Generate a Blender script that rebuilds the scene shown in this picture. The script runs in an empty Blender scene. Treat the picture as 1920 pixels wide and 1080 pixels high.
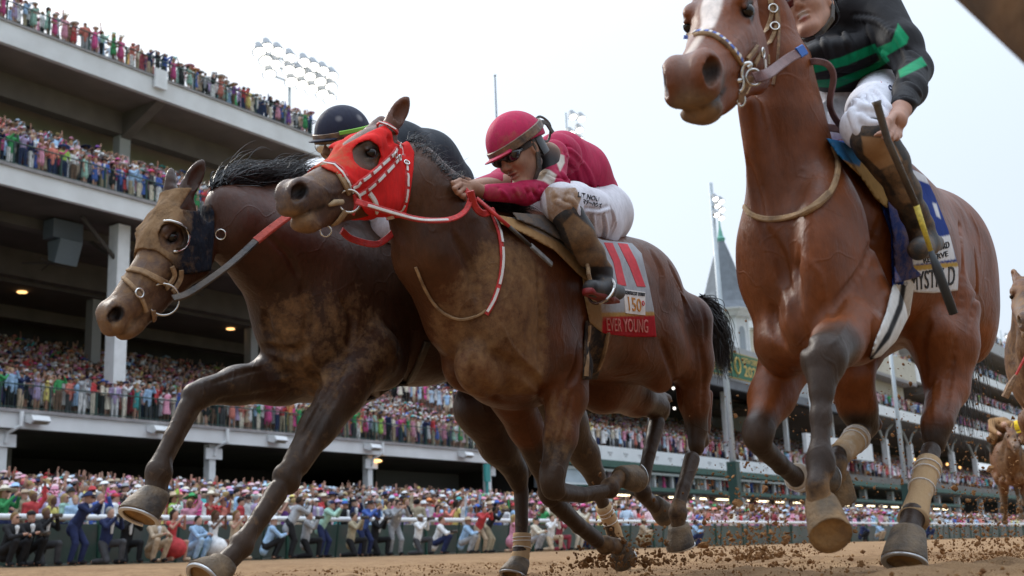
import bpy, math, random, os
import numpy as np
import openvdb as vdb
from mathutils import Vector, Matrix
from mathutils.bvhtree import BVHTree
R = math.radians
scene = bpy.context.scene
col = scene.collection
rng = np.random.default_rng(7)
random.seed(7)

# ------------------------------------------------------------------ camera
# World: X runs along the track away to the right, Y runs across the track to the stands, Z is up. Metres.
# The camera stands near the ground beside the inner rail at the origin. PF is its focal length in photo pixels.
PF = 2232.0
def unit(v):
    v = np.array(v, float); return v / np.linalg.norm(v)
_dX = unit((1570, -448, PF)); _dZ = unit((-395, 9740, PF)); _dZ = unit(_dZ - _dX * _dX.dot(_dZ))
_dY = np.cross(_dX, _dZ); _dY = _dY if _dY[2] > 0 else -_dY
CM = np.array([_dX, _dY, _dZ])            # world = CM @ (right, up, forward)
cam_data = bpy.data.cameras.new('camera')
cam = bpy.data.objects.new('camera', cam_data); col.objects.link(cam)
_r, _u, _f = CM[:, 0], CM[:, 1], CM[:, 2]
cam.matrix_world = Matrix(((_r[0], _u[0], -_f[0], 0), (_r[1], _u[1], -_f[1], 0), (_r[2], _u[2], -_f[2], 0), (0, 0, 0, 1)))
cam_data.sensor_width = 36; cam_data.lens = 36 * PF / 1920
cam_data.clip_start = 0.05; cam_data.clip_end = 3000
cam_data.dof.use_dof = True; cam_data.dof.focus_distance = 4.9; cam_data.dof.aperture_fstop = 4.4
scene.camera = cam

# ------------------------------------------------------------------ light
SUN_EL, SUN_AZ = R(36), R(75)            # azimuth measured in the XY plane from +X
world = bpy.data.worlds.new('World'); scene.world = world; world.use_nodes = True
nt = world.node_tree; nt.nodes.clear()
wo = nt.nodes.new('ShaderNodeOutputWorld'); bg = nt.nodes.new('ShaderNodeBackground')
sky = nt.nodes.new('ShaderNodeTexSky'); sky.sky_type = 'NISHITA'; sky.sun_disc = False
sky.air_density = 1.3; sky.dust_density = 4.0; sky.ozone_density = 1.5
mixw = nt.nodes.new('ShaderNodeMixRGB'); mixw.inputs[0].default_value = 0.82
mixw.inputs[2].default_value = (6.0, 6.75, 7.7, 1)      # thin bright overcast
nt.links.new(sky.outputs[0], mixw.inputs[1])
# thin overcast is brighter towards the sun than away from it
tcw = nt.nodes.new('ShaderNodeTexCoord'); dt = nt.nodes.new('ShaderNodeVectorMath'); dt.operation = 'DOT_PRODUCT'
dt.inputs[1].default_value = (math.cos(SUN_AZ) * math.cos(SUN_EL), math.sin(SUN_AZ) * math.cos(SUN_EL), math.sin(SUN_EL))
mrw = nt.nodes.new('ShaderNodeMapRange'); mrw.inputs[1].default_value = -.8; mrw.inputs[2].default_value = .7; mrw.inputs[3].default_value = .72; mrw.inputs[4].default_value = 1.0
scw = nt.nodes.new('ShaderNodeVectorMath'); scw.operation = 'SCALE'
nt.links.new(tcw.outputs['Generated'], dt.inputs[0]); nt.links.new(dt.outputs['Value'], mrw.inputs[0])
sep = nt.nodes.new('ShaderNodeSeparateXYZ'); nt.links.new(tcw.outputs['Generated'], sep.inputs[0])      # and brighter overhead than at the horizon
zp = nt.nodes.new('ShaderNodeMath'); zp.operation = 'MAXIMUM'; zp.inputs[1].default_value = 0; nt.links.new(sep.outputs[2], zp.inputs[0])
z3 = nt.nodes.new('ShaderNodeMath'); z3.operation = 'POWER'; z3.inputs[1].default_value = 3; nt.links.new(zp.outputs[0], z3.inputs[0])
zm = nt.nodes.new('ShaderNodeMath'); zm.operation = 'MULTIPLY_ADD'; zm.inputs[1].default_value = 2.4; zm.inputs[2].default_value = 1; nt.links.new(z3.outputs[0], zm.inputs[0])
zz = nt.nodes.new('ShaderNodeMath'); zz.operation = 'MULTIPLY'; nt.links.new(zm.outputs[0], zz.inputs[0]); nt.links.new(mrw.outputs[0], zz.inputs[1])
nt.links.new(mixw.outputs[0], scw.inputs[0]); nt.links.new(zz.outputs[0], scw.inputs['Scale']); nt.links.new(scw.outputs[0], bg.inputs[0])
bg.inputs[1].default_value = 0.11
nt.links.new(bg.outputs[0], wo.inputs[0])
sun_dir = Vector((math.cos(SUN_AZ) * math.cos(SUN_EL), math.sin(SUN_AZ) * math.cos(SUN_EL), math.sin(SUN_EL)))
sky.sun_elevation = SUN_EL; sky.sun_rotation = math.atan2(sun_dir.x, sun_dir.y)
sd = bpy.data.lights.new('sun', 'SUN'); sd.energy = 1.4; sd.angle = R(12); sd.color = (1, .95, .87)
so = bpy.data.objects.new('sun', sd); col.objects.link(so)
so.rotation_euler = sun_dir.to_track_quat('Z', 'Y').to_euler()
scene.view_settings.view_transform = 'Standard'; scene.view_settings.look = 'None'
scene.view_settings.exposure = 0.42; scene.view_settings.gamma = 1.0

# ------------------------------------------------------------------ helpers: photo pixel <-> world
def ray(px, py): return CM @ np.array([(px - 960) / PF, (540 - py) / PF, 1.0])
def onY(px, py, Y): r = ray(px, py); return r * (Y / r[1])
def atD(px, py, D): return ray(px, py) * D
def pixels(P):
    c = np.asarray(P) @ CM; return np.stack([960 + c[..., 0] / c[..., 2] * PF, 540 - c[..., 1] / c[..., 2] * PF], -1)

# ------------------------------------------------------------------ helpers: objects
def tag(o, label=None, cat=None, group=None, kind=None):
    if label: o['label'] = label
    if cat: o['category'] = cat
    if group: o['group'] = group
    if kind: o['kind'] = kind
    return o
def empty(name, loc=(0, 0, 0), rz=0.0, parent=None):
    o = bpy.data.objects.new(name, None); col.objects.link(o); o.location = loc; o.rotation_euler = (0, 0, rz)
    o.empty_display_size = .2
    if parent: o.parent = parent
    return o
def link(name, me, mat=None, parent=None, world_coords=True):
    """one mesh object; verts are world coordinates, shifted so that they sit under the parent Empty"""
    o = bpy.data.objects.new(name, me); col.objects.link(o)
    if mat: me.materials.append(mat)
    if parent is not None:
        o.parent = parent
        if world_coords:
            off = Vector((0, 0, 0)); p = parent
            while p: off += Vector(p.location); p = p.parent
            o.location = -off
    return o
def mesh_np(name, V, F, smooth=True):
    """V (n,3); F list of arrays (m,3)/(m,4) or list of faces"""
    me = bpy.data.meshes.new(name)
    V = np.asarray(V, np.float32)
    if isinstance(F, np.ndarray): F = [F]
    if len(F) and isinstance(F[0], np.ndarray) and F[0].ndim == 2:
        loops = np.concatenate([f.ravel() for f in F]); tot = np.concatenate([np.full(len(f), f.shape[1]) for f in F])
    else:
        loops = np.concatenate([np.asarray(f) for f in F]); tot = np.array([len(f) for f in F])
    me.vertices.add(len(V)); me.vertices.foreach_set('co', V.ravel())
    me.loops.add(len(loops)); me.loops.foreach_set('vertex_index', loops.astype(np.int32))
    me.polygons.add(len(tot)); st = np.concatenate([[0], np.cumsum(tot)[:-1]])
    me.polygons.foreach_set('loop_start', st.astype(np.int32)); me.polygons.foreach_set('loop_total', tot.astype(np.int32))
    me.polygons.foreach_set('use_smooth', np.full(len(tot), bool(smooth)))
    me.update(calc_edges=True); me.validate()
    return me
def vcol(me, C, name='Col'):
    C = np.asarray(C, np.float32)
    if C.shape[1] == 3: C = np.concatenate([C, np.ones((len(C), 1), np.float32)], 1)
    a = me.color_attributes.new(name, 'FLOAT_COLOR', 'POINT'); a.data.foreach_set('color', C.ravel())

class MB:
    """mesh builder: boxes, tubes, ribbons, lathes collected into one mesh"""
    def __init__(s): s.V = []; s.F = []; s.n = 0
    def add(s, V, F):
        V = np.asarray(V, float).reshape(-1, 3); s.V.append(V); s.F += [[i + s.n for i in f] for f in F]; s.n += len(V); return s
    def box(s, a, b):
        x0, y0, z0 = np.minimum(a, b); x1, y1, z1 = np.maximum(a, b)
        return s.add([(x0,y0,z0),(x1,y0,z0),(x1,y1,z0),(x0,y1,z0),(x0,y0,z1),(x1,y0,z1),(x1,y1,z1),(x0,y1,z1)],
              [(0,3,2,1),(4,5,6,7),(0,1,5,4),(1,2,6,5),(2,3,7,6),(3,0,4,7)])
    def prism(s, pts, d):
        """polygon pts extruded by vector d"""
        P = np.asarray(pts, float); n = len(P)
        F = [list(range(n))[::-1], list(range(n, 2*n))] + [(i, (i+1) % n, n + (i+1) % n, n + i) for i in range(n)]
        return s.add(np.concatenate([P, P + np.asarray(d, float)]), F)
    def tube(s, pts, r, n=8, cap=True, flat=None):
        P = np.asarray(pts, float); m = len(P)
        r = np.full(m, r) if np.isscalar(r) else np.asarray(r, float)
        T = np.gradient(P, axis=0) if m > 2 else np.repeat([P[1] - P[0]], 2, 0)
        T /= np.linalg.norm(T, axis=1)[:, None] + 1e-12
        u = np.cross(T[0], (0, 0, 1.)); u = u if np.linalg.norm(u) > .1 else np.cross(T[0], (0, 1., 0)); u = unit(u)
        V = []
        for i in range(m):
            u = unit(u - T[i] * u.dot(T[i])); w = np.cross(T[i], u)
            a = np.arange(n) * 2 * np.pi / n
            V.append(P[i] + r[i] * (np.cos(a)[:, None] * u + np.sin(a)[:, None] * w))
        F = [(i*n + j, i*n + (j+1) % n, (i+1)*n + (j+1) % n, (i+1)*n + j) for i in range(m-1) for j in range(n)]
        if cap: F += [list(range(n))[::-1], list(range((m-1)*n, m*n))]
        return s.add(np.concatenate(V), F)
    def ribbon(s, P, N, w, t):
        """strap: centre line P, surface normals N, width w, thickness t"""
        P = np.asarray(P, float); N = np.asarray(N, float); m = len(P)
        w = np.full(m, w) if np.isscalar(w) else np.asarray(w, float)
        T = np.gradient(P, axis=0); T /= np.linalg.norm(T, axis=1)[:, None] + 1e-12
        V = []
        for i in range(m):
            nn = unit(N[i] - T[i] * N[i].dot(T[i])); b = np.cross(T[i], nn)
            h = w[i] / 2; e = min(t * .45, h * .4)
            for (x, y) in ((-h, -t*.3), (-h, t*.45), (-h + e, t), (h - e, t), (h, t*.45), (h, -t*.3)):
                V.append(P[i] + b * x + nn * y)
        F = [(i*6 + j, i*6 + (j+1) % 6, (i+1)*6 + (j+1) % 6, (i+1)*6 + j) for i in range(m-1) for j in range(6)]
        F += [list(range(6))[::-1], list(range((m-1)*6, m*6))]
        return s.add(V, F)
    def lathe(s, c, axis, prof, n=24):
        """prof: (distance along axis, radius)"""
        axis = unit(axis); u = np.cross(axis, (0, 0, 1.)); u = u if np.linalg.norm(u) > .1 else np.cross(axis, (1., 0, 0)); u = unit(u); w = np.cross(axis, u)
        a = np.arange(n) * 2 * np.pi / n; V = []
        for d, r in prof: V.append(np.asarray(c) + axis * d + r * (np.cos(a)[:, None] * u + np.sin(a)[:, None] * w))
        m = len(prof)
        F = [(i*n + j, i*n + (j+1) % n, (i+1)*n + (j+1) % n, (i+1)*n + j) for i in range(m-1) for j in range(n)]
        F += [list(range(n))[::-1], list(range((m-1)*n, m*n))]
        return s.add(np.concatenate(V), F)
    def ball(s, c, r, n=10, m=6):
        r = np.ones(3) * r; V = []; 
        for i in range(1, m):
            t = math.pi * i / m
            for j in range(n):
                a = 2 * math.pi * j / n; V.append(np.asarray(c) + r * (math.sin(t)*math.cos(a), math.sin(t)*math.sin(a), math.cos(t)))
        k = len(V); V += [np.asarray(c) + r * (0, 0, 1.), np.asarray(c) - r * (0, 0, 1.)]
        F = [(i*n + j, (i+1)*n + j, (i+1)*n + (j+1) % n, i*n + (j+1) % n) for i in range(m-2) for j in range(n)]
        F += [(k, j, (j+1) % n) for j in range(n)] + [(k+1, (m-2)*n + (j+1) % n, (m-2)*n + j) for j in range(n)]
        return s.add(V, F)
    def me(s, name='m', smooth=False): return mesh_np(name, np.concatenate(s.V), s.F, smooth)
    def obj(s, name, mat, parent=None, smooth=False, world_coords=True): return link(name, s.me(name, smooth), mat, parent, world_coords)

def smooth_line(pts, n=24, closed=False):
    """Catmull-Rom through pts"""
    P = np.asarray(pts, float); m = len(P)
    if m < 3: return np.array([P[0] + (P[-1] - P[0]) * t for t in np.linspace(0, 1, n)])
    Q = np.concatenate([[2*P[0] - P[1]], P, [2*P[-1] - P[-2]]]) if not closed else np.concatenate([[P[-1]], P, P[:2]])
    segs = m - 1 if not closed else m
    out = []
    for t in np.linspace(0, segs - 1e-6, n):
        i = int(t); f = t - i; a, b, c, d = Q[i:i+4]
        out.append(.5 * (2*b + (c-a)*f + (2*a - 5*b + 4*c - d)*f*f + (3*b - a - 3*c + d)*f**3))
    return np.array(out)

# ------------------------------------------------------------------ helpers: smooth blended solids
class Solid:
    """signed distance field built of tapered bars and ellipsoids, meshed as one continuous skin"""
    def __init__(s, lo, hi, vox):
        s.vox = vox; s.lo = np.array(lo, float); s.sh = np.ceil((np.array(hi) - s.lo) / vox).astype(int) + 1
        s.D = np.full(s.sh, .25, np.float32)
    def _sub(s, lo, hi):
        a = np.clip(np.floor((lo - s.lo) / s.vox).astype(int), 0, s.sh); b = np.clip(np.ceil((hi - s.lo) / s.vox).astype(int) + 1, 0, s.sh)
        if np.any(b <= a): return None, None
        ax = [((np.arange(a[i], b[i]) * s.vox) + s.lo[i]).astype(np.float32) for i in range(3)]
        X, Y, Z = np.meshgrid(*ax, indexing='ij', sparse=True)
        return tuple(slice(a[i], b[i]) for i in range(3)), (X, Y, Z)
    def _mix(s, sl, d, k, op):
        A = s.D[sl]
        if op == 'add':
            h = np.maximum(k - np.abs(A - d), 0) / k; s.D[sl] = np.minimum(A, d) - h*h*k*.25
        elif op == 'cut':
            d = -d; h = np.maximum(k - np.abs(A - d), 0) / k; s.D[sl] = np.maximum(A, d) + h*h*k*.25
    def bar(s, a, b, ra, rb, k=.03, op='add', fl=None, ax=None):
        """tapered bar; fl squashes it along axis ax (fl>1 = thinner)"""
        a = np.asarray(a, float); b = np.asarray(b, float); m = max(ra, rb) + k + 3*s.vox
        sl, g = s._sub(np.minimum(a, b) - m, np.maximum(a, b) + m)
        if sl is None: return s
        ba = b - a; L2 = max(ba.dot(ba), 1e-9)
        p = [g[i] - a[i] for i in range(3)]
        t = np.clip((p[0]*ba[0] + p[1]*ba[1] + p[2]*ba[2]) / L2, 0, 1)
        q = [p[i] - t*ba[i] for i in range(3)]
        d2 = q[0]**2 + q[1]**2 + q[2]**2
        if fl:
            ax = unit(ax); e = q[0]*ax[0] + q[1]*ax[1] + q[2]*ax[2]; d2 = d2 + e*e*(fl*fl - 1)
            r = ra + (rb - ra)*t; dd = np.sqrt(d2); d = (dd - r) * np.where(e*e*fl*fl > d2*.5, .8, 1.)
        else: d = np.sqrt(d2) - (ra + (rb - ra)*t)
        s._mix(sl, d.astype(np.float32), k, op); return s
    def ell(s, c, r, k=.03, M=None, op='add'):
        """ellipsoid, radii r along the rows of M"""
        c = np.asarray(c, float); r = np.ones(3) * r; M = np.eye(3) if M is None else np.asarray(M)
        ext = np.abs(M.T) @ r + k + 3*s.vox
        sl, g = s._sub(c - ext, c + ext)
        if sl is None: return s
        p = [g[i] - c[i] for i in range(3)]
        l = [p[0]*M[i][0] + p[1]*M[i][1] + p[2]*M[i][2] for i in range(3)]
        k0 = np.sqrt(sum((l[i]/r[i])**2 for i in range(3))); k1 = np.sqrt(sum((l[i]/r[i]**2)**2 for i in range(3))) + 1e-6
        s._mix(sl, (k0*(k0 - 1)/k1).astype(np.float32), k, op); return s
    def mesh(s, name='skin', field=None):
        B = 3*s.vox; A = np.clip(s.D if field is None else field, -B, B).astype(np.float64)
        g = vdb.FloatGrid(B); g.copyFromArray(A)
        P, Q = g.convertToQuads()
        P = P * s.vox + s.lo
        return mesh_np(name, P, Q[:, ::-1].astype(np.int64))
    def coords(s):
        return np.meshgrid(*[(np.arange(s.sh[i]) * s.vox + s.lo[i]).astype(np.float32) for i in range(3)], indexing='ij', sparse=True)

class Skin:
    """ray casting on a finished mesh, from the photo's viewpoint"""
    def __init__(s, me):
        n = len(me.vertices); V = np.empty(n*3, np.float32); me.vertices.foreach_get('co', V); s.V = V.reshape(-1, 3)
        F = [tuple(p.vertices) for p in me.polygons]
        s.b = BVHTree.FromPolygons([tuple(v) for v in s.V.tolist()], F)
    def hit(s, px, py, off=0.004):
        r = ray(px, py); d = Vector(r).normalized()
        h = s.b.ray_cast(Vector((0, 0, 0)), d)
        if h[0] is None:      # beside the silhouette: nearest skin point to the line of sight
            best = None
            for D in np.linspace(2.2, 7.5, 50):
                q = s.b.find_nearest(Vector(r * D))
                if best is None or q[3] < best[3]: best = q; bD = D
            for D in np.linspace(bD - .1, bD + .1, 9):
                q = s.b.find_nearest(Vector(r * D))
                if q[3] < best[3]: best = q
            h = best
        nn = Vector(h[1])
        if nn.dot(d) > .2: nn = -nn
        return np.array(h[0] + nn * off), np.array(nn)
    def near(s, p, off=0.0):
        q = s.b.find_nearest(Vector(p)); n_ = Vector(q[1])
        return np.array(q[0] + n_ * off), np.array(n_)

def text_mesh(txt, bold=.0):
    cu = bpy.data.curves.new('lettering', 'FONT'); cu.body = txt; cu.resolution_u = 3; cu.fill_mode = 'FRONT'; cu.offset = bold
    ob = bpy.data.objects.new('lettering', cu); col.objects.link(ob); dg = bpy.context.evaluated_depsgraph_get()
    me = ob.evaluated_get(dg).to_mesh(); V = np.array([tuple(v.co) for v in me.vertices])[:, :2]; F = [tuple(p.vertices) for p in me.polygons]
    ob.evaluated_get(dg).to_mesh_clear(); bpy.data.objects.remove(ob); bpy.data.curves.remove(cu)
    lo = V.min(0); V = V - lo; w, h = V.max(0)
    return V, F, w, h
# ------------------------------------------------------------------ materials
MATS = {}
def mat(name, color, rough=.6, metal=0., noise=0., nscale=20., bump=0., bscale=60., spec=.5, emit=None, estr=0., c2=None, sheen=0., trans=0., alpha=1.):
    if name in MATS: return MATS[name]
    m = bpy.data.materials.new(name); m.use_nodes = True; n = m.node_tree; b = n.nodes['Principled BSDF']
    b.inputs['Base Color'].default_value = (*color, 1); b.inputs['Roughness'].default_value = rough; b.inputs['Metallic'].default_value = metal
    b.inputs['Specular IOR Level'].default_value = spec
    if sheen: b.inputs['Sheen Weight'].default_value = sheen
    if trans: b.inputs['Transmission Weight'].default_value = trans
    if alpha < 1: b.inputs['Alpha'].default_value = alpha
    if emit: b.inputs['Emission Color'].default_value = (*emit, 1); b.inputs['Emission Strength'].default_value = estr
    tc = n.nodes.new('ShaderNodeTexCoord')
    if noise or c2:
        t = n.nodes.new('ShaderNodeTexNoise'); t.inputs['Scale'].default_value = nscale; t.inputs['Detail'].default_value = 6
        n.links.new(tc.outputs['Object'], t.inputs['Vector'])
        r = n.nodes.new('ShaderNodeValToRGB'); r.color_ramp.elements[0].position = .32; r.color_ramp.elements[1].position = .68
        d = c2 if c2 else tuple(c * (1 - noise) for c in color)
        r.color_ramp.elements[0].color = (*d, 1); r.color_ramp.elements[1].color = (*(color if c2 else tuple(min(1, c * (1 + noise * .5)) for c in color)), 1)
        n.links.new(t.outputs[0], r.inputs[0]); n.links.new(r.outputs[0], b.inputs['Base Color'])
    if bump:
        t2 = n.nodes.new('ShaderNodeTexNoise'); t2.inputs['Scale'].default_value = bscale; t2.inputs['Detail'].default_value = 5
        n.links.new(tc.outputs['Object'], t2.inputs['Vector'])
        bp = n.nodes.new('ShaderNodeBump'); bp.inputs['Strength'].default_value = bump; bp.inputs['Distance'].default_value = .01
        n.links.new(t2.outputs[0], bp.inputs['Height']); n.links.new(bp.outputs[0], b.inputs['Normal'])
    MATS[name] = m; return m

def mp2(n, L, tc, s):
    m = n.nodes.new('ShaderNodeMapping'); m.inputs['Scale'].default_value = s; m.inputs['Rotation'].default_value = (.3, .6, .2); L.new(tc.outputs['Object'], m.inputs[0]); return m.outputs[0]
def coat_mat(name, rough=.42, mud=(.31, .175, .078), bumps=1.0, spec=.5, tintvar=.35, big=0., bigh=4., fold=(1, 1, .5), vein=0.):
    """skin or hide or cloth: colour from the 'Col' attribute, dried mud where its alpha says so, fine hair relief"""
    m = bpy.data.materials.new(name); m.use_nodes = True; n = m.node_tree; b = n.nodes['Principled BSDF']; L = n.links
    at = n.nodes.new('ShaderNodeAttribute'); at.attribute_name = 'Col'
    tc = n.nodes.new('ShaderNodeTexCoord')
    def noise(sc, det=6, rough_=.6, vec=None):
        t = n.nodes.new('ShaderNodeTexNoise'); t.inputs['Scale'].default_value = sc; t.inputs['Detail'].default_value = det; t.inputs['Roughness'].default_value = rough_
        L.new(vec or tc.outputs['Object'], t.inputs['Vector']); return t
    mp = n.nodes.new('ShaderNodeMapping'); mp.inputs['Scale'].default_value = (1, 1, .35); mp.inputs['Rotation'].default_value = (0, .5, 0)
    L.new(tc.outputs['Object'], mp.inputs[0])
    n1 = noise(7); n2 = noise(60, 4, .7, mp.outputs[0]); n3 = noise(350, 3, .7, mp.outputs[0]); n4 = noise(18, 8, .75)
    # tone variation of the hide
    r1 = n.nodes.new('ShaderNodeMapRange'); r1.inputs[1].default_value = .3; r1.inputs[2].default_value = .7
    r1.inputs[3].default_value = 1 - tintvar; r1.inputs[4].default_value = 1 + tintvar * .6; L.new(n1.outputs[0], r1.inputs[0])
    r2 = n.nodes.new('ShaderNodeMapRange'); r2.inputs[1].default_value = .3; r2.inputs[2].default_value = .7
    r2.inputs[3].default_value = .86; r2.inputs[4].default_value = 1.14; L.new(n2.outputs[0], r2.inputs[0])
    mu = n.nodes.new('ShaderNodeMath'); mu.operation = 'MULTIPLY'; L.new(r1.outputs[0], mu.inputs[0]); L.new(r2.outputs[0], mu.inputs[1])
    vm = n.nodes.new('ShaderNodeVectorMath'); vm.operation = 'SCALE'; L.new(at.outputs['Color'], vm.inputs[0]); L.new(mu.outputs[0], vm.inputs['Scale'])
    # mud: attribute alpha sets how much, noise breaks the edge
    ad = n.nodes.new('ShaderNodeMath'); ad.operation = 'ADD'; L.new(at.outputs['Alpha'], ad.inputs[0])
    sb = n.nodes.new('ShaderNodeMath'); sb.operation = 'MULTIPLY_ADD'; sb.inputs[1].default_value = 1.5; sb.inputs[2].default_value = -.78
    L.new(n4.outputs[0], sb.inputs[0]); L.new(sb.outputs[0], ad.inputs[1])
    mr = n.nodes.new('ShaderNodeMapRange'); mr.inputs[1].default_value = .22; mr.inputs[2].default_value = .85; L.new(ad.outputs[0], mr.inputs[0])
    gt = n.nodes.new('ShaderNodeMath'); gt.operation = 'MULTIPLY'; gt.inputs[1].default_value = .9; L.new(mr.outputs[0], gt.inputs[0])
    mc = n.nodes.new('ShaderNodeMixRGB'); mc.inputs[2].default_value = (*mud, 1); L.new(gt.outputs[0], mc.inputs[0]); L.new(vm.outputs[0], mc.inputs[1])
    L.new(mc.outputs[0], b.inputs['Base Color'])
    ro = n.nodes.new('ShaderNodeMapRange'); ro.inputs[3].default_value = rough; ro.inputs[4].default_value = .9; L.new(gt.outputs[0], ro.inputs[0])
    rv = n.nodes.new('ShaderNodeMath'); rv.operation = 'MULTIPLY_ADD'; rv.inputs[1].default_value = .25; L.new(n2.outputs[0], rv.inputs[0]); L.new(ro.outputs[0], rv.inputs[2])
    L.new(rv.outputs[0], b.inputs['Roughness']); b.inputs['Specular IOR Level'].default_value = spec
    hs = n.nodes.new('ShaderNodeMath'); hs.operation = 'MULTIPLY_ADD'; hs.inputs[1].default_value = .35; L.new(n3.outputs[0], hs.inputs[0]); L.new(n2.outputs[0], hs.inputs[2])
    h2 = n.nodes.new('ShaderNodeMath'); h2.operation = 'MULTIPLY_ADD'; h2.inputs[1].default_value = .9; L.new(mr.outputs[0], h2.inputs[0]); L.new(hs.outputs[0], h2.inputs[2])
    if big:      # broad relief: muscle ripples and veins, or folds in cloth
        n5 = noise(big, 3, .5, mp2(n, L, tc, fold)); am = n.nodes.new('ShaderNodeMath'); am.operation = 'MULTIPLY_ADD'; am.inputs[1].default_value = bigh; L.new(n5.outputs[0], am.inputs[0]); L.new(h2.outputs[0], am.inputs[2]); h2 = am
    if vein:
        n6 = noise(5.5, 2, .4); a1 = n.nodes.new('ShaderNodeMath'); a1.operation = 'SUBTRACT'; a1.inputs[1].default_value = .5; L.new(n6.outputs[0], a1.inputs[0]); a2 = n.nodes.new('ShaderNodeMath'); a2.operation = 'ABSOLUTE'; L.new(a1.outputs[0], a2.inputs[0])
        a3 = n.nodes.new('ShaderNodeMapRange'); a3.interpolation_type = 'SMOOTHSTEP'; a3.inputs[1].default_value = 0; a3.inputs[2].default_value = .022; a3.inputs[3].default_value = vein; a3.inputs[4].default_value = 0; L.new(a2.outputs[0], a3.inputs[0])
        a4 = n.nodes.new('ShaderNodeMath'); a4.operation = 'ADD'; L.new(a3.outputs[0], a4.inputs[0]); L.new(h2.outputs[0], a4.inputs[1]); h2 = a4
    bp = n.nodes.new('ShaderNodeBump'); bp.inputs['Strength'].default_value = .35 * bumps; bp.inputs['Distance'].default_value = .004
    L.new(h2.outputs[0], bp.inputs['Height']); L.new(bp.outputs[0], b.inputs['Normal'])
    return m

M_hide = coat_mat('horse_hide', .31, bumps=1.5, spec=.24, big=14, bigh=3.5, fold=(1, 1, .55), vein=.4)
M_skin = coat_mat('human_skin', .5, bumps=.25, tintvar=.12)
M_cloth = coat_mat('riding_cloth', .55, bumps=1., spec=.2, tintvar=.1, big=11, bigh=9., fold=(1, .6, .28))
M_leather = mat('dirty_leather', (.30, .17, .08), .7, c2=(.12, .06, .03), nscale=60, bump=.4, bscale=200)
M_black = mat('black_leather', (.018, .018, .02), .5, c2=(.09, .06, .035), nscale=14, bump=.3, bscale=150)
M_darkhair = mat('black_hair', (.012, .010, .010), .45, noise=.3, nscale=80)
M_steel = mat('bit_steel', (.62, .6, .57), .25, 1.0, bump=.1)
M_red = mat('red_rubber_rein', (.50, .025, .02), .5, noise=.35, nscale=30, bump=.3, bscale=200)
M_white = mat('white_webbing', (.72, .68, .64), .6, noise=.15, nscale=40)
M_eye = mat('eye', (.010, .006, .004), .08, spec=.4)
M_hoof = mat('hoof_horn', (.21, .14, .075), .6, c2=(.045, .036, .030), nscale=13, bump=.5, bscale=90)
M_mudsole = mat('packed_mud', (.42, .24, .085), .9, c2=(.22, .13, .06), nscale=22, bump=.8, bscale=60)
M_shoe = mat('aluminium_shoe', (.6, .6, .6), .35, .9)
# ------------------------------------------------------------------ ground
def ground_z(x, y):
    """track surface: flat under the horses, banked up to the outer rail"""
    return -.07 + .0175 * np.clip(y - 3.0, 0, 60)
def vnoise(x, y, sc, seed):
    """value noise, smooth"""
    g = np.random.default_rng(seed).random((64, 64)).astype(np.float32)
    u, v = x / sc, y / sc; i, j = np.floor(u).astype(int), np.floor(v).astype(int); fu, fv = u - i, v - j; fu = fu*fu*(3 - 2*fu); fv = fv*fv*(3 - 2*fv)
    G = lambda a, b: g[a % 64, b % 64]
    return (G(i, j)*(1 - fu) + G(i+1, j)*fu)*(1 - fv) + (G(i, j+1)*(1 - fu) + G(i+1, j+1)*fu)*fv - .5
def grid_sheet(xs, ys, zf):
    X, Y = np.meshgrid(xs, ys, indexing='ij'); Z = zf(X, Y); V = np.stack([X, Y, Z], -1).reshape(-1, 3); n, m = X.shape
    I = (np.arange(n - 1)[:, None] * m + np.arange(m - 1)[None]).ravel(); return V, np.stack([I, I + m, I + m + 1, I + 1], 1)
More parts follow.
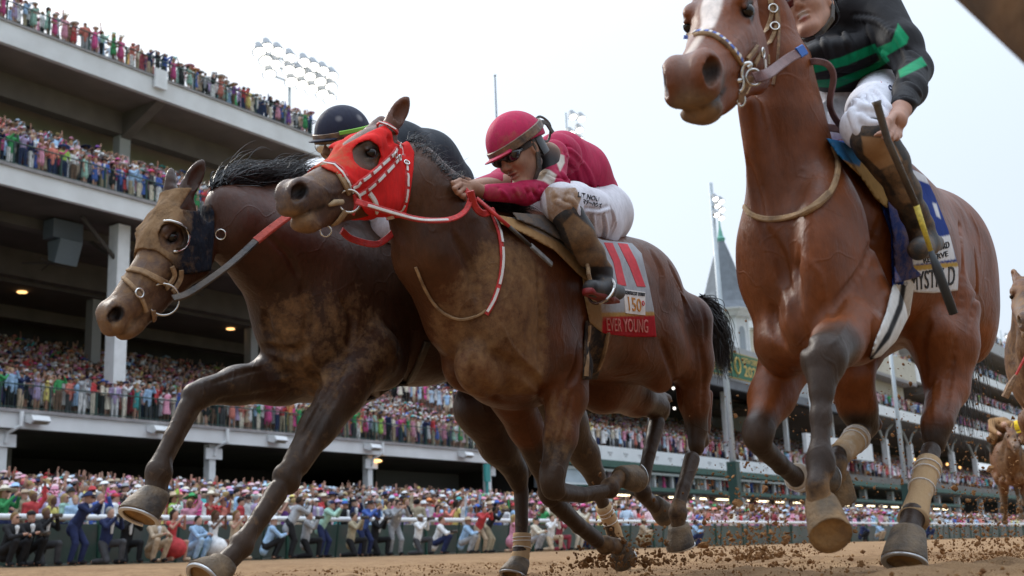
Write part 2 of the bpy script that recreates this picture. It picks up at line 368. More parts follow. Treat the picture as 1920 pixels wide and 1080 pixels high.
def build_ground():
    xs = np.concatenate([np.arange(-30, 1, .8), np.arange(1, 9.5, .026), np.arange(9.5, 16, .08), np.arange(16, 60, .35), np.arange(60, 400, 6)])
    ys = np.concatenate([np.arange(-12, -.4, .6), np.arange(-.4, 6, .030), np.arange(6, 12, .09), np.arange(12, 25.2, .3)])
    def zf(X, Y):
        z = ground_z(X, Y); a = np.clip((14 - X)/6, .35, 1)
        for sc, am, sd_ in ((1.3, .05, 1), (.45, .045, 2), (.17, .038, 3), (.07, .024, 4), (.035, .012, 5)): z = z + am * a * vnoise(X, Y, sc, sd_)
        r = vnoise(X, Y, .22, 9); z = z + .03 * a * np.maximum(0, r - .12)*2; return z - .02
    V, F = grid_sheet(xs, ys, zf); me = mesh_np('dirt_track', V, F)
    m = bpy.data.materials.new('track_dirt'); m.use_nodes = True; n = m.node_tree; L = n.links; b = n.nodes['Principled BSDF']
    tc = n.nodes.new('ShaderNodeTexCoord')
    def nz(s, d=8, r=.65): t = n.nodes.new('ShaderNodeTexNoise'); t.inputs['Scale'].default_value = s; t.inputs['Detail'].default_value = d; t.inputs['Roughness'].default_value = r; L.new(tc.outputs['Object'], t.inputs['Vector']); return t
    a, c, d = nz(1.2), nz(14), nz(90, 4)
    cr = n.nodes.new('ShaderNodeValToRGB'); e = cr.color_ramp.elements; e[0].position = .33; e[0].color = (.205, .115, .058, 1); e[1].position = .66; e[1].color = (.42, .262, .138, 1)
    mx = n.nodes.new('ShaderNodeMath'); mx.operation = 'MULTIPLY_ADD'; mx.inputs[1].default_value = .55; L.new(a.outputs[0], mx.inputs[0])
    m2 = n.nodes.new('ShaderNodeMath'); m2.operation = 'MULTIPLY'; m2.inputs[1].default_value = .45; L.new(c.outputs[0], m2.inputs[0]); L.new(m2.outputs[0], mx.inputs[2]); L.new(mx.outputs[0], cr.inputs[0]); L.new(cr.outputs[0], b.inputs['Base Color'])
    b.inputs['Roughness'].default_value = .95; b.inputs['Specular IOR Level'].default_value = .15
    s_ = n.nodes.new('ShaderNodeMath'); s_.operation = 'ADD'; L.new(c.outputs[0], s_.inputs[0]); L.new(d.outputs[0], s_.inputs[1])
    bp = n.nodes.new('ShaderNodeBump'); bp.inputs['Strength'].default_value = 1; bp.inputs['Distance'].default_value = .02; L.new(s_.outputs[0], bp.inputs['Height']); L.new(bp.outputs[0], b.inputs['Normal'])
    tag(link('dirt_track', me, m), kind='structure')
    # land beyond and around
    V, F = grid_sheet(np.array([-1500., -30, 400, 1500]), np.array([-1500., -12, 25.1, 62, 1500]), lambda X, Y: np.where(Y > 25, .25, -.6))
    tag(link('infield_ground', mesh_np('g', V, F, False), mat('grass_ground', (.07, .11, .03), .95, noise=.4, nscale=.4)), kind='structure')
    # stepped apron where the crowd stands
    b_ = MB(); st = 14
    for i in range(st):
        y0 = 25.6 + i*1.4; b_.box((-20, y0, -.5), (400, y0 + 1.4, .34 + i*.165))
    tag(b_.obj('apron_steps', mat('apron_concrete', (.30, .29, .27), .9, noise=.2, nscale=3)), kind='structure')
    return M_lump
def apron_z(y): return .34 + np.floor(np.clip((y - 25.6)/1.4, 0, 13.9))*.165
def lump_mesh(): pass
M_lump = mat('dirt_clod', (.26, .135, .055), .95, c2=(.14, .065, .028), nscale=25, bump=.8, bscale=120, spec=.1)
def clods(name, P, S, squash=.75):
    """irregular lumps of dirt: P centres, S sizes"""
    ico = np.array([(math.cos(a)*math.cos(e), math.sin(a)*math.cos(e), math.sin(e)) for e, k in ((1.57, 1), (.62, 5), (0, 6), (-.62, 5), (-1.57, 1)) for a in [2*math.pi*i/k + (.3 if k == 6 else 0) for i in range(k)]])
    import bmesh
    bm = bmesh.new(); [bm.verts.new(v) for v in ico]; bmesh.ops.convex_hull(bm, input=bm.verts); bm.verts.ensure_lookup_table(); bm.verts.index_update(); T = np.array([[v.index for v in f.verts] for f in bm.faces if len(f.verts) == 3]); C = np.array([tuple(v.co) for v in bm.verts]); bm.free()
    n = len(P); V = C[None] * rng.uniform(.55, 1.35, (n, len(C), 1)); Q = rng.normal(0, 1, (n, 3, 3)); Q, _ = np.linalg.qr(Q); V = np.einsum('nij,nkj->nki', Q, V * np.array((1, .8, .6)))
    V = V * np.asarray(S)[:, None, None] + np.asarray(P)[:, None]; F = T[None] + (np.arange(n) * len(C))[:, None, None]
    return tag(link(name, mesh_np(name, V.reshape(-1, 3), F.reshape(-1, 3), False), M_lump), kind='stuff')
build_ground()
# ------------------------------------------------------------------ stands, rail, towers
M_wp = mat('white_paint', (.76, .77, .78), .6, noise=.10, nscale=2, bump=.15, bscale=8)
M_fas = mat('fascia_paint', (.76, .77, .78), .65, c2=(.64, .64, .64), nscale=.7, bump=.1, bscale=6)
M_lip = mat('concrete_lip', (.30, .28, .28), .85, noise=.2, nscale=3)
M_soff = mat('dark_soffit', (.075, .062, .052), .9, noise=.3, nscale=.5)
M_slab = mat('slab_concrete', (.20, .18, .165), .9, noise=.25, nscale=1)
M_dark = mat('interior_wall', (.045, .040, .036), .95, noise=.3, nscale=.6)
M_beigew = mat('beige_wall', (.24, .215, .18), .9, noise=.15, nscale=.8)
M_green = mat('green_paint', (.020, .085, .060), .5, noise=.25, nscale=4)
M_greend = mat('dark_green_rail', (.012, .045, .035), .5)
M_warm = mat('warm_lamp', (.9, .6, .3), .5, emit=(1, .55, .2), estr=2)
M_lamp = mat('white_lamp', (.9, .9, .9), .5, emit=(1, .96, .88), estr=2.2)
M_gal = mat('galvanised_pole', (.42, .47, .50), .5, .3, noise=.1, nscale=5)
M_cream = mat('cream_stucco', (.52, .48, .40), .85, noise=.12, nscale=.6, bump=.2, bscale=5)
def sbox(name, a, b, m, parent): x = MB(); x.box(a, b); return x.obj(name, m, parent)
def railing(x0, x1, y, z, parent, step=2.35, h=1.07, pick=.125):
    r = empty('railing', (x0, y, z), parent=parent); r.location = Vector((x0, y, z)) - parent.location
    t = MB(); t.tube([(x0, y, z + h), (x1, y, z + h)], .032, 6); t.obj('handrail', M_greend, r)
    t = MB(); t.tube([(x0, y, z + .10), (x1, y, z + .10)], .02, 5); t.obj('bottom_rail', M_greend, r)
    t = MB()
    for x in np.arange(x0, x1, pick): t.tube([(x, y, z + .10), (x, y, z + h)], .009, 4)
    t.obj('balusters', M_greend, r)
    n = 0
    for x in np.arange(x0, x1 + .01, step):
        if n < 40: sbox('post', (x - .035, y - .035, z), (x + .035, y + .035, z + h + .02), M_greend, r)
        n += 1
    return r
# --- near grandstand: apron undercroft, first deck, second deck, top deck
G = empty('grandstand', (20, 45, .3)); tag(G, 'white multi-deck grandstand with packed balconies rising on the left', 'grandstand')
XE = 69
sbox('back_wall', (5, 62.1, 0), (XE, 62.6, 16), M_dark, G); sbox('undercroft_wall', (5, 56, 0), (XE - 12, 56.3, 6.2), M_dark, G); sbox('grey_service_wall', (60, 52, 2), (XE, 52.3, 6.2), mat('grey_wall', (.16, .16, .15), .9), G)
sbox('end_wall', (XE, 47, 0), (XE + .3, 62, 6.9), M_dark, G)
# deck 1
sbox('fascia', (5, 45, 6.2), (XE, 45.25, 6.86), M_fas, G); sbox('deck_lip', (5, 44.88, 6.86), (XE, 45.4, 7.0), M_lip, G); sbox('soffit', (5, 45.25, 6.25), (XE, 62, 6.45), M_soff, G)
d = MB()
for i in range(14): d.box((5, 45.4 + i*1.2, 6.5), (XE, 45.4 + (i+1)*1.2, 7.0 + max(0, i - 1)*.42))
d.obj('terrace', M_slab, G); railing(5, XE, 45.12, 7.0, G)
for x in (17.4, 29.0, 40.3, 52.0, 63.7): 
    sbox('column', (x - .2, 45.5, 0), (x + .2, 45.9, 6.2), M_wp, G); sbox('bracket', (x - .52, 45.38, 5.45), (x + .52, 45.5, 5.98), M_wp, G)
    t = MB(); t.tube([(x + .35, 44.83, 6.9), (x + .35, 44.83, 6.3), (x + .05, 45.3, 6.02), (x, 45.34, 5.6)], .085, 8); t.obj('downpipe', M_wp, G)
for x in (17.5, 29.9, 36.2, 43.8, 51.2, 60.0): 
    t = MB(); t.prism([(x - .35, 44.95, 6.75), (x - .35, 44.45, 6.72), (x - .35, 44.30, 6.50), (x - .35, 44.52, 6.36), (x - .35, 44.95, 6.5)], (.85, 0, 0)); f = t.obj('floodlight', M_wp, G)
    t = MB(); t.add([(x - .25, 44.33, 6.48), (x + .4, 44.33, 6.48), (x + .4, 44.51, 6.355), (x - .25, 44.51, 6.355)], [(0, 1, 2, 3)]); t.obj('glass', mat('lamp_glass', (.3, .26, .2), .3), f)
for x in (24, 33.4, 46): sbox('inner_column', (x - .22, 52, 0), (x + .22, 52.4, 6.2), mat('grey_column', (.26, .26, .25), .8), G)
t = MB(); t.ball((33.2, 51.9, 4.9), .17); t.obj('lamp', M_lamp, G)
t = MB(); t.ball((52.4, 45.3, 5.9), (.35, .2, .10)); t.obj('lamp', M_warm, G)
# deck 2
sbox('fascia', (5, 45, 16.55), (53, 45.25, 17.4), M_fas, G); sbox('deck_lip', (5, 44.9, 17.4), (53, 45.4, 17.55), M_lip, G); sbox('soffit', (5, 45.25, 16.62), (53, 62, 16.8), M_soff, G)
d = MB()
for i in range(5): d.box((5, 45.4 + i*1.2, 16.9), (53, 45.4 + (i+1)*1.2, 17.55 + max(0, i)*.62))
d.obj('terrace', M_slab, G); railing(5, 53, 45.12, 17.55, G)
for y, z in ((48.6, 16.1), (54, 15.2), (59.5, 14.3)): sbox('cross_beam', (5, y, z), (66, y + .7, 16.6), mat('brown_beam', (.10, .085, .07), .9, noise=.2, nscale=1), G)
sbox('ceiling_panel', (5, 54.7, 15.0), (66, 62, 15.2), M_soff, G)
for x in (11.8, 23.5, 35.2, 46.9): 
    sbox('column', (x - .34, 46.2, 7), (x + .34, 46.9, 16.5), M_wp, G); sbox('rear_column', (x + 5.1 - .3, 55, 7), (x + 5.1 + .3, 55.6, 15.6), mat('grey_column', (.26, .26, .25), .8), G)
    t = MB(); t.tube([(x, 46.5, 14.6), (x - 2.2, 46.5, 16.5)], .10, 6); t.obj('brace', M_soff, G); t = MB(); t.tube([(x, 46.5, 14.6), (x, 49, 16.3)], .10, 6); t.obj('brace', M_soff, G)
t = MB(); t.box((32.3, 47.6, 15.6), (33.9, 48.4, 16.5)); sp = t.obj('loudspeaker', mat('speaker_grey', (.10, .12, .14), .6), G); t = MB(); t.prism([(32.5, 47.3, 15.5), (32.5, 48.3, 15.5), (32.5, 48.2, 14.6), (32.5, 47.7, 14.4)], (1.2, 0, 0)); t.obj('grille', mat('speaker_grille', (.13, .16, .18), .7, noise=.3, nscale=60), sp)
for x, y in ((36.3, 56), (41.3, 56), (50.9, 56), (30, 56)): t = MB(); t.ball((x, y, 14.93), (.28, .28, .06)); t.obj('ceiling_lamp', M_warm, G)
for x in (34.5, 43): 
    t = MB(); t.tube([(x, 51, 15.3), (x, 51, 16.6)], .04, 6)
    for a in range(5): t.tube([(x, 51, 15.3), (x + 1.3*math.cos(a*1.257), 51 + 1.3*math.sin(a*1.257), 15.25)], .05, 4)
    t.obj('ceiling_fan', mat('fan', (.06, .05, .045), .8), G)
# top deck
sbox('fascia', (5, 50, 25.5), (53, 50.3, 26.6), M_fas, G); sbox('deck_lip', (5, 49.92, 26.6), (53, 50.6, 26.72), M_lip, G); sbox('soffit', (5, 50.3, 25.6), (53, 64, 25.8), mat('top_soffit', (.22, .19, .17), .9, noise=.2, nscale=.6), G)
sbox('deck', (5, 50.6, 25.9), (53, 64, 26.7), M_slab, G); railing(5, 53, 50.1, 26.72, G); sbox('hanging_sign', (39.6, 49.75, 26.0), (40.4, 49.9, 27.1), M_wp, G)
sbox('long_beam', (5, 53.4, 24.3), (52.6, 54.2, 25.6), mat('taupe_beam', (.17, .145, .13), .9, noise=.15, nscale=1), G); sbox('upper_back_wall', (5, 56, 17), (53, 56.4, 25.6), M_cream, G)
sbox('window_band', (5, 55.9, 22.6), (50, 56.0, 23.6), M_dark, G)
for x in (28.9, 40.6, 52.2):
    sbox('column', (x - .36, 53.5, 17.5), (x + .36, 54.1, 24.3), mat('grey_white', (.42, .42, .40), .7), G)
    t = MB(); t.prism([(x - .3, 50.3, 25.6), (x - .3, 54, 25.6), (x - .3, 54, 23.9)], (.6, 0, 0)); t.obj('cantilever', mat('taupe_beam', (.17, .145, .13), .9), G)
a = np.linspace(0, 1.57, 9); t = MB(); P = [(54.2, 53.8, 21.2)] + [(54.2, 53.8 - 4.2*math.sin(q)*0 , 21.2 + 4.4*math.sin(q)) for q in a]
t.prism([(52.6, 53.5, 25.6), (52.6, 53.5, 17.5), (54.2, 53.5, 17.5)] + [(54.2 + 3.6*(1 - math.cos(q)), 53.5, 21.6 + 4.0*math.sin(q)) for q in a], (0, .5, 0)); t.obj('arched_haunch', M_slab, G)

# --- second stand (clubhouse): banner fascia, window strip, canopy, dark roof, spire
S2 = empty('clubhouse', (70, 45, .3)); tag(S2, 'long clubhouse stand with white banner fascia, green eaves and a dark roof, beyond the grandstand', 'clubhouse')
M_ban = mat('white_banner', (.74, .76, .78), .6, noise=.05, nscale=1)
x = 70.
while x < 128:
    f = sbox('banner', (x, 45, 7.1), (min(x + 7.4, 128), 45.1, 8.15), M_ban, S2)
    for k in range(3):      # faint sponsor marks: small grey bars and a winged chevron
        t = MB(); c = x + 1.3 + k*2.4; t.box((c - .35, 44.97, 7.62), (c + .35, 44.99, 7.74)); t.box((c - .15, 44.97, 7.46), (c + .15, 44.99, 7.54)); t.obj('printed_mark', mat('grey_print', (.45, .46, .48), .7), f)
    x += 7.45
sbox('eave', (70, 44.6, 6.55), (132, 45.6, 7.05), M_green, S2); sbox('terrace_front', (70, 45.1, 6.6), (260, 45.4, 8.0), M_slab, S2)
d = MB()
for i in range(14): d.box((70, 45.4 + i*1.2, 6.6), (260, 45.4 + (i+1)*1.2, 7.9 + i*.40))
d.obj('terrace', M_slab, S2)
sbox('window_wall', (70, 46.0, 4.9), (132, 46.2, 6.55), mat('glazing', (.18, .20, .22), .3, noise=.3, nscale=.3), S2)
sbox('rail_band', (70, 45.0, 6.25), (132, 45.15, 6.45), M_wp, S2); sbox('sill_band', (70, 44.8, 4.9), (132, 45.0, 5.25), M_wp, S2)
for i, x in enumerate(np.arange(71, 132, 3.1)): sbox('window_frame', (x - .12, 45.4, 5.2), (x + .12, 45.6, 6.5), M_wp, S2)
sbox('glazed_panel', (70, 45.2, 5.25), (77, 45.3, 6.3), mat('pale_glass', (.45, .52, .58), .3, noise=.2, nscale=.6), S2)
t = MB(); t.prism([(72, 40.5, 4.75), (72, 45.0, 5.1), (72, 45.0, 4.8), (72, 40.5, 4.45)], (90, 0, 0)); t.obj('canopy', M_green, S2); sbox('canopy_ceiling', (72, 40.6, 4.3), (162, 45, 4.42), M_soff, S2)
for x in np.arange(74, 160, 4.2): 
    sbox('strip_light', (x, 42, 4.2), (x + 2.0, 42.25, 4.27), mat('strip_lamp', (.9, .85, .7), .5, emit=(1, .85, .55), estr=4), S2)
for x in np.arange(76, 160, 9.): 
    sbox('canopy_post', (x, 41, 0), (x + .3, 41.3, 4.4), M_wp, S2); t = MB(); t.tube([(x, 40.9, 3.4), (x - 1.6, 40.6, 4.3)], .07, 5); t.obj('canopy_brace', M_wp, S2)
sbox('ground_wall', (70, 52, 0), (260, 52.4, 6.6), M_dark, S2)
sbox('roof_front', (76, 44.6, 14.6), (141, 45.0, 15.4), mat('slate_band', (.15, .16, .18), .8, noise=.2, nscale=1), S2)
t = MB(); t.prism([(76, 44.8, 15.4), (76, 62, 19), (76, 62, 18.4), (76, 44.8, 14.8)], (65, 0, 0)); t.obj('roof', mat('dark_roof', (.06, .062, .068), .9, noise=.3, nscale=.5), S2)
sbox('upper_wall', (76, 46.5, 15.4), (141, 47, 19.5), mat('grey_stucco', (.36, .37, .38), .8, noise=.1, nscale=1), S2)
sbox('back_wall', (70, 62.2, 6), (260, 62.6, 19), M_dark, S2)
for x in (77.2, 89.2, 104, 119, 133): sbox('column', (x - .22, 46.6, 8), (x + .22, 47.0, 14.8), M_wp, S2)
for i in range(46):
    x, y, z = rng.uniform(78, 138), rng.uniform(50, 60), rng.uniform(13.5, 15.5)
    if i < 16: t = MB(); t.ball((x, y, z), .13, 6, 4); t.obj('ceiling_lamp', M_warm if i % 3 else M_lamp, S2)
sbox('white_gantry', (118, 44.3, 9.6), (139, 44.7, 11.6), M_wp, S2)
# dated sign board
sg = empty('sign_board', (96, 44.3, 15.5)); tag(sg, 'green sign board with gold lettering reading 1875 and 2024, below the spire', 'sign')
sbox('board', (96.3, 44.3, 15.65), (108, 44.45, 17.95), mat('sign_green', (.015, .12, .06), .6, noise=.15, nscale=2), sg); sbox('frame', (96.2, 44.34, 15.55), (108.1, 44.5, 18.05), mat('sign_gold', (.45, .30, .06), .5), sg)
def wall_text(name, txt, x0, x1, y, z0, z1, m, parent):
    V, F, w, h = text_mesh(txt, .012); P = np.stack([x0 + V[:, 0]/w*(x1 - x0), np.full(len(V), y), z0 + V[:, 1]/h*(z1 - z0)], 1); b = MB(); b.add(P, F); return b.obj(name, m, parent)
M_gold2 = mat('gold_letters', (.62, .40, .08), .5)
wall_text('lettering', '1ST DERBY', 96.8, 101.0, 44.27, 17.2, 17.75, M_gold2, sg); wall_text('lettering', '1875', 97.0, 100.8, 44.27, 15.95, 17.0, M_gold2, sg)
wall_text('lettering', '150TH DERBY', 103.2, 107.6, 44.27, 17.2, 17.75, M_gold2, sg); wall_text('lettering', '2024', 103.5, 107.4, 44.27, 15.95, 17.0, M_gold2, sg)
t = MB(); a_ = np.linspace(0, 6.28, 20); t.tube([(102.1 + .6*math.cos(q), 44.25, 16.8 + .75*math.sin(q)) for q in a_], .08, 5, cap=False); t.obj('emblem', M_gold2, sg)
# twin-spire tower
T = empty('spire', (136.4, 60, 0)); tag(T, 'octagonal white tower with a tall grey-slate spire and green copper tip', 'tower')
c = (136.4, 60, 0); M_slate = mat('blue_slate', (.17, .19, .215), .75, c2=(.13, .145, .165), nscale=1.2, bump=.4, bscale=4)
def octo(name, prof, m, n=8): 
    b = MB(); b.lathe((136.4, 60, 0), (0, 0, 1), prof, n); return b.obj(name, m, T)
octo('spire_roof', [(29.1, 4.35), (30.2, 3.4), (31.6, 2.75), (34, 2.0), (37.2, .95), (38.6, .42)], M_slate); octo('eave', [(28.3, 3.3), (28.7, 3.75), (29.0, 4.35), (29.15, 4.4)], M_wp)
octo('drum', [(22, 3.3), (22.6, 3.3), (22.7, 2.9), (23.4, 2.9), (23.5, 2.55), (28.3, 2.6)], M_wp); octo('copper_tip', [(38.5, .46), (38.9, .62), (39.1, .40), (40.4, .14), (42.3, .03)], mat('verdigris', (.16, .42, .34), .7))
octo('base', [(14, 3.8), (22, 3.8), (22.05, 4.1), (22.3, 4.1)], M_wp)
for k in range(8):
    a_ = R(22.5 + 45*k); n_ = np.array((math.cos(a_), math.sin(a_), 0)); s_ = np.array((-n_[1], n_[0], 0)); C_ = np.array((136.4, 60, 0)) + n_*2.42
    b = MB(); b.prism([C_ + s_*u + np.array((0, 0, v)) for u, v in ((-.45, 24.0), (.45, 24.0), (.45, 26.6), (.22, 27.1), (-.22, 27.1), (-.45, 26.6))], n_*.04); b.obj('arched_window', mat('tower_glass', (.30, .33, .36), .3), T)
    C_ = np.array((136.4, 60, 0)) + np.array((math.cos(R(45*k)), math.sin(R(45*k)), 0))*2.62; b = MB(); b.box(C_ - (.14, .14, -23.5), C_ + (.14, .14, 28.2)); b.obj('pilaster', M_wp, T)
# cream building behind
CB = empty('cream_building', (170, 66, 0)); tag(CB, 'cream stucco building with a green trimmed balcony, just right of the spire', 'building')
sbox('wall', (158, 66, 0), (186, 80, 31), M_cream, CB); sbox('cornice', (157, 65.4, 31), (187, 66, 32.2), M_wp, CB); sbox('balcony', (157, 63.6, 26.0), (187, 66, 26.9), M_cream, CB); sbox('green_trim', (157, 63.5, 25.2), (187, 63.8, 25.8), M_green, CB)
# --- far grandstand on the right
G3 = empty('grandstand', (145, 46, .3)); tag(G3, 'tall far grandstand with five curved-looking white decks at the right edge', 'grandstand')
for z, x0, h in ((16.9, 127, 1.25), (21.35, 168, 1.1), (26.3, 164, 1.2)):
    sbox('fascia', (x0, 45, z - h), (330, 45.4, z), M_wp, G3); sbox('soffit', (x0, 45.4, z - h + .1), (330, 60, z - h + .4), mat('warm_soffit', (.24, .21, .19), .9, noise=.1, nscale=.6), G3)
    d = MB()
    for i in range(6): d.box((x0, 45.4 + i*1.3, z - .8), (330, 45.4 + (i+1)*1.3, z + max(0, i - .5)*.4))
    d.obj('terrace', M_slab, G3); sbox('back_wall', (x0, 56, z), (330, 56.4, z + 4), M_beigew, G3); railing(x0, 300, 45.15, z, G3, step=4, pick=.45)
sbox('roof_fascia', (172, 45, 31.2), (330, 45.5, 33.2), mat('grey_fascia', (.40, .40, .41), .7), G3); sbox('roof_soffit', (172, 45.5, 31.3), (330, 62, 31.6), M_lip, G3); sbox('roof_deck', (172, 45.5, 32.4), (330, 62, 33.2), M_slab, G3)
sbox('end_block', (139, 47.2, 17.2), (164, 58, 23.4), M_cream, G3); sbox('end_block', (147, 47.2, 23.4), (164, 58, 31), M_cream, G3); sbox('balcony', (139, 45.3, 21.3), (164, 47.2, 24.1), M_cream, G3); sbox('balcony', (164, 45.2, 21.6), (168, 47, 24.0), M_wp, G3); sbox('balcony_soffit', (139, 45.3, 20.9), (164, 56, 21.3), M_lip, G3)
for x in (142, 152.5, 163, 173.5, 184, 197.5, 211, 224.5, 238):
    sbox('column', (x - .38, 46.6, 0), (x + .38, 47.3, 13.2), M_wp, G3)
    for q in (-1, 1): t = MB(); t.tube(smooth_line([(x, 47, 12.6), (x + q*1.6, 47, 14.3), (x + q*4.2, 47, 15.4)], 8), .16, 5); t.obj('arched_brace', mat('grey_white', (.42, .42, .40), .7), G3)
for i in range(16): t = MB(); t.ball((rng.uniform(145, 250), rng.uniform(50, 58), rng.uniform(11.5, 13)), .22, 6, 4); t.obj('ceiling_lamp', M_warm if i % 2 else M_lamp, G3)
sbox('eave', (132, 44.6, 6.7), (260, 45.6, 7.2), M_green, G3)
# --- floodlight masts
def mast(px, py0, py1, Y, lamps, label, rows, lampD=.9, base=None, name='floodlight_mast', glow=True):
    a = onY(px, py0, Y); top = onY(px, py1, Y)[2]; x = a[0]; m = empty(name, (x, Y, 0)); tag(m, label, 'floodlight', 'floodlight masts behind the stands')
    t = MB(); t.tube([(x, Y, 0), (x, Y, top)], [.22, .13], 10); t.obj('pole', M_gal, m, smooth=True)
    if base: sbox('base_sleeve', (x - .30, Y - .30, 0), (x + .30, Y + .30, base), M_greend, m)
    for (u, v) in lamps:
        p = onY(u, v, Y - .6); b = MB(); ax = unit((-.2, -.42, -.88)); b.lathe(p, ax, [(-.85*lampD, .16*lampD), (-.75*lampD, .30*lampD), (-.4*lampD, .40*lampD), (.1*lampD, .54*lampD), (.12*lampD, .5*lampD)], 12); h_ = b.obj('lamp_head', mat('lamp_housing', (.26, .28, .30), .5), m)
        b = MB(); b.lathe(p + ax*.125*lampD, ax, [(0, .46*lampD), (.03, .44*lampD)], 12); b.obj('lamp_glass', M_lamp, h_)
    if rows:
        for r_ in rows: t = MB(); t.tube([onY(*q, Y - .3) for q in r_], .06, 5); t.obj('crossarm', M_gal, m)
mast(542, 230, 120, 62, [(543, 108), (569, 116), (587, 124), (605, 132), (622, 142), (541, 130), (560, 134), (580, 143), (600, 152), (620, 162), (546, 152), (566, 158), (584, 166), (604, 175), (618, 184), (520, 96), (500, 88), (498, 112), (515, 120), (505, 138), (486, 96)],
     'large bank of lit floodlights on a mast above the top deck', [[(480, 92), (625, 148)], [(485, 112), (625, 166)], [(495, 135), (625, 186)]], 1.0)
mast(1066, 320, 215, 62, [(1074, 218), (1090, 222), (1086, 243), (1070, 250), (1066, 262), (1086, 262)], 'small cluster of lit floodlights against the sky right of the crimson jockey', [[(1066, 222), (1092, 226)], [(1064, 245), (1090, 250)]], .95)
mast(1374, 865, 366, 30, [(1341, 372), (1352, 377), (1345, 385), (1353, 393), (1343, 402), (1352, 408)], 'tall grey floodlight mast with a green sleeve in front of the spire', [[(1334, 370), (1355, 374)], [(1336, 388), (1357, 392)], [(1338, 405), (1356, 408)]], .42, base=5.3)
mast(1692, 860, 560, 30, [], 'grey mast rising behind the belly of the right-hand horse', None, .4, base=5.0); mast(1531, 850, 640, 30, [], 'grey mast with a green sleeve between the front legs of the right-hand horse', None, .4, base=5.2)
for i, (px, py) in enumerate(((1848, 612), (1880, 630), (1912, 648))): mast(px, 655, py - 8, 50, [(px + 8, py), (px + 10, py + 10), (px + 7, py + 20)], ['left', 'middle', 'right'][i] + ' one of three small lamp posts on the roof of the far grandstand', [[(px, py), (px + 14, py + 3)]], .8)
an = onY(928, 142, 60); am = empty('antenna', (an[0], 60, 0)); tag(am, 'thin grey antenna pole rising above the crimson helmet', 'antenna'); t = MB(); t.tube([(an[0], 60, 10), (an[0], 60, an[2])], [.16, .07], 8); t.obj('pole', mat('antenna_grey', (.18, .22, .28), .5), am); t = MB(); t.ball((an[0], 60, an[2]), .12); t.obj('tip', M_greend, am)
# --- outer rail and fence
Rl = empty('outer_rail', (0, 24.9, .3)); tag(Rl, 'white running rail along the outside of the dirt track', 'rail')
t = MB(); t.tube([(x_, 24.9, 1.42) for x_ in np.linspace(5, 330, 80)], .075, 10); t.obj('top_rail', M_wp, Rl, smooth=True)
for x_ in np.arange(6, 150, 3.): t = MB(); t.tube([(x_, 24.9, 1.36), (x_, 25.05, .3)], .035, 6); t.obj('rail_post', M_greend, Rl)
Fn = empty('green_fence', (0, 25.25, .3)); tag(Fn, 'dark green mesh fence panels behind the photographers', 'fence')
for k, x_ in enumerate(np.arange(6, 150, 3.2)): sbox('panel', (x_ + .05, 25.25, .35), (x_ + 3.15, 25.28, 1.28), mat('green_glass', (.03, .07, .055), .4, c2=(.075, .08, .07), nscale=1.6), Fn); sbox('post', (x_ - .04, 25.2, .3), (x_ + .04, 25.32, 1.42), M_green, Fn)
te = empty('teal_pole', (64, 44, 1)); tag(te, 'thin teal pole standing in the crowd beside the left horse hind legs', 'pole'); p_ = onY(913, 900, 40); t = MB(); t.tube([(p_[0], 40, 1), (p_[0], 40, p_[2] + .2)], .09, 8); t.obj('pole', mat('teal', (.03, .25, .24), .5), te); sbox('head_plate', (p_[0] - .22, 39.9, p_[2] - .1), (p_[0] + .22, 40.05, p_[2] + .9), mat('teal', (.03, .25, .24), .5), te)
# --- inner rail beside the camera, out of focus at top right
ir = empty('inner_rail', (1.2, .3, .8)); tag(ir, 'brown underside of the inner rail crossing the top right corner', 'rail')
a, b = atD(1800, -28, 1.5), atD(2180, 340, 1.15); u = unit(b - a); n_ = unit(np.cross(u, CM[:, 2])); n_ = n_ if (n_ @ CM[:, 1]) > 0 else -n_
t = MB(); t.tube([a - u*.4 + n_*.075, b + u*.6 + n_*.075], [.08, .06], 16); t.obj('rail_tube', mat('shaded_rail', (.085, .040, .014), .9, c2=(.03, .015, .006), nscale=9, bump=.4, bscale=40, spec=.08), ir, smooth=True); t = MB(); t.tube([b + n_*.1, b + n_*.1 + np.array((0, 0, -.9))], .03, 8); t.obj('rail_post', M_wp, ir)  # tube's brown holds the underside's shade and the light off the dirt
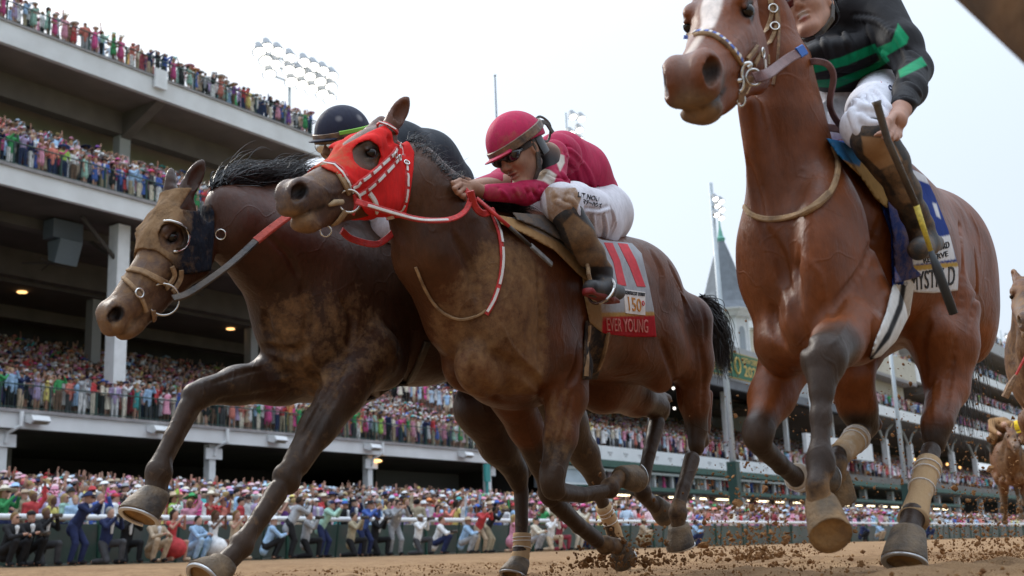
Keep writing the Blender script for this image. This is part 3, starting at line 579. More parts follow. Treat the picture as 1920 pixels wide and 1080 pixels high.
# ------------------------------------------------------------------ horses
# canonical head: x from poll to muzzle, y to the horse's left, z out of the forehead (metres, head 0.64 long)
LM = dict(eyeL=(.197,.083,-.036), eyeR=(.197,-.083,-.036), nosL=(.588,.046,-.062), nosR=(.588,-.046,-.062), lip=(.635,0,-.115), chin=(.585,0,-.190), corner=(.49,.050,-.14), jowl=(.14,.05,-.26), poll=(0,0,.02), nose=(.615,0,-.045), bridge=(.36,0,-.012), fore=(.15,0,.030))
def fit_head(lms, guess, s0=1.0, LM=LM, wy=15, wr=60):
    """rigid pose (+scale) of the canonical head that puts its landmarks on the photo's"""
    keys = list(lms); C = np.array([LM[k] for k in keys]); T = np.array([lms[k][:2] for k in keys], float)
    WT = np.array([3. if k.startswith('eye') else .5 if k in ('poll', 'jowl') else 1. for k in keys])
    def frame(p):
        ry, rp, rr = p[3:6]
        # yaw about Z, pitch, roll ; yaw 0 = facing -X
        fx = np.array([-math.cos(ry)*math.cos(rp), -math.sin(ry)*math.cos(rp), -math.sin(rp)])
        left = np.array([math.sin(ry), -math.cos(ry), 0.]); up = np.cross(fx, left)
        l2 = left*math.cos(rr) + up*math.sin(rr); u2 = np.cross(fx, l2)
        return np.array([fx, l2, u2])
    def res(p):
        P = p[:3] + (C * p[6]) @ frame(p)
        reg = [(p[1] - guess[1]) * 300, (p[6] - s0) * 200, (p[5] - guess[5]) * wr, (p[3] - guess[3]) * wy, (p[4] - guess[4]) * 5]
        return np.concatenate([((pixels(P) - T) * WT[:, None]).ravel(), reg])
    p = np.array([*guess, s0], float)
    for _ in range(40):
        r0 = res(p); J = np.stack([(res(p + e) - r0) / 1e-5 for e in np.eye(7) * 1e-5], 1)
        p = p - np.linalg.solve(J.T @ J + 1e-3*np.eye(7), J.T @ r0)
    print('head fit', np.round(p, 3), 'rms', round(float(np.sqrt(np.mean(res(p)[:-5]**2))), 1))
    return p[:3], frame(p), p[6]

def poly_sd(P, poly):
    """signed distance (pixels) of points P to a polygon, negative inside"""
    poly = np.asarray(poly, float); d = np.full(len(P), 1e9); ins = np.zeros(len(P), bool)
    for a, b in zip(poly, np.roll(poly, -1, 0)):
        e = b - a; w = P - a; t = np.clip((w @ e) / max(e @ e, 1e-9), 0, 1); q = w - t[:, None]*e; d = np.minimum(d, (q*q).sum(1))
        c = ((a[1] <= P[:, 1]) & (b[1] > P[:, 1])) | ((b[1] <= P[:, 1]) & (a[1] > P[:, 1]))
        with np.errstate(divide='ignore', invalid='ignore'): xi = a[0] + (P[:, 1] - a[1]) * e[0] / (e[1] if e[1] else 1e-9)
        ins ^= c & (P[:, 0] < xi)
    return np.sqrt(d) * np.where(ins, -1, 1)

class Horse:
    def __init__(s, name, Yh, lo, hi, vox=.0065):
        s.name, s.Yh = name, Yh; s.S = Solid(lo, hi, vox); s.leg = 1.0; s.lines = []
    def p(s, px, py, o=0.): return onY(px, py, s.Yh - o)
    def bar(s, a, b, k=.04, **kw):
        """a=(px,py,offset to the near side,radius m)"""
        s.S.bar(s.p(*a[:3]), s.p(*b[:3]), a[3], b[3], k, **kw); return s
    def ell(s, c, r, k=.05, pitch=0., yaw=0., op='add'):
        cp, sp, cy, sy = math.cos(R(pitch)), math.sin(R(pitch)), math.cos(R(yaw)), math.sin(R(yaw))
        M = np.array([[-cp*cy, -cp*sy, sp], [sy, -cy, 0], [sp*cy, sp*sy, cp]])
        s.S.ell(s.p(*c), r, k, M, op); return s
    def chain(s, pts, k=.03):
        g = lambda a: (*a[:3], a[3] * (s.leg if a[3] < .062 else 1 + (s.leg - 1) * .35))
        for a, b in zip(pts[:-1], pts[1:]):
            a, b = g(a), g(b)
            if max(a[3], b[3]) < .056:      # cannon or pastern: bone in front, tendons behind
                A, B = s.p(*a[:3]), s.p(*b[:3]); t = unit(B - A); bk = np.array((1., 0, 0)); bk = unit(bk - t * bk.dot(t))
                s.S.bar(A - bk*a[3]*.12, B - bk*b[3]*.12, a[3]*.84, b[3]*.84, k*.5); s.S.bar(A + bk*a[3]*.55, B + bk*b[3]*.55, a[3]*.5, b[3]*.5, k*.35)
            else: s.bar(a, b, k)
        return s
    def head(s, pos, Fm, sc, ear=((-.05, .04, .15), (-.05, -.04, .15)), eyes=True, flare=1.0, open_=0.0, mw=1.0):
        S = s.S; s.hp, s.hF, s.hs = pos, Fm, sc
        W = lambda c: pos + (np.asarray(c, float) * sc) @ Fm
        def E(c, r, k=.03, op='add', rot=None):
            M = Fm if rot is None else rot @ Fm
            S.ell(W(c), np.array(r) * sc, k*sc, M, op)
        def B(a, b, ra, rb, k=.025, op='add'): S.bar(W(a), W(b), ra*sc, rb*sc, k*sc, op)
        def ry(a): c, q = math.cos(R(a)), math.sin(R(a)); return np.array([[c, 0, q], [0, 1, 0], [-q, 0, c]])
        E((.05, 0, -.03), (.10, .070, .065), .06); E((.15, 0, -.035), (.13, .078, .062), .05)
        B((.2, 0, -.060), (.50, 0, -.070), .056, .038, .04)
        for q in (1, -1):
            E((.125, .043*q, -.155), (.125, .036, .112), .04); E((.20, .03*q, -.13), (.12, .045, .08), .04)
            E((.165, .070*q, -.006), (.055, .022, .022), .02, rot=ry(8))            # brow
            B((.22, .062*q, -.085), (.37, .047*q, -.095), .015, .010, .03)        # facial crest
            B((.26, .030*q, -.095), (.50, .022*q, -.092), .048, .036, .04)
            B((.15, .038*q, -.225), (.42, .018*q, -.175), .034, .026, .035)         # mandible
            E((.572, .029*q*mw, -.066), (.050*flare, .027*mw, .036*flare), .022, rot=ry(-18))    # nostril wall
            E((.100, .062*q, .0), (.03, .015, .02), .02)
        B((.22, 0, -.125), (.50, 0, -.118), .066, .044, .04)
        E((.56, 0, -.088), (.070, .047*mw, .056), .03); E((.60, 0, -.108), (.040, .050*mw, .032), .02)   # muzzle, upper lip
        d = open_
        B((.26, 0, -.185), (.46, 0, -.165), .050, .042, .04); B((.40, 0, -.172 - .3*d), (.56, 0, -.162 - d), .038, .030, .035); E((.572, 0, -.160 - d), (.034, .040*mw, .024), .025)   # lower lip, chin
        E((.525, 0, -.182 - d), (.036, .032, .022), .025)
        for q in (1, -1):      # mouth line, nostril, eye socket
            B((.66, .030*q, -.140 - .45*d), (.49, .062*q, -.140 - .1*d), .009, .006, .006, 'cut')
            if d: B((.66, .0, -.140 - .4*d), (.56, .03*q, -.137 - .3*d), .007, .004, .008, 'cut')
            E((.594, .047*q*mw, -.063), (.029*flare, .034*mw, .020*flare), .006, 'cut', rot=ry(-22)); s.mw = mw
            B((.614, .042*q*mw, -.078), (.578, .054*q*mw, -.046), .013*flare, .010, .006, 'cut')
            E((.197, .090*q, -.036), (.026, .022, .020), .010, 'cut')
            E((.08, .078*q, -.02), (.025, .012, .018), .03, 'cut')
        # under eye rim
            B((.165, .082*q, -.050), (.225, .080*q, -.054), .007, .006, .012)
            B((.162, .084*q, -.020), (.222, .080*q, -.018), .008, .006, .010)
        for q, e in zip((1, -1), ear):
            a = np.array((.0, .038*q, .01)); e = np.array(e); b = a + e
            L_ = np.linalg.norm(e); u_ = e / L_; f_ = np.array((.35, .9*q, .15)); f_ = unit(f_ - u_*f_.dot(u_)); w_ = np.cross(u_, f_); Rm = np.array([u_, f_, w_])
            B(a - e*.05, a + e*.30, .030, .030, .03); E(a + e*.50, (L_*.52, .017, .036), .015, rot=Rm); B(a + e*.6, b, .018, .003, .02)
            E(a + e*.52 + f_*.016, (L_*.36, .014, .023), .008, 'cut', rot=Rm)
    def hoof(s, root, cor, sole, toe, r=.055, name='hoof', o=0., shoe=True, M=None):
        """cor/sole pixel centres, toe: world direction the toe points"""
        c = s.p(*cor) if len(cor) == 3 else np.asarray(cor[0]); q = s.p(*sole) if len(sole) == 3 else c + np.asarray(sole[0]); ax = q - c; h = np.linalg.norm(ax); ax = ax / h
        t = unit(np.asarray(toe, float) - ax * np.dot(toe, ax)); w = np.cross(ax, t); n = 28; V = []; F = []
        prof = [(-.012, .80, -.004), (.0, .90, 0), (.012, .93, .001), (h*.5, 1.04, .012), (h, 1.16, .024), (h + .006, 1.14, .024)]
        for d, k, sh in prof:
            for j in range(n):
                a = 2*math.pi*j/n; ca, sa = math.cos(a), math.sin(a)
                lx = r*k*(ca*(1.05 if ca > 0 else .85)); ly = r*k*.95*sa*(1 if ca > -.6 else .9)
                V.append(c + ax*d + t*(lx + sh) + w*ly)
        m = len(prof)
        F = [(i*n + j, i*n + (j+1) % n, (i+1)*n + (j+1) % n, (i+1)*n + j) for i in range(m-1) for j in range(n)]
        F.append(list(range(n))[::-1])
        # sole: inner concave ring
        k0 = len(V); cc = c + ax*(h - .004) + t*.018
        for kk, dd in ((.80, 0), (.45, -.006)):
            for j in range(n):
                a = 2*math.pi*j/n; V.append(cc + ax*dd + t*r*kk*math.cos(a) + w*r*kk*.9*math.sin(a))
        for j in range(n):
            F.append(((m-1)*n + j, (m-1)*n + (j+1) % n, k0 + (j+1) % n, k0 + j)); F.append((k0 + j, k0 + (j+1) % n, k0 + n + (j+1) % n, k0 + n + j))
        F.append(list(range(k0 + n, k0 + 2*n)))
        me = mesh_np(name, V, F); me.materials.append(M or M_hoof); me.materials.append(M_mudsole)
        for p_ in me.polygons:
            if p_.index >= (m-1)*n + 1: p_.material_index = 1
        ob = link(name, me, None, root)
        if shoe:
            a = np.linspace(-2.5, 2.5, 30); P = [c + ax*(h + .007) + t*(.024 + r*1.02*math.cos(x)) + w*r*.98*math.sin(x) for x in a]
            b_ = MB(); b_.ribbon(P, np.repeat([ax], 30, 0), .016, .006); b_.obj('horseshoe', M_shoe, ob)
            bpy.data.objects[-1] if False else None
        return ob
    def finish(s, root, paint):
        # muscle edges, creases and veins traced on the first skin, then cut into or raised on the solid
        if s.lines:
            sk = Skin(s.S.mesh('body'))
            for pts, r, op in s.lines:
                L = smooth_line(pts, max(6, len(pts)*4)); H = [sk.hit(x, y, 0)[0] for x, y in L]; N = [sk.hit(x, y, 0)[1] for x, y in L]; n = len(L)
                for i in range(n - 1):
                    w0, w1 = (math.sin(math.pi*min(1, (j + .6)/n))**.5 for j in (i, i + 1))
                    if op == 'cut': s.S.bar(H[i] + N[i]*r*.35, H[i+1] + N[i+1]*r*.35, r*w0, r*w1, r*2.2, 'cut')
                    else: s.S.bar(H[i] - N[i]*r*.35, H[i+1] - N[i+1]*r*.35, r*w0, r*w1, r*1.6)
        me = s.S.mesh('body'); s.skin = Skin(me)
        V = s.skin.V.astype(float); vcol(me, paint(s, V))
        o = link('body', me, M_hide, root); s.root = root; s.body = o
        if hasattr(s, 'hp'):
            for q in (1, -1):
                b = MB(); c = s.hp + (np.array((.197, .0755*q, -.036)) * s.hs) @ s.hF; b.ball(c, .0205*s.hs, 24, 16)
                b.obj('eye', M_eye, root, smooth=True)
        return o
    # tack that follows the skin, traced as photo pixels
    def strap(s, name, pts, w, t, m, parent=None, n=28, off=.003, obj=True, skin=None):
        sk = skin or s.skin; L = smooth_line(pts, n); PN = [sk.hit(x, y, off) for x, y in L]
        P = np.array([a for a, _ in PN]); N = np.array([b for _, b in PN])
        for _ in range(3): P[1:-1] = (P[:-2] + 2*P[1:-1] + P[2:]) / 4; N[1:-1] = (N[:-2] + N[1:-1] + N[2:]) / 3
        b = MB(); b.ribbon(P, N, w, t)
        return b.obj(name, m, parent or s.root) if obj else (b, P, N)
    def cover(s, name, poly, off, m, holes=(), mirror='body', paint=None, parent=None, flare=None, lo=None, hi=None, inside=.03):
        """cloth fitted over the body: outline traced in the photo on the near side and mirrored to the far side"""
        S = s.S; T = Solid(S.lo, S.lo, S.vox); T.lo = S.lo; T.sh = S.sh
        idx = np.nonzero((S.D < off + .03 + (.05 if flare else 0)) & (S.D > -inside - .02)); P = np.stack([i * S.vox + S.lo[k] for k, i in enumerate(idx)], 1)
        if mirror == 'near': k_ = P[:, 1] < s.Yh; idx = tuple(i[k_] for i in idx); P = P[k_]; Q = P
        elif mirror == 'body': Q = P.copy(); Q[:, 1] = s.Yh - np.abs(P[:, 1] - s.Yh)
        else:
            L = (P - s.hp) @ s.hF.T; L[:, 1] = np.abs(L[:, 1]); Q = s.hp + L @ s.hF
        D = S.D[idx].astype(float); sc = (Q @ CM[:, 2]) / PF; px = pixels(Q)
        e = poly_sd(px, poly) * sc
        for h_ in holes: e = np.maximum(e, -poly_sd(px, h_) * sc)
        o = off + (flare(px) if flare else 0)
        d = np.maximum(np.maximum(D - o, e), -(D + inside)); F = np.full(S.sh, 1., np.float32); F[idx] = d
        me = T.mesh('m', F); n = len(me.vertices); V = np.empty(n*3, np.float32); me.vertices.foreach_get('co', V); V = V.reshape(-1, 3).astype(float)
        if paint: vcol(me, paint(s, V))
        ob = link(name, me, m, parent or s.root); ob['skin'] = 0; del ob['skin']
        return ob, me
    def patch(s, name, poly, m, parent, skin, off=.002, step=7., obj=True):
        """thin appliqué with an outline traced in the photo, laid on a skin"""
        from mathutils.geometry import delaunay_2d_cdt
        poly = np.asarray(poly, float); P = []
        for a, b in zip(poly, np.roll(poly, -1, 0)):
            k = max(1, int(np.linalg.norm(b - a) / step)); P += [a + (b - a) * i / k for i in range(k)]
        nb = len(P); x0, y0 = poly.min(0); x1, y1 = poly.max(0)
        G = np.array([(x, y) for x in np.arange(x0, x1, step) for y in np.arange(y0, y1, step)] or [(x0 - 9, y0 - 9)]); G = G[poly_sd(G, poly) < -step*.4]
        P = np.array(list(P) + list(G)); vs, es, fs, *_ = delaunay_2d_cdt([Vector(p) for p in P], [], [list(range(nb))], 1, .01)
        return s.lay(name, [tuple(v) for v in vs], [list(f) for f in fs], m, parent, skin, off)
    def lay(s, name, pts, fs, m, parent, skin, off=.002):
        H = [skin.hit(x, y, off) for x, y in pts]; V = [h[0] for h in H] + [h[0] - h[1]*.004 for h in H]; n = len(pts)
        F = []; ed = {}
        for f in fs:
            a = np.array([V[i] for i in f]); nn = np.cross(a[1] - a[0], a[2] - a[0]); f = list(f)
            if nn.dot(H[f[0]][1]) < 0: f = f[::-1]
            F.append(f)
            for i, j in zip(f, f[1:] + f[:1]): ed[(i, j)] = 1
        for (i, j) in ed:
            if (j, i) not in ed: F.append([j, i, i + n, j + n])
        b = MB(); b.add(V, F); return b.obj(name, m, parent, smooth=False)
    def text(s, name, txt, quad, m, parent, skin, off=.003, font=None):
        """lettering mapped into a pixel quad (top-left, top-right, bottom-right, bottom-left) and laid on a skin"""
        V, F, w, h = text_mesh(txt); q = np.array(quad, float); pts = []
        for x, y in V:
            u, v = x / w, 1 - y / h; pts.append(tuple((q[0]*(1-u) + q[1]*u)*(1-v) + (q[3]*(1-u) + q[2]*u)*v))
        return s.lay(name, pts, F, m, parent, skin, off)


def blend_paint(V, base, spots, alpha=0.):
    """colour per vertex: spots = (kind, data, colour or None, alpha or None, inner radius, outer radius)"""
    C = np.empty((len(V), 4)); C[:, :3] = base; C[:, 3] = alpha
    for sp in spots:
        g, colr, al, r0, r1 = sp
        g = np.asarray(g, float)
        if len(g) == 1: d = np.linalg.norm(V - g[0], axis=1)
        else:
            d = np.full(len(V), 9.)
            for a, b in zip(g[:-1], g[1:]):
                ba = b - a; t = np.clip(((V - a) @ ba) / max(ba @ ba, 1e-9), 0, 1); d = np.minimum(d, np.linalg.norm(V - a - t[:, None]*ba, axis=1))
        m = np.clip((r1 - d) / (r1 - r0), 0, 1); m = (m*m*(3 - 2*m))[:, None]
        if colr is not None: C[:, :3] = C[:, :3]*(1 - m) + np.array(colr)*m
        if al is not None: C[:, 3:] = C[:, 3:]*(1 - m) + al*m
    return C
def trunk(h, x0, z0, sx=1.08, belly=0., zc=0.):
    """barrel, loins and quarters in metres from the withers (x0, z0); zc lifts the croup"""
    S = h.S
    def E(x, z, o, r, k=.07, p=0., y=0.):
        cp, sp, cy, sy = math.cos(R(p)), math.sin(R(p)), math.cos(R(y)), math.sin(R(y))
        M = np.array([[-cp*cy, -cp*sy, sp], [sy, -cy, 0], [sp*cy, sp*sy, cp]])
        S.ell((x0 + x*sx, h.Yh - o, z0 + z), r, k, M)
    def B(a, b, ra, rb, k=.05, op='add'):
        S.bar((x0 + a[0]*sx, h.Yh - a[2], z0 + a[1]), (x0 + b[0]*sx, h.Yh - b[2], z0 + b[1]), ra, rb, k, op)
    h.tE, h.tB = E, B
    E(.02, -.34, 0, (.46, .245, .33)); E(.33, -.36, 0, (.46, .265, .315)); E(.62, -.30, 0, (.34, .235, .25 + belly), p=-8)
    B((-.05, -.07, 0), (.25, -.10, 0), .055, .07, .10); B((.25, -.12, 0), (.75, -.13 + zc, 0), .11, .13, .10)
    for q in (1, -1):
        E(.82, -.22 + zc, .085*q, (.30, .15, .21), .06, -14)
        E(.95, -.32 + zc, .10*q, (.19, .13, .22), .09)
        E(.97, -.45 if q > 0 else -.38, .13*q, (.145, .11, .24 if q > 0 else .18), .08, 12)
        E(.80, -.40 if q > 0 else -.34, .13*q, (.22, .10, .20 if q > 0 else .16), .09, 18); E(.93, -.27 + zc, .09*q, (.2, .14, .2), .08)
        B((.66, -.16, .16*q), (.72, -.22, .17*q), .03, .03, .06)            # point of hip
        B((.10, -.14, .13*q), (.62, -.16, .12*q), .08, .08, .08)             # long back muscle
    B((.60, -.14 + zc, 0), (.98, -.22 + zc, 0), .12, .10, .10); E(.92, -.27 + zc, 0, (.22, .19, .20), .10)
    B((1.04, -.26 + zc, 0), (1.09, -.36, 0), .04, .04, .06)                 # dock

def with_nostrils(f):
    def g(h, V):
        C = f(h, V); L = (V - h.hp) @ h.hF.T / h.hs
        for q in (1, -1):
            d = np.sqrt(((L[:, 0] - .592)/.036)**2 + ((L[:, 1]*q - .046*h.mw)/.034)**2 + ((L[:, 2] + .063)/.025)**2); m = np.clip((1.12 - d)/.3, 0, 1)[:, None]
            C[:, :3] = C[:, :3]*(1 - m) + np.array((.008, .005, .004))*m; C[:, 3] *= 1 - m[:, 0]  # shade inside the nostril openings painted into the hide colour
            e = np.sqrt(((L[:, 0] - .197)/.03)**2 + ((L[:, 1]*q - .078)/.03)**2 + ((L[:, 2] + .036)/.022)**2); m = np.clip((1.3 - e)/.5, 0, 1)[:, None]
            C[:, :3] = C[:, :3]*(1 - m) + np.array((.012, .009, .008))*m; C[:, 3] *= 1 - .7*m[:, 0]
        e = np.abs(L[:, 2] + .141) + .6*np.maximum(0, .5 - L[:, 0]) + np.maximum(0, L[:, 0] - .66); m = (np.clip((.012 - e)/.008, 0, 1) * (np.abs(L[:, 1]) > .012))[:, None]*.8
        C[:, :3] = C[:, :3]*(1 - m) + np.array((.02, .012, .01))*m
        return C
    return g
ROOTS = {}

# ============================ right-hand bay with the white blaze
def build_right():
    Y = 1.25
    h = Horse('R', Y, (2.3, .70, -.12), (5.65, 1.85, 2.05)); S = h.S
    root = empty('racehorse', (4.2, Y, 0)); tag(root, 'bay racehorse with a white blaze and thin breast strap, nearest the camera', 'horse', 'galloping racehorses')
    trunk(h, 3.98, 1.375, .97, belly=-.02, zc=.02)
    # neck
    h.bar((1428, 20, 0, .075), (1450, 150, 0, .075), .05); h.bar((1450, 150, 0, .072), (1520, 330, 0, .105), .08)
    h.bar((1440, 60, 0, .082), (1455, 230, 0, .088), .05); h.bar((1455, 230, 0, .088), (1475, 430, 0, .118), .07)
    h.bar((1462, 130, .03, .08), (1520, 410, .05, .13), .08)
    h.bar((1470, 120, -.03, .09), (1500, 420, -.08, .13), .08)
    h.bar((1405, 200, -.02, .035), (1440, 420, -.03, .04), .04)            # windpipe
    # breast and shoulders
    h.ell((1500, 500, 0), (.20, .19, .24), .08)
    h.ell((1558, 470, .14), (.17, .085, .26), .07, 20); h.ell((1468, 520, -.15), (.15, .065, .23), .06, 20)
    h.ell((1524, 600, .08), (.12, .085, .13), .05); h.ell((1466, 620, -.06), (.09, .075, .13), .045)
    h.ell((1615, 560, .17), (.16, .075, .15), .05, 30)
    h.ell((1500, 645, -.0), (.13, .12, .08), .06)
    # near fore: forearm thrust at the camera, cannon hanging
    h.bar((1625, 600, .17, .100), (1596, 625, .19, .084), .05); h.bar((1596, 625, .19, .084), (1568, 645, .20, .062), .04)
    h.bar((1568, 645, .20, .060), (1550, 662, .22, .052), .04); h.ell((1544, 672, .22), (.044, .050, .056), .03); h.bar((1544, 680, .22, .046), (1541, 735, .22, .029), .04)
    h.chain([(1541, 715, .22, .034), (1540, 782, .22, .028), (1539, 845, .22, .028)], .04)
    h.ell((1539, 871, .22), (.034, .036, .042), .03); h.chain([(1538, 880, .22, .033), (1533, 912, .22, .031), (1538, 938, .22, .038)], .02)
    # off fore folded back
    h.chain([(1474, 680, -.12, .088), (1447, 745, -.14, .062), (1425, 800, -.14, .045)], .05); h.ell((1420, 816, -.14), (.042, .044, .052), .03)
    h.chain([(1428, 835, -.14, .038), (1465, 872, -.14, .030), (1495, 897, -.14, .031)], .025); h.ell((1500, 896, -.14), (.038, .038, .040), .02)
    h.chain([(1502, 897, -.14, .034), (1524, 888, -.14, .033)], .02)
    # off hind, far side
    h.chain([(1665, 590, -.12, .12), (1604, 655, -.12, .090), (1594, 705, -.12, .074), (1607, 760, -.12, .060), (1620, 795, -.12, .054)], .05)
    h.bar((1640, 795, -.12, .028), (1632, 770, -.12, .016), .02)
    h.chain([(1620, 803, -.12, .046), (1600, 828, -.12, .036), (1572, 852, -.12, .034)], .025); h.ell((1567, 868, -.12), (.042, .038, .042), .02)
    h.chain([(1565, 878, -.12, .042), (1572, 905, -.12, .040)], .02)
    # near hind on the ground
    h.chain([(1768, 585, .16, .13), (1772, 650, .17, .104), (1776, 725, .17, .064), (1758, 790, .17, .054)], .06)
    h.bar((1748, 625, .16, .08), (1764, 700, .16, .048), .05)
    h.bar((1794, 710, .15, .032), (1776, 800, .15, .020), .04)                # tendon to the hock point
    h.ell((1752, 818, .16), (.044, .040, .062), .03); h.ell((1768, 808, .16), (.026, .024, .04), .03)
    h.chain([(1746, 848, .16, .038), (1733, 900, .16, .032), (1720, 945, .16, .032)], .02); h.ell((1712, 968, .16), (.040, .038, .042), .02)
    h.chain([(1712, 972, .16, .038), (1704, 1000, .16, .040)], .02)
    # grooves
    for a, b in (((1470, 440, 0), (1487, 600, .0)), ((1488, 600, 0), (1500, 700, .01))):
        S.bar(h.p(*a) + np.array((-.24, 0, 0)), h.p(*b) + np.array((-.16, 0, 0)), .02, .02, .04, 'cut')
    C, A_ = 'cut', 'add'
    h.lines = [([(1432, 425), (1460, 480), (1474, 530), (1488, 580)], .011, C), ([(1496, 470), (1490, 550), (1492, 600), (1514, 650)], .012, C), ([(1450, 580), (1452, 615), (1471, 648)], .010, C), ([(1650, 410), (1618, 500), (1580, 555), (1560, 600)], .008, C),
        ([(1643, 600), (1640, 640), (1620, 672)], .009, C), ([(1800, 420), (1806, 500), (1798, 590)], .010, C), ([(1828, 470), (1832, 540), (1815, 620)], .007, C), ([(1792, 640), (1778, 730), (1772, 780)], .008, C), ([(1740, 600), (1728, 650), (1735, 700)], .009, C),
        ([(1400, 300), (1415, 360), (1430, 430)], .010, C), ([(1590, 600), (1575, 630), (1552, 650)], .005, A_), ([(1510, 480), (1540, 520), (1548, 580)], .005, A_), ([(1760, 690), (1750, 740), (1752, 790)], .005, A_), ([(1820, 400), (1835, 440), (1838, 480)], .005, A_), ([(1420, 95), (1400, 120), (1375, 135)], .004, A_), ([(1392, 60), (1372, 92), (1352, 104)], .0035, A_)]
    pos, Fm, sc = fit_head(dict(eyeL=(1408, 22), eyeR=(1286, 50), nosL=(1322, 128), nosR=(1263, 148), chin=(1318, 222), lip=(1285, 200), corner=(1372, 168), jowl=(1465, 125)), (3.15, 1.22, 1.62, 0., 1.0, 0.))
    h.head(pos, Fm, sc, ear=((-.02, .03, .15), (-.02, -.03, .15)), flare=1.3, mw=1.28)
    W = lambda c: pos + (np.asarray(c, float) * sc) @ Fm
    bay = (.165, .043, .009); blk = (.020, .015, .013); dk = (.055, .028, .018)
    P = h.p
    def paint(hh, V):
        sp = [((P(1465, 300), P(1480, 600)), (.135, .038, .010), None, .1, .3),
              ((W((.06, 0, .03)), W((.34, .004, 0))), (.80, .68, .60), None, .022*sc, .034*sc), ((W((.34, .004, 0)), W((.5, -.012, -.02))), (.66, .52, .42), None, .012*sc, .026*sc),
              ((W((.56, 0, -.1)),), (.10, .065, .05), None, .045, .11), ((W((.62, 0, -.14)), W((.58, 0, -.18))), (.16, .10, .06), .45, .04, .08),
              ((W((.56, .04, -.12)),), (.12, .09, .08), .25, .02, .06),
              ((W((.197, .08, -.036)),), (.03, .02, .016), None, .020, .045), ((W((.197, -.08, -.036)),), (.03, .02, .016), None, .020, .04)]
        for L_, c0, c1 in (((P(1578, 652, .24), P(1562, 670, .24)), .03, .12), ((P(1546, 672, .22), P(1541, 715, .22), P(1540, 785, .22), P(1538, 900, .22)), .07, .11),
                   ((P(1420, 816, -.14), P(1428, 835, -.14), P(1500, 900, -.14)), .05, .11), ((P(1625, 790, -.12), P(1600, 840, -.12), P(1570, 880, -.12)), .07, .12),
                   ((P(1765, 800, .16), P(1758, 830, .16), P(1704, 1000, .16)), .06, .12)):
            sp.append((L_, (.040, .022, .013), None, c0, c1))
        sp += [((P(1540, 930, .22), P(1542, 965, .22)), None, .8, .03, .075), ((P(1500, 898, -.14), P(1525, 888, -.14)), None, .8, .03, .06),
               ((P(1567, 880, -.12), P(1572, 910, -.12)), None, .7, .03, .07), ((P(1560, 700, .2),), None, .12, .05, .12)]
        return blend_paint(V, bay, sp, .0)
    paint = with_nostrils(paint)
    h.finish(root, paint)
    # hooves
    h.hoof(root, (1540, 945, .22), [(-.050, -.036, -.050)], (.1, .0, -1), .047, shoe=False, M=mat('muddy_hoof', (.30, .17, .07), .85, c2=(.10, .075, .05), nscale=14, bump=.8, bscale=60))
    h.hoof(root, (1525, 888, -.14), (1545, 882, -.14), (-.2, 0, -1), .046)
    h.hoof(root, (1572, 898, -.12), (1580, 932, -.12), (.2, 0, -1), .048, shoe=False, M=mat('muddy_hoof', (.30, .17, .07), .85))
    h.hoof(root, (1703, 1000, .16), [(-.045, 0, -.088)], (-1, 0, 0), .060)
    ROOTS['R'] = h
    return h

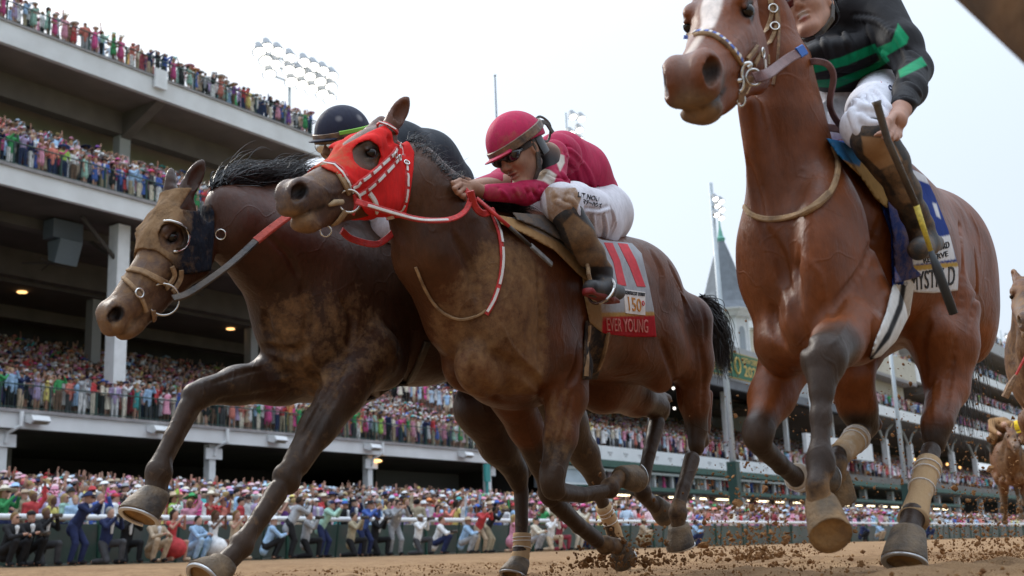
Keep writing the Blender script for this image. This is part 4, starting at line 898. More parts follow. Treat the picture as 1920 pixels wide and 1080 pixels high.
# ============================ middle dark bay with the red hood
def build_middle():
    Y = 2.6
    h = Horse('M', Y, (2.2, 2.05, -.12), (5.75, 3.15, 1.95)); S = h.S
    root = empty('racehorse', (4.1, Y, 0)); tag(root, 'brown racehorse wearing a red blinker hood, in the middle of the three', 'horse', 'galloping racehorses')
    trunk(h, 3.82, 1.40, 1.05, zc=.03)
    # neck
    h.bar((778, 298, 0, .060), (850, 368, 0, .068), .05); h.bar((850, 368, 0, .068), (935, 425, 0, .085), .06)
    h.bar((765, 375, 0, .085), (800, 480, 0, .11), .05); h.bar((800, 480, 0, .11), (868, 590, 0, .15), .07)
    h.bar((780, 340, .02, .085), (880, 485, .04, .15), .08); h.bar((780, 340, -.02, .085), (880, 485, -.04, .15), .08)
    h.ell((905, 560, 0), (.23, .20, .28), .08)
    # shoulders, breast
    h.ell((965, 555, .15), (.17, .08, .28), .06, 22); h.ell((895, 580, -.14), (.16, .08, .26), .06, 22)
    h.ell((985, 692, .13), (.13, .08, .10), .07); h.ell((905, 690, .07), (.14, .08, .11), .035); h.ell((868, 680, -.07), (.10, .07, .11), .03)
    h.ell((1040, 640, .17), (.19, .075, .17), .05, 28); h.ell((960, 730, 0), (.22, .13, .08), .05); h.ell((1150, 680, 0), (.24, .18, .09), .08)
    # near fore: forearm down, cannon folded back
    h.chain([(1062, 690, .17, .096), (1064, 745, .17, .074), (1051, 820, .16, .059), (1038, 880, .16, .050)], .04)
    h.bar((1044, 720, .17, .05), (1042, 810, .17, .034), .04)
    h.ell((1034, 900, .16), (.046, .046, .056), .03); h.ell((1040, 921, .16), (.042, .042, .034), .03)
    h.chain([(1052, 923, .16, .037), (1090, 928, .16, .030), (1130, 922, .16, .030)], .025); h.ell((1143, 915, .16), (.043, .040, .043), .02)
    h.chain([(1146, 912, .16, .036), (1163, 895, .16, .034)], .02)
    # off fore: reaching down and back, toe in the dirt
    h.chain([(955, 735, -.13, .10), (985, 800, -.14, .068), (1015, 870, -.14, .052), (1030, 915, -.14, .046)], .04)
    h.ell((1033, 925, -.14), (.052, .05, .058), .03)
    h.chain([(1045, 945, -.14, .044), (1085, 985, -.14, .036), (1120, 1013, -.14, .038)], .025); h.ell((1135, 1022, -.14), (.045, .045, .043), .02)
    h.chain([(1138, 1022, -.14, .038), (1158, 1025, -.14, .036)], .02)
    # off hind folded
    h.chain([(1180, 680, -.12, .15), (1130, 725, -.12, .115), (1190, 745, -.12, .085), (1232, 762, -.12, .062)], .05)
    h.bar((1250, 748, -.12, .026), (1215, 735, -.12, .035), .03); h.ell((1238, 770, -.12), (.05, .042, .055), .03)
    h.chain([(1232, 795, -.12, .048), (1218, 850, -.12, .037), (1207, 900, -.12, .038)], .02); h.ell((1205, 922, -.12), (.045, .042, .045), .02)
    h.chain([(1208, 930, -.12, .038), (1228, 948, -.12, .038)], .02)
    # near hind
    h.chain([(1282, 605, .17, .14), (1295, 680, .17, .098), (1301, 750, .16, .064), (1307, 805, .16, .052)], .06)
    h.bar((1230, 630, .16, .10), (1275, 690, .16, .062), .05); h.bar((1326, 740, .15, .028), (1324, 810, .15, .020), .04)
    h.ell((1306, 832, .16), (.043, .038, .058), .03); h.ell((1318, 822, .16), (.034, .03, .045), .03)
    h.chain([(1298, 862, .16, .044), (1282, 915, .16, .036), (1274, 945, .16, .037)], .02); h.ell((1271, 962, .16), (.045, .042, .046), .02)
    h.chain([(1271, 970, .16, .038), (1273, 985, .16, .040)], .02)
    S.bar(h.p(865, 620) + np.array((-.24, 0, 0)), h.p(900, 740) + np.array((-.2, 0, 0)), .02, .02, .04, 'cut')
    C, A_ = 'cut', 'add'
    h.lines = [([(888, 665), (896, 718), (939, 752)], .012, C), ([(920, 661), (985, 698), (1021, 736)], .012, C), ([(1050, 738), (1032, 820), (1022, 873)], .008, C), ([(1072, 735), (1062, 790), (1052, 830)], .007, C), ([(1010, 500), (1014, 600), (1012, 690)], .009, C), ([(1088, 640), (1084, 690), (1066, 722)], .010, C),
        ([(1222, 472), (1240, 512), (1240, 560)], .009, C), ([(1254, 492), (1277, 544), (1290, 600)], .009, C), ([(1240, 640), (1262, 700), (1277, 762)], .010, C), ([(1312, 640), (1320, 700), (1316, 770)], .008, C), ([(1308, 560), (1322, 600), (1322, 640)], .007, C), ([(940, 610), (960, 650), (1000, 690)], .005, A_),
        ([(985, 790), (1002, 840), (1018, 880)], .005, A_), ([(1262, 520), (1284, 560), (1300, 590)], .005, A_), ([(640, 322), (660, 340), (690, 350)], .004, A_), ([(600, 352), (625, 362), (648, 352)], .004, A_), ([(850, 440), (880, 500), (890, 560)], .010, C), ([(1130, 690), (1150, 705), (1190, 700)], .005, A_)]
    pos, Fm, sc = fit_head(dict(eyeL=(691, 287), nosL=(562, 354), lip=(530, 398), chin=(556, 428), corner=(650, 392), poll=(750, 240), nose=(533, 352), bridge=(603, 308), fore=(700, 240), jowl=(735, 412)), (3.1, 2.6, 1.5, 0., .45, 0.))
    h.head(pos, Fm, sc, ear=((-.13, .03, .085), (-.15, -.03, .02)), flare=1.15, open_=.012)
    W = lambda c: pos + (np.asarray(c, float) * sc) @ Fm; P = h.p
    def paint(hh, V):
        sp = [((P(1250, 480), P(1300, 640)), (.150, .042, .011), None, .2, .55), ((P(800, 400), P(900, 560)), (.068, .027, .011), None, .15, .4),
              ((W((.45, 0, -.1)), W((.6, 0, -.1))), (.075, .045, .035), .30, .05, .16), ((W((.62, 0, -.16)), W((.56, 0, -.18))), None, .55, .03, .07),
              ((W((.3, 0, -.03)), W((.5, 0, -.04))), (.11, .06, .04), .35, .05, .09), ((W((.187, .07, -.036)),), (.06, .035, .022), .32, .05, .09),
              ((P(955, 540, .2), P(970, 690, .2)), None, .62, .12, .26), ((P(1055, 760, .22), P(1045, 830, .2)), None, .38, .05, .12),
              ((P(890, 600, .1), P(900, 700, .1)), None, .48, .1, .25), ((P(1300, 600, .25),), (.05, .02, .014), None, .05, .16)]
        for L_, c0, c1 in (((P(1044, 870, .16), P(1036, 905, .16), P(1095, 928, .16), P(1165, 895, .16)), .07, .13), ((P(1012, 860, -.14), P(1033, 925, -.14), P(1158, 1025, -.14)), .08, .14),
                   ((P(1180, 700, -.12), P(1235, 765, -.12), P(1207, 930, -.12)), .10, .2), ((P(1310, 820, .16), P(1298, 862, .16), P(1273, 985, .16)), .07, .14)):
            sp.append((L_, (.046, .025, .014), None, c0, c1))
        sp += [((P(1150, 1026, -.14), P(1130, 1018, -.14)), None, .55, .03, .08), ((P(1163, 895, .16), P(1140, 915, .16)), None, .40, .03, .07), ((P(1273, 985, .16), P(1271, 955, .16)), None, .45, .03, .08)]
        return blend_paint(V, (.105, .031, .009), sp, .0)
    paint = with_nostrils(paint)
    h.finish(root, paint)
    h.hoof(root, (1166, 892, .16), (1188, 884, .16), (.2, 0, -1), .054)
    h.hoof(root, (1162, 1025, -.14), (1172, 1040, -.14), (.3, 0, -1), .055)
    h.hoof(root, (1230, 946, -.12), (1246, 952, -.12), (-.3, 0, -1), .055)
    h.hoof(root, (1273, 988, .16), (1280, 1018, .16), (-1, 0, -.3), .058)
    ROOTS['M'] = h
    return h

# ============================ left-hand dark horse with the navy hood
def build_left():
    Y = 3.2
    h = Horse('L', Y, (2.0, 2.65, -.10), (6.0, 3.75, 1.95)); S = h.S
    root = empty('racehorse', (3.8, Y, 0)); tag(root, 'dark brown racehorse in a mud-caked navy blinker hood with one cup, farthest left', 'horse', 'galloping racehorses')
    trunk(h, 3.58, 1.42, 1.05)
    h.bar((425, 385, 0, .075), (520, 400, 0, .10), .05); h.bar((520, 400, 0, .10), (625, 440, 0, .13), .06)
    h.bar((430, 450, 0, .09), (510, 500, 0, .13), .06); h.bar((510, 500, 0, .13), (560, 560, 0, .17), .07)
    h.bar((450, 420, .03, .10), (600, 500, .05, .19), .08); h.bar((450, 420, -.03, .10), (600, 500, -.05, .19), .08)
    h.ell((585, 590, 0), (.24, .21, .27), .08)
    h.ell((660, 570, .15), (.18, .08, .28), .06, 22); h.ell((570, 590, -.13), (.17, .08, .26), .06, 22)
    h.ell((600, 655, .08), (.13, .08, .11), .035); h.ell((545, 635, -.06), (.11, .08, .12), .03)
    h.ell((700, 650, .16), (.20, .08, .16), .05, 28); h.ell((640, 715, 0), (.24, .13, .09), .05)
    # off fore stretched forward
    h.chain([(590, 700, -.13, .120), (520, 710, -.13, .094), (445, 722, -.13, .064), (388, 734, -.13, .053)], .05)
    h.bar((540, 730, -.13, .05), (430, 738, -.13, .03), .03)
    h.ell((366, 745, -.13), (.052, .048, .054), .03); h.chain([(354, 765, -.13, .043), (326, 820, -.13, .036), (306, 860, -.13, .036)], .025)
    h.ell((298, 885, -.13), (.048, .046, .052), .02); h.chain([(296, 893, -.13, .042), (292, 925, -.13, .043)], .02)
    # near fore, nearly straight, reaching down
    h.chain([(692, 662, .17, .118), (640, 735, .17, .080), (596, 802, .17, .060), (556, 868, .17, .050)], .05)
    h.bar((680, 700, .17, .055), (618, 800, .17, .032), .04)
    h.ell((537, 898, .17), (.050, .048, .058), .03, -30)
    h.chain([(520, 922, .17, .042), (490, 968, .17, .034), (466, 1003, .17, .034)], .025); h.ell((453, 1022, .17), (.044, .040, .045), .02)
    h.chain([(446, 1032, .17, .036), (422, 1056, .17, .038)], .02)
    # near hind, standing leg
    h.chain([(940, 690, .15, .16), (905, 765, .16, .118), (935, 835, .16, .078), (965, 880, .16, .056)], .05)
    h.bar((985, 885, .15, .030), (965, 830, .15, .04), .03); h.ell((972, 898, .16), (.050, .042, .062), .03)
    h.chain([(978, 918, .16, .040), (979, 980, .16, .033), (978, 1020, .16, .034)], .02); h.chain([(978, 1030, .16, .043), (974, 1052, .16, .040)], .02)
    # off hind
    h.chain([(1020, 720, -.12, .15), (1060, 790, -.12, .11), (1095, 850, -.12, .075), (1115, 890, -.12, .058)], .05)
    h.ell((1120, 905, -.12), (.05, .042, .06), .03); h.chain([(1123, 920, -.12, .046), (1140, 968, -.12, .038), (1152, 1005, -.12, .040)], .02)
    h.chain([(1154, 1010, -.12, .043), (1160, 1035, -.12, .038)], .02)
    S.bar(h.p(520, 590) + np.array((-.27, 0, 0)), h.p(560, 690) + np.array((-.2, 0, 0)), .02, .02, .04, 'cut')
    C, A_ = 'cut', 'add'
    h.lines = [([(498, 585), (503, 622), (530, 648)], .011, C), ([(494, 650), (530, 660), (557, 661), (578, 640)], .012, C), ([(567, 671), (586, 702), (600, 730)], .012, C), ([(567, 530), (577, 600), (570, 640)], .009, C), ([(650, 671), (606, 753), (558, 830)], .009, C), ([(632, 740), (600, 790), (572, 850)], .007, C),
        ([(520, 735), (460, 745), (410, 750)], .007, C), ([(500, 690), (450, 700), (400, 718)], .006, C), ([(640, 560), (660, 600), (655, 650)], .009, C), ([(720, 600), (750, 640), (740, 690)], .009, C), ([(265, 500), (262, 530), (250, 560)], .004, A_), ([(560, 700), (520, 712), (480, 716)], .005, A_), ([(620, 700), (590, 760), (565, 810)], .005, A_), ([(500, 440), (540, 480), (560, 520)], .008, C)]
    pos, Fm, sc = fit_head(dict(eyeL=(319, 449), nosL=(226, 596), lip=(203, 615), chin=(238, 632), corner=(300, 582), poll=(390, 348), nose=(190, 585), bridge=(237, 500), fore=(300, 385), jowl=(405, 520)), (2.8, 3.2, 1.4, 0., .9, 0.))
    h.head(pos, Fm, sc, ear=((-.165, .03, .045), (-.13, -.03, .06)), flare=1.0)
    W = lambda c: pos + (np.asarray(c, float) * sc) @ Fm; P = h.p
    def paint(hh, V):
        sp = [((P(460, 420), P(560, 470)), (.065, .020, .010), None, .05, .3), ((W((.2, 0, -.05)), W((.6, 0, -.1))), (.10, .055, .035), .42, .05, .14),
              ((W((.62, 0, -.12)), W((.56, 0, -.18))), None, .5, .03, .08), ((P(560, 620, .1), P(600, 700, .1)), None, .44, .08, .24), ((P(650, 600, .2), P(690, 680, .2)), None, .34, .08, .22),
              ((P(640, 760, .2), P(590, 830, .2)), None, .26, .04, .12)]
        for L_, c0, c1 in (((P(420, 735, -.13), P(365, 745, -.13), P(298, 885, -.13), P(290, 930, -.13)), .09, .2), ((P(600, 815, .17), P(535, 900, .17), P(422, 1058, .17)), .09, .2),
                   ((P(940, 700, .1), P(972, 898, .16), P(978, 1050, .16)), .12, .3), ((P(1040, 760, -.1), P(1120, 905, -.12), P(1160, 1035, -.12)), .12, .3)):
            sp.append((L_, (.046, .026, .015), .16, c0, c1))
        sp.append(((P(472, 757, -.12),), (.25, .16, .09), .5, .012, .024))
        return blend_paint(V, (.042, .017, .008), sp, .0)
    paint = with_nostrils(paint)
    h.finish(root, paint)
    h.hoof(root, (291, 928, -.13), (272, 972, -.13), (-1, 0, .15), .064)
    h.hoof(root, (418, 1062, .17), [(-.06, 0, -.05)], (-1, 0, 0), .058)
    h.hoof(root, (974, 1054, .16), [(-.03, 0, -.06)], (-1, 0, 0), .055)
    h.hoof(root, (1162, 1036, -.12), (1168, 1052, -.12), (-1, 0, 0), .055)
    ROOTS['L'] = h
    return h

HR = build_right(); HM = build_middle(); HL = build_left()
# ------------------------------------------------------------------ tack
M_navy = mat('navy_cloth', (.016, .026, .10), .8, noise=.3, nscale=30, bump=.5, bscale=240)
M_tan = mat('muddy_tan_leather', (.38, .24, .12), .75, c2=(.17, .10, .05), nscale=26, bump=.4, bscale=160)
M_redw = mat('red_webbing', (.56, .03, .025), .55, noise=.3, nscale=60, bump=.3, bscale=200)
M_blue = mat('blue_braid', (.06, .11, .38), .6)
M_gold = mat('gold_binding', (.5, .3, .07), .6, noise=.3, nscale=40)
M_pad = coat_mat('saddle_cloth', .8, bumps=1.3, spec=.2, tintvar=.12)
M_mesh = coat_mat('muddy_mesh_hood', .8, mud=(.24, .145, .075), bumps=2.6, spec=.15, tintvar=.2, big=22, bigh=7., fold=(1, 1, .5))
M_ink = mat('black_print', (.012, .012, .016), .7)
M_inkred = mat('red_print', (.55, .02, .03), .7)
def ring(name, c, n_, r, w, m, parent, k=26, squash=1., up=None):
    n_ = unit(n_); u = unit(np.cross(n_, (0, 0, 1.)) if up is None else up - n_ * np.dot(up, n_)); v = np.cross(n_, u)
    a = np.linspace(0, 2*np.pi, k + 1); P = [np.asarray(c) + r*np.cos(t)*u*squash + r*np.sin(t)*v for t in a]
    b = MB(); b.tube(P, w, 8, cap=False); return b.obj(name, m, parent, smooth=True)
def loose(name, pts, w, t, m, parent, n=40, side=(0, -1, .2)):
    """strap hanging free: pts (px, py, distance)"""
    P = smooth_line([atD(*p) for p in pts], n); b = MB(); N = np.repeat([unit(side)], n, 0); b.ribbon(P, N, w, t); return b.obj(name, m, parent)
def dashes(h, name, pts, w, m, parent, duty=(.12, .10), n=60, off=.009):
    L = smooth_line(pts, 200); seg = np.concatenate([[0], np.cumsum(np.linalg.norm(np.diff(L, axis=0), axis=1))]); T = seg[-1]; b = MB(); x = 0.
    while x < T:
        e = min(T, x + duty[0]); q = [L[np.searchsorted(seg, t) if t < T else -1] for t in np.linspace(x, e - 1e-3, 5)]
        H = [h.skin.hit(a, c, off) for a, c in q]; b.ribbon([p for p, _ in H], [k for _, k in H], w, .0015); x = e + duty[1]
    return b.obj(name, m, parent)
def D_of(p): return float(np.asarray(p) @ CM[:, 2])

def paint_poly(base, regions, alpha=0., soft=2.5, mud=()):
    """paint by outlines traced in the photo; mud = (polygon, amount)"""
    def f(s, V):
        Q = V.copy(); Q[:, 1] = s.Yh - np.abs(Q[:, 1] - s.Yh); px = pixels(Q); C = np.empty((len(V), 4)); C[:, :3] = base; C[:, 3] = alpha
        for poly, c in regions:
            m = np.clip(.5 - poly_sd(px, poly) / soft, 0, 1)[:, None]; C[:, :3] = C[:, :3]*(1 - m) + np.array(c)*m
        for poly, a, so in mud:
            m = np.clip(.5 - poly_sd(px, poly) / so, 0, 1); C[:, 3] = C[:, 3]*(1 - m) + a*m
        return C
    return f

# ---- right horse
def tack_right():
    h, rt = HR, HR.root; hp, hF, hs = h.hp, h.hF, h.hs; W = lambda c: hp + (np.asarray(c, float) * hs) @ hF
    def hst(name, C, w, t, m, parent=None, n=24, off=.002):       # strap given in head coordinates
        L = smooth_line(C, n); PN = [h.skin.near(W(c), off) for c in L]; P = np.array([p for p, _ in PN]); N = np.array([k for _, k in PN])
        for _ in range(2): P[1:-1] = (P[:-2] + 2*P[1:-1] + P[2:])/4
        b = MB(); b.ribbon(P, N, w, t); return b.obj(name, m, parent or rt), P, N
    br = empty('bridle', tuple(W((.1, 0, 0)))); br.parent = rt; br.location = Vector(W((.1, 0, 0))) - rt.location
    h.strap('noseband', [(1283, 72), (1310, 64), (1338, 68), (1365, 88), (1388, 116)], .020, .007, M_tan, br)
    dashes(h, 'blue_braid', [(1285, 71), (1310, 63), (1338, 67), (1365, 87), (1388, 116)], .011, M_blue, br, (6, 7), off=.009)
    dashes(h, 'white_braid', [(1291, 69), (1312, 63), (1340, 68), (1367, 89), (1386, 112)], .012, M_white, br, (5, 8), off=.0095)
    for k, L in enumerate(([(1447, 8), (1446, 30), (1436, 60), (1420, 85), (1398, 112)], [(1453, 10), (1456, 45), (1444, 80), (1424, 102), (1412, 122)], [(1458, 14), (1460, 60), (1458, 110), (1450, 160)])):
        h.strap('cheek_strap' if k < 2 else 'throat_lash', L, .013 if k < 2 else .009, .005, M_tan if k < 2 else M_leather, br)
    h.strap('headband', [(1445, 8), (1441, -20), (1430, -50)], .016, .005, M_tan, br)
    for x, y in ((1448, 18), (1436, 88), (1424, 100), (1452, 52)):
        p, n_ = h.skin.hit(x, y, .010); ring('buckle', p, n_, .013, .0028, M_steel, br)
    for k, (x, y) in enumerate(((1430, 92), (1433, 104), (1426, 112), (1437, 98))):
        p, n_ = h.skin.hit(x, y, .012); b = MB(); b.tube([p, p + np.array((.005*k - .01, 0, -.03))], .0035, 6); b.obj('leather_keeper', M_tan if k % 2 else M_white, br)
    # bit: cheek piece and mouthpiece
    D = D_of(h.skin.hit(1392, 150)[0]) - .03
    P = smooth_line([atD(x, y, D) for x, y in ((1401, 128), (1407, 122), (1403, 119), (1394, 123), (1390, 140), (1394, 155), (1391, 168), (1386, 172))], 30); b = MB(); b.tube(P, .0065, 8); b.obj('bit_cheek', M_steel, br, smooth=True)
    b = MB(); b.tube([atD(1366, 155, D + .02), atD(1380, 153, D), atD(1393, 150, D)], [.004, .009, .0065], 10); b.obj('bit_mouthpiece', M_steel, br, smooth=True)
    fwd = -CM[:, 2]
    ring('rein_ring', atD(1413, 145, D), fwd + np.array((.3, 0, .1)), .021, .0035, M_steel, br); ring('curb_buckle', atD(1389, 187, D), fwd, .017, .0032, M_steel, br, squash=.6)
    b = MB(); b.tube([atD(1391, 168, D), atD(1400, 175, D), atD(1405, 163, D), atD(1400, 158, D)], .004, 6); b.obj('curb_hook', M_steel, br)
    b = MB(); b.ribbon(smooth_line([atD(1388, 193, D), atD(1392, 175, D), atD(1404, 150, D), atD(1412, 152, D)], 12), np.repeat([fwd], 12, 0), .018, .004); b.obj('curb_strap', M_leather, br)
    # reins
    M_rein = mat('brown_rein', (.17, .085, .08), .6, noise=.3, nscale=40, bump=.3, bscale=300)
    rn = empty('reins', (0, 0, 0)); rn.parent = rt; rn.location = Vector(atD(1500, 150, 3.6)) - rt.location
    Dw = 3.85
    loose('near_rein', [(1414, 147, D - .02), (1440, 138, D), (1462, 122, 3.35), (1485, 106, 3.45), (1503, 98, 3.5)], .030, .004, M_rein, rn, side=fwd + np.array((0, 0, .2)))
    loose('rein_tip', [(1496, 100, 3.48), (1508, 93, 3.5)], .034, .006, mat('blue_grip', (.03, .12, .42), .6), rn, side=fwd)
    loose('rein_loop', [(1512, 117, 3.65), (1532, 115, 3.6), (1553, 122, 3.6), (1563, 145, 3.62), (1556, 190, 3.66), (1562, 215, 3.7), (1580, 240, 3.74), (1600, 252, 3.78)], .020, .005, M_rein, rn, side=fwd + np.array((0, .6, 0)))
    loose('hand_rein', [(1520, 238, 3.8), (1560, 240, 3.78), (1600, 248, 3.76)], .024, .005, M_rein, rn, side=fwd)
    b = MB()
    for k in range(5): 
        c = atD(1606 + k*3, 254 + (k % 2)*5, 3.78); a = np.linspace(0, 6.28, 14); b.tube([c + .034*np.cos(t)*CM[:, 0]*(1 - .1*k) + .030*np.sin(t)*(CM[:, 1]*.9 + CM[:, 2]*.4*(k - 2)) for t in a], .0095, 7, cap=False)
    b.obj('rein_knot', mat('knotted_leather', (.13, .075, .05), .75, noise=.4, nscale=60, bump=.5, bscale=200), rn, smooth=True)
    # breast strap
    h.strap('breast_strap', [(1398, 388), (1412, 405), (1450, 412), (1500, 402), (1540, 380), (1562, 350), (1570, 310), (1558, 275)], .017, .007, M_tan, rt, n=48)
    h.strap('breast_strap_buckle', [(1505, 403), (1530, 388), (1552, 366)], .022, .010, M_tan, rt, n=10, off=.006)
    # cloths
    bl = (.012, .035, .19)
    sc_poly = [(1560, 262), (1640, 268), (1702, 312), (1735, 330), (1752, 365), (1778, 430), (1797, 500), (1797, 520), (1796, 545), (1750, 550), (1712, 548), (1708, 520), (1705, 538), (1673, 538), (1670, 440), (1650, 380), (1610, 320)]
    sc, me = h.cover('saddle_cloth', sc_poly, .014, M_pad, paint=paint_poly(bl, [([(1700, 503), (1800, 490), (1800, 560), (1690, 560)], (.62, .62, .64)), ([(1705, 458), (1782, 440), (1792, 486), (1712, 496)], (.66, .66, .68)),
            ([(1690, 500), (1797, 491), (1797, 500), (1690, 511)], (.45, .28, .06)), ([(1705, 318), (1735, 322), (1742, 345), (1716, 335)], (.6, .6, .62)), ([(1748, 380), (1756, 382), (1764, 410), (1756, 405)], (.6, .6, .62))],
            mud=[([(1672, 360), (1700, 390), (1712, 520), (1690, 530), (1685, 440)], .42, 30)]))
    sk = Skin(me)
    h.text('lettering', 'MYSTIK D', [(1706, 512), (1790, 498), (1789, 534), (1708, 545)], M_ink, sc, sk)
    h.text('lettering', 'WOODFORD', [(1722, 470), (1778, 452), (1780, 464), (1724, 482)], M_ink, sc, sk)
    h.text('lettering', 'RESERVE', [(1730, 484), (1776, 470), (1777, 480), (1732, 494)], M_ink, sc, sk)
    h.text('lettering', 'R', [(1713, 470), (1721, 468), (1722, 484), (1714, 486)], M_ink, sc, sk)
    # saddle flap and pad (separate layers)
    h.cover('saddle_pad', [(1548, 258), (1580, 266), (1625, 290), (1655, 325), (1668, 365), (1664, 392), (1640, 372), (1612, 330), (1570, 290)], .028, M_pad, paint=paint_poly((.30, .17, .055), [([(1540, 250), (1585, 265), (1618, 288), (1612, 312), (1560, 292)], (.015, .10, .22))], .2))
    h.cover('saddle_flap', [(1618, 290), (1660, 320), (1692, 370), (1705, 430), (1712, 500), (1728, 515), (1722, 520), (1690, 528), (1678, 532), (1674, 440), (1664, 390), (1668, 360), (1650, 325)], .034, M_pad, paint=paint_poly((.02, .035, .13), [], .38))
    wb = (.60, .58, .55)
    h.cover('girth', [(1676, 525), (1716, 525), (1706, 590), (1680, 640), (1652, 668), (1630, 676), (1640, 640), (1660, 590)], .014, M_pad, mirror='near', paint=paint_poly((.015, .015, .017), [([(1665, 520), (1690, 525), (1684, 570), (1664, 620), (1640, 660), (1620, 680), (1630, 630), (1655, 580)], wb), ([(1702, 520), (1725, 520), (1712, 590), (1690, 640), (1650, 680), (1638, 670), (1668, 635), (1692, 580)], wb)], .12))
tack_right()

# ---- middle horse
def tack_middle():
    h, rt = HM, HM.root
    hood = [(722, 234), (690, 248), (645, 272), (600, 312), (640, 330), (660, 350), (668, 372), (684, 398), (702, 412), (760, 408), (768, 372), (775, 320), (777, 285), (768, 268), (762, 262), (752, 272), (738, 268), (735, 248)]
    eyeh = [(660, 282), (672, 268), (692, 262), (708, 272), (714, 290), (708, 310), (694, 320), (676, 314), (664, 302)]
    def pt(s, V):
        L = (V - s.hp) @ s.hF.T; L[:, 1] = np.abs(L[:, 1]); px = pixels(s.hp + L @ s.hF); C = np.empty((len(V), 4)); C[:, :3] = (.62, .018, .016); C[:, 3] = .0
        m = np.clip((700 - px[:, 0]) / 70, 0, 1) * np.clip((345 - px[:, 1])/40, 0, 1); C[:, 3] = .52 * m; return C
    hd, me = h.cover('blinker_hood', hood, .0085, M_pad, [eyeh], 'head', pt)
    sk = Skin(me); h2 = sk
    # union skin so straps lie over hood
    both = Skin2 = h.skin
    br = empty('bridle', (0, 0, 0)); br.parent = rt; br.location = Vector(h.hp) - rt.location
    def st(name, pts, w, m, off=.011, n=26, t=.005): return h.strap(name, pts, w, t, m, br, n=n, off=off)
    st('noseband', [(602, 312), (618, 312), (634, 326), (648, 350), (654, 362)], .022, M_tan, .004)
    dashes(h, 'noseband_stripe', [(606, 310), (624, 312), (640, 326), (653, 348), (658, 360)], .008, M_white, br, (400, 1), off=.0115)
    dashes(h, 'noseband_edge', [(612, 308), (630, 311), (646, 326), (658, 346)], .007, M_redw, br, (400, 1), off=.011)
    for L in ([(655, 352), (690, 328), (725, 297), (750, 262)], [(665, 368), (700, 342), (733, 310), (752, 275)]):
        st('cheek_strap', L, .017, M_redw); dashes(h, 'white_webbing', L, .010, M_white, br, (17, 6), off=.0175)
    st('browband', [(700, 238), (722, 236), (740, 248), (756, 268)], .013, M_redw); dashes(h, 'white_webbing', [(712, 236), (735, 244), (754, 264)], .006, M_white, br, (300, 1), off=.017)
    st('crown_strap', [(754, 264), (758, 285), (758, 320), (760, 350), (756, 375), (744, 398), (722, 412)], .015, M_redw); dashes(h, 'white_webbing', [(756, 275), (759, 310), (762, 345), (757, 375), (746, 394)], .008, M_white, br, (22, 5), off=.017)
    st('hood_strap', [(688, 362), (700, 380), (706, 402), (722, 408), (742, 404)], .018, M_white, .012)
    for x, y in ((733, 292), (740, 297), (759, 312)):
        p, n_ = h.skin.hit(x, y, .020); ring('buckle', p, n_, .010, .0025, M_steel, br)
    fwd = -CM[:, 2]
    p, n_ = h.skin.hit(648, 378, .016); ring('bit_ring', p, unit(n_*.5 + fwd), .037, .0042, M_steel, br, k=34)
    q = [h.skin.hit(x, y, .012)[0] for x, y in ((612, 384), (622, 380), (637, 379))]; b = MB(); b.tube(q, [.005, .011, .009], 10); b.obj('bit_mouthpiece', mat('muddy_rubber', (.4, .28, .16), .7, noise=.3), br, smooth=True)
    st('curb_strap', [(644, 396), (635, 408), (622, 422), (615, 430)], .024, M_tan, .008, n=12); D = D_of(h.skin.hit(612, 430)[0]) - .01
    ring('chin_ring', atD(611, 433, D), fwd, .018, .003, M_steel, br)
    st('cheek_web', [(655, 362), (658, 385), (652, 400)], .012, M_redw, .02, n=10)
    rn = empty('reins', (0, 0, 0)); rn.parent = rt; rn.location = Vector(atD(800, 400, 4.3)) - rt.location
    D0 = D_of(p) - .02
    A = [(668, 378, D0 + .0), (690, 385, D0), (740, 400, D0 + .05), (790, 412, D0 + .15), (840, 412, D0 + .28), (870, 398, D0 + .38), (882, 372, D0 + .42), (872, 355, D0 + .44)]
    loose('near_rein', A, .021, .005, M_redw, rn, side=fwd + np.array((0, 0, .3)), n=50)
    loose('white_grip', [(x, y, d - .007) for x, y, d in A[1:5]], .010, .003, M_white, rn, side=fwd + np.array((0, 0, .3)))
    loose('far_rein', [(640, 432, D0 + .2), (660, 448, D0 + .25), (700, 458, D0 + .3), (722, 450, D0 + .35), (748, 425, D0 + .40)], .024, .005, M_red, rn, side=fwd + np.array((0, 0, .3)))
    loose('rein_bight', [(882, 358, D0 + .40), (890, 385, D0 + .42), (905, 400, D0 + .44), (925, 395, D0 + .5)], .026, .008, M_red, rn, side=fwd)
    # yoke hanging round the shoulder
    h.strap('yoke_strap', [(910, 385), (932, 430), (940, 475), (938, 520), (925, 565), (912, 590)], .018, .006, M_redw, rt, off=.006); dashes(h, 'yoke_stripe', [(914, 392), (934, 432), (941, 475), (938, 520), (926, 562), (914, 585)], .010, M_white, rt, (70, 8), off=.013)
    h.strap('yoke_cord', [(780, 500), (800, 545), (825, 580), (860, 598), (895, 592), (912, 582)], .010, .006, M_tan, rt, off=.006, n=40)
    # saddle cloth
    poly = [(935, 405), (1000, 410), (1060, 420), (1130, 450), (1185, 456), (1203, 475), (1218, 540), (1226, 580), (1231, 632), (1180, 632), (1130, 625), (1106, 606), (1096, 560), (1090, 500), (1060, 460), (1000, 430)]
    gy = (.36, .37, .39)
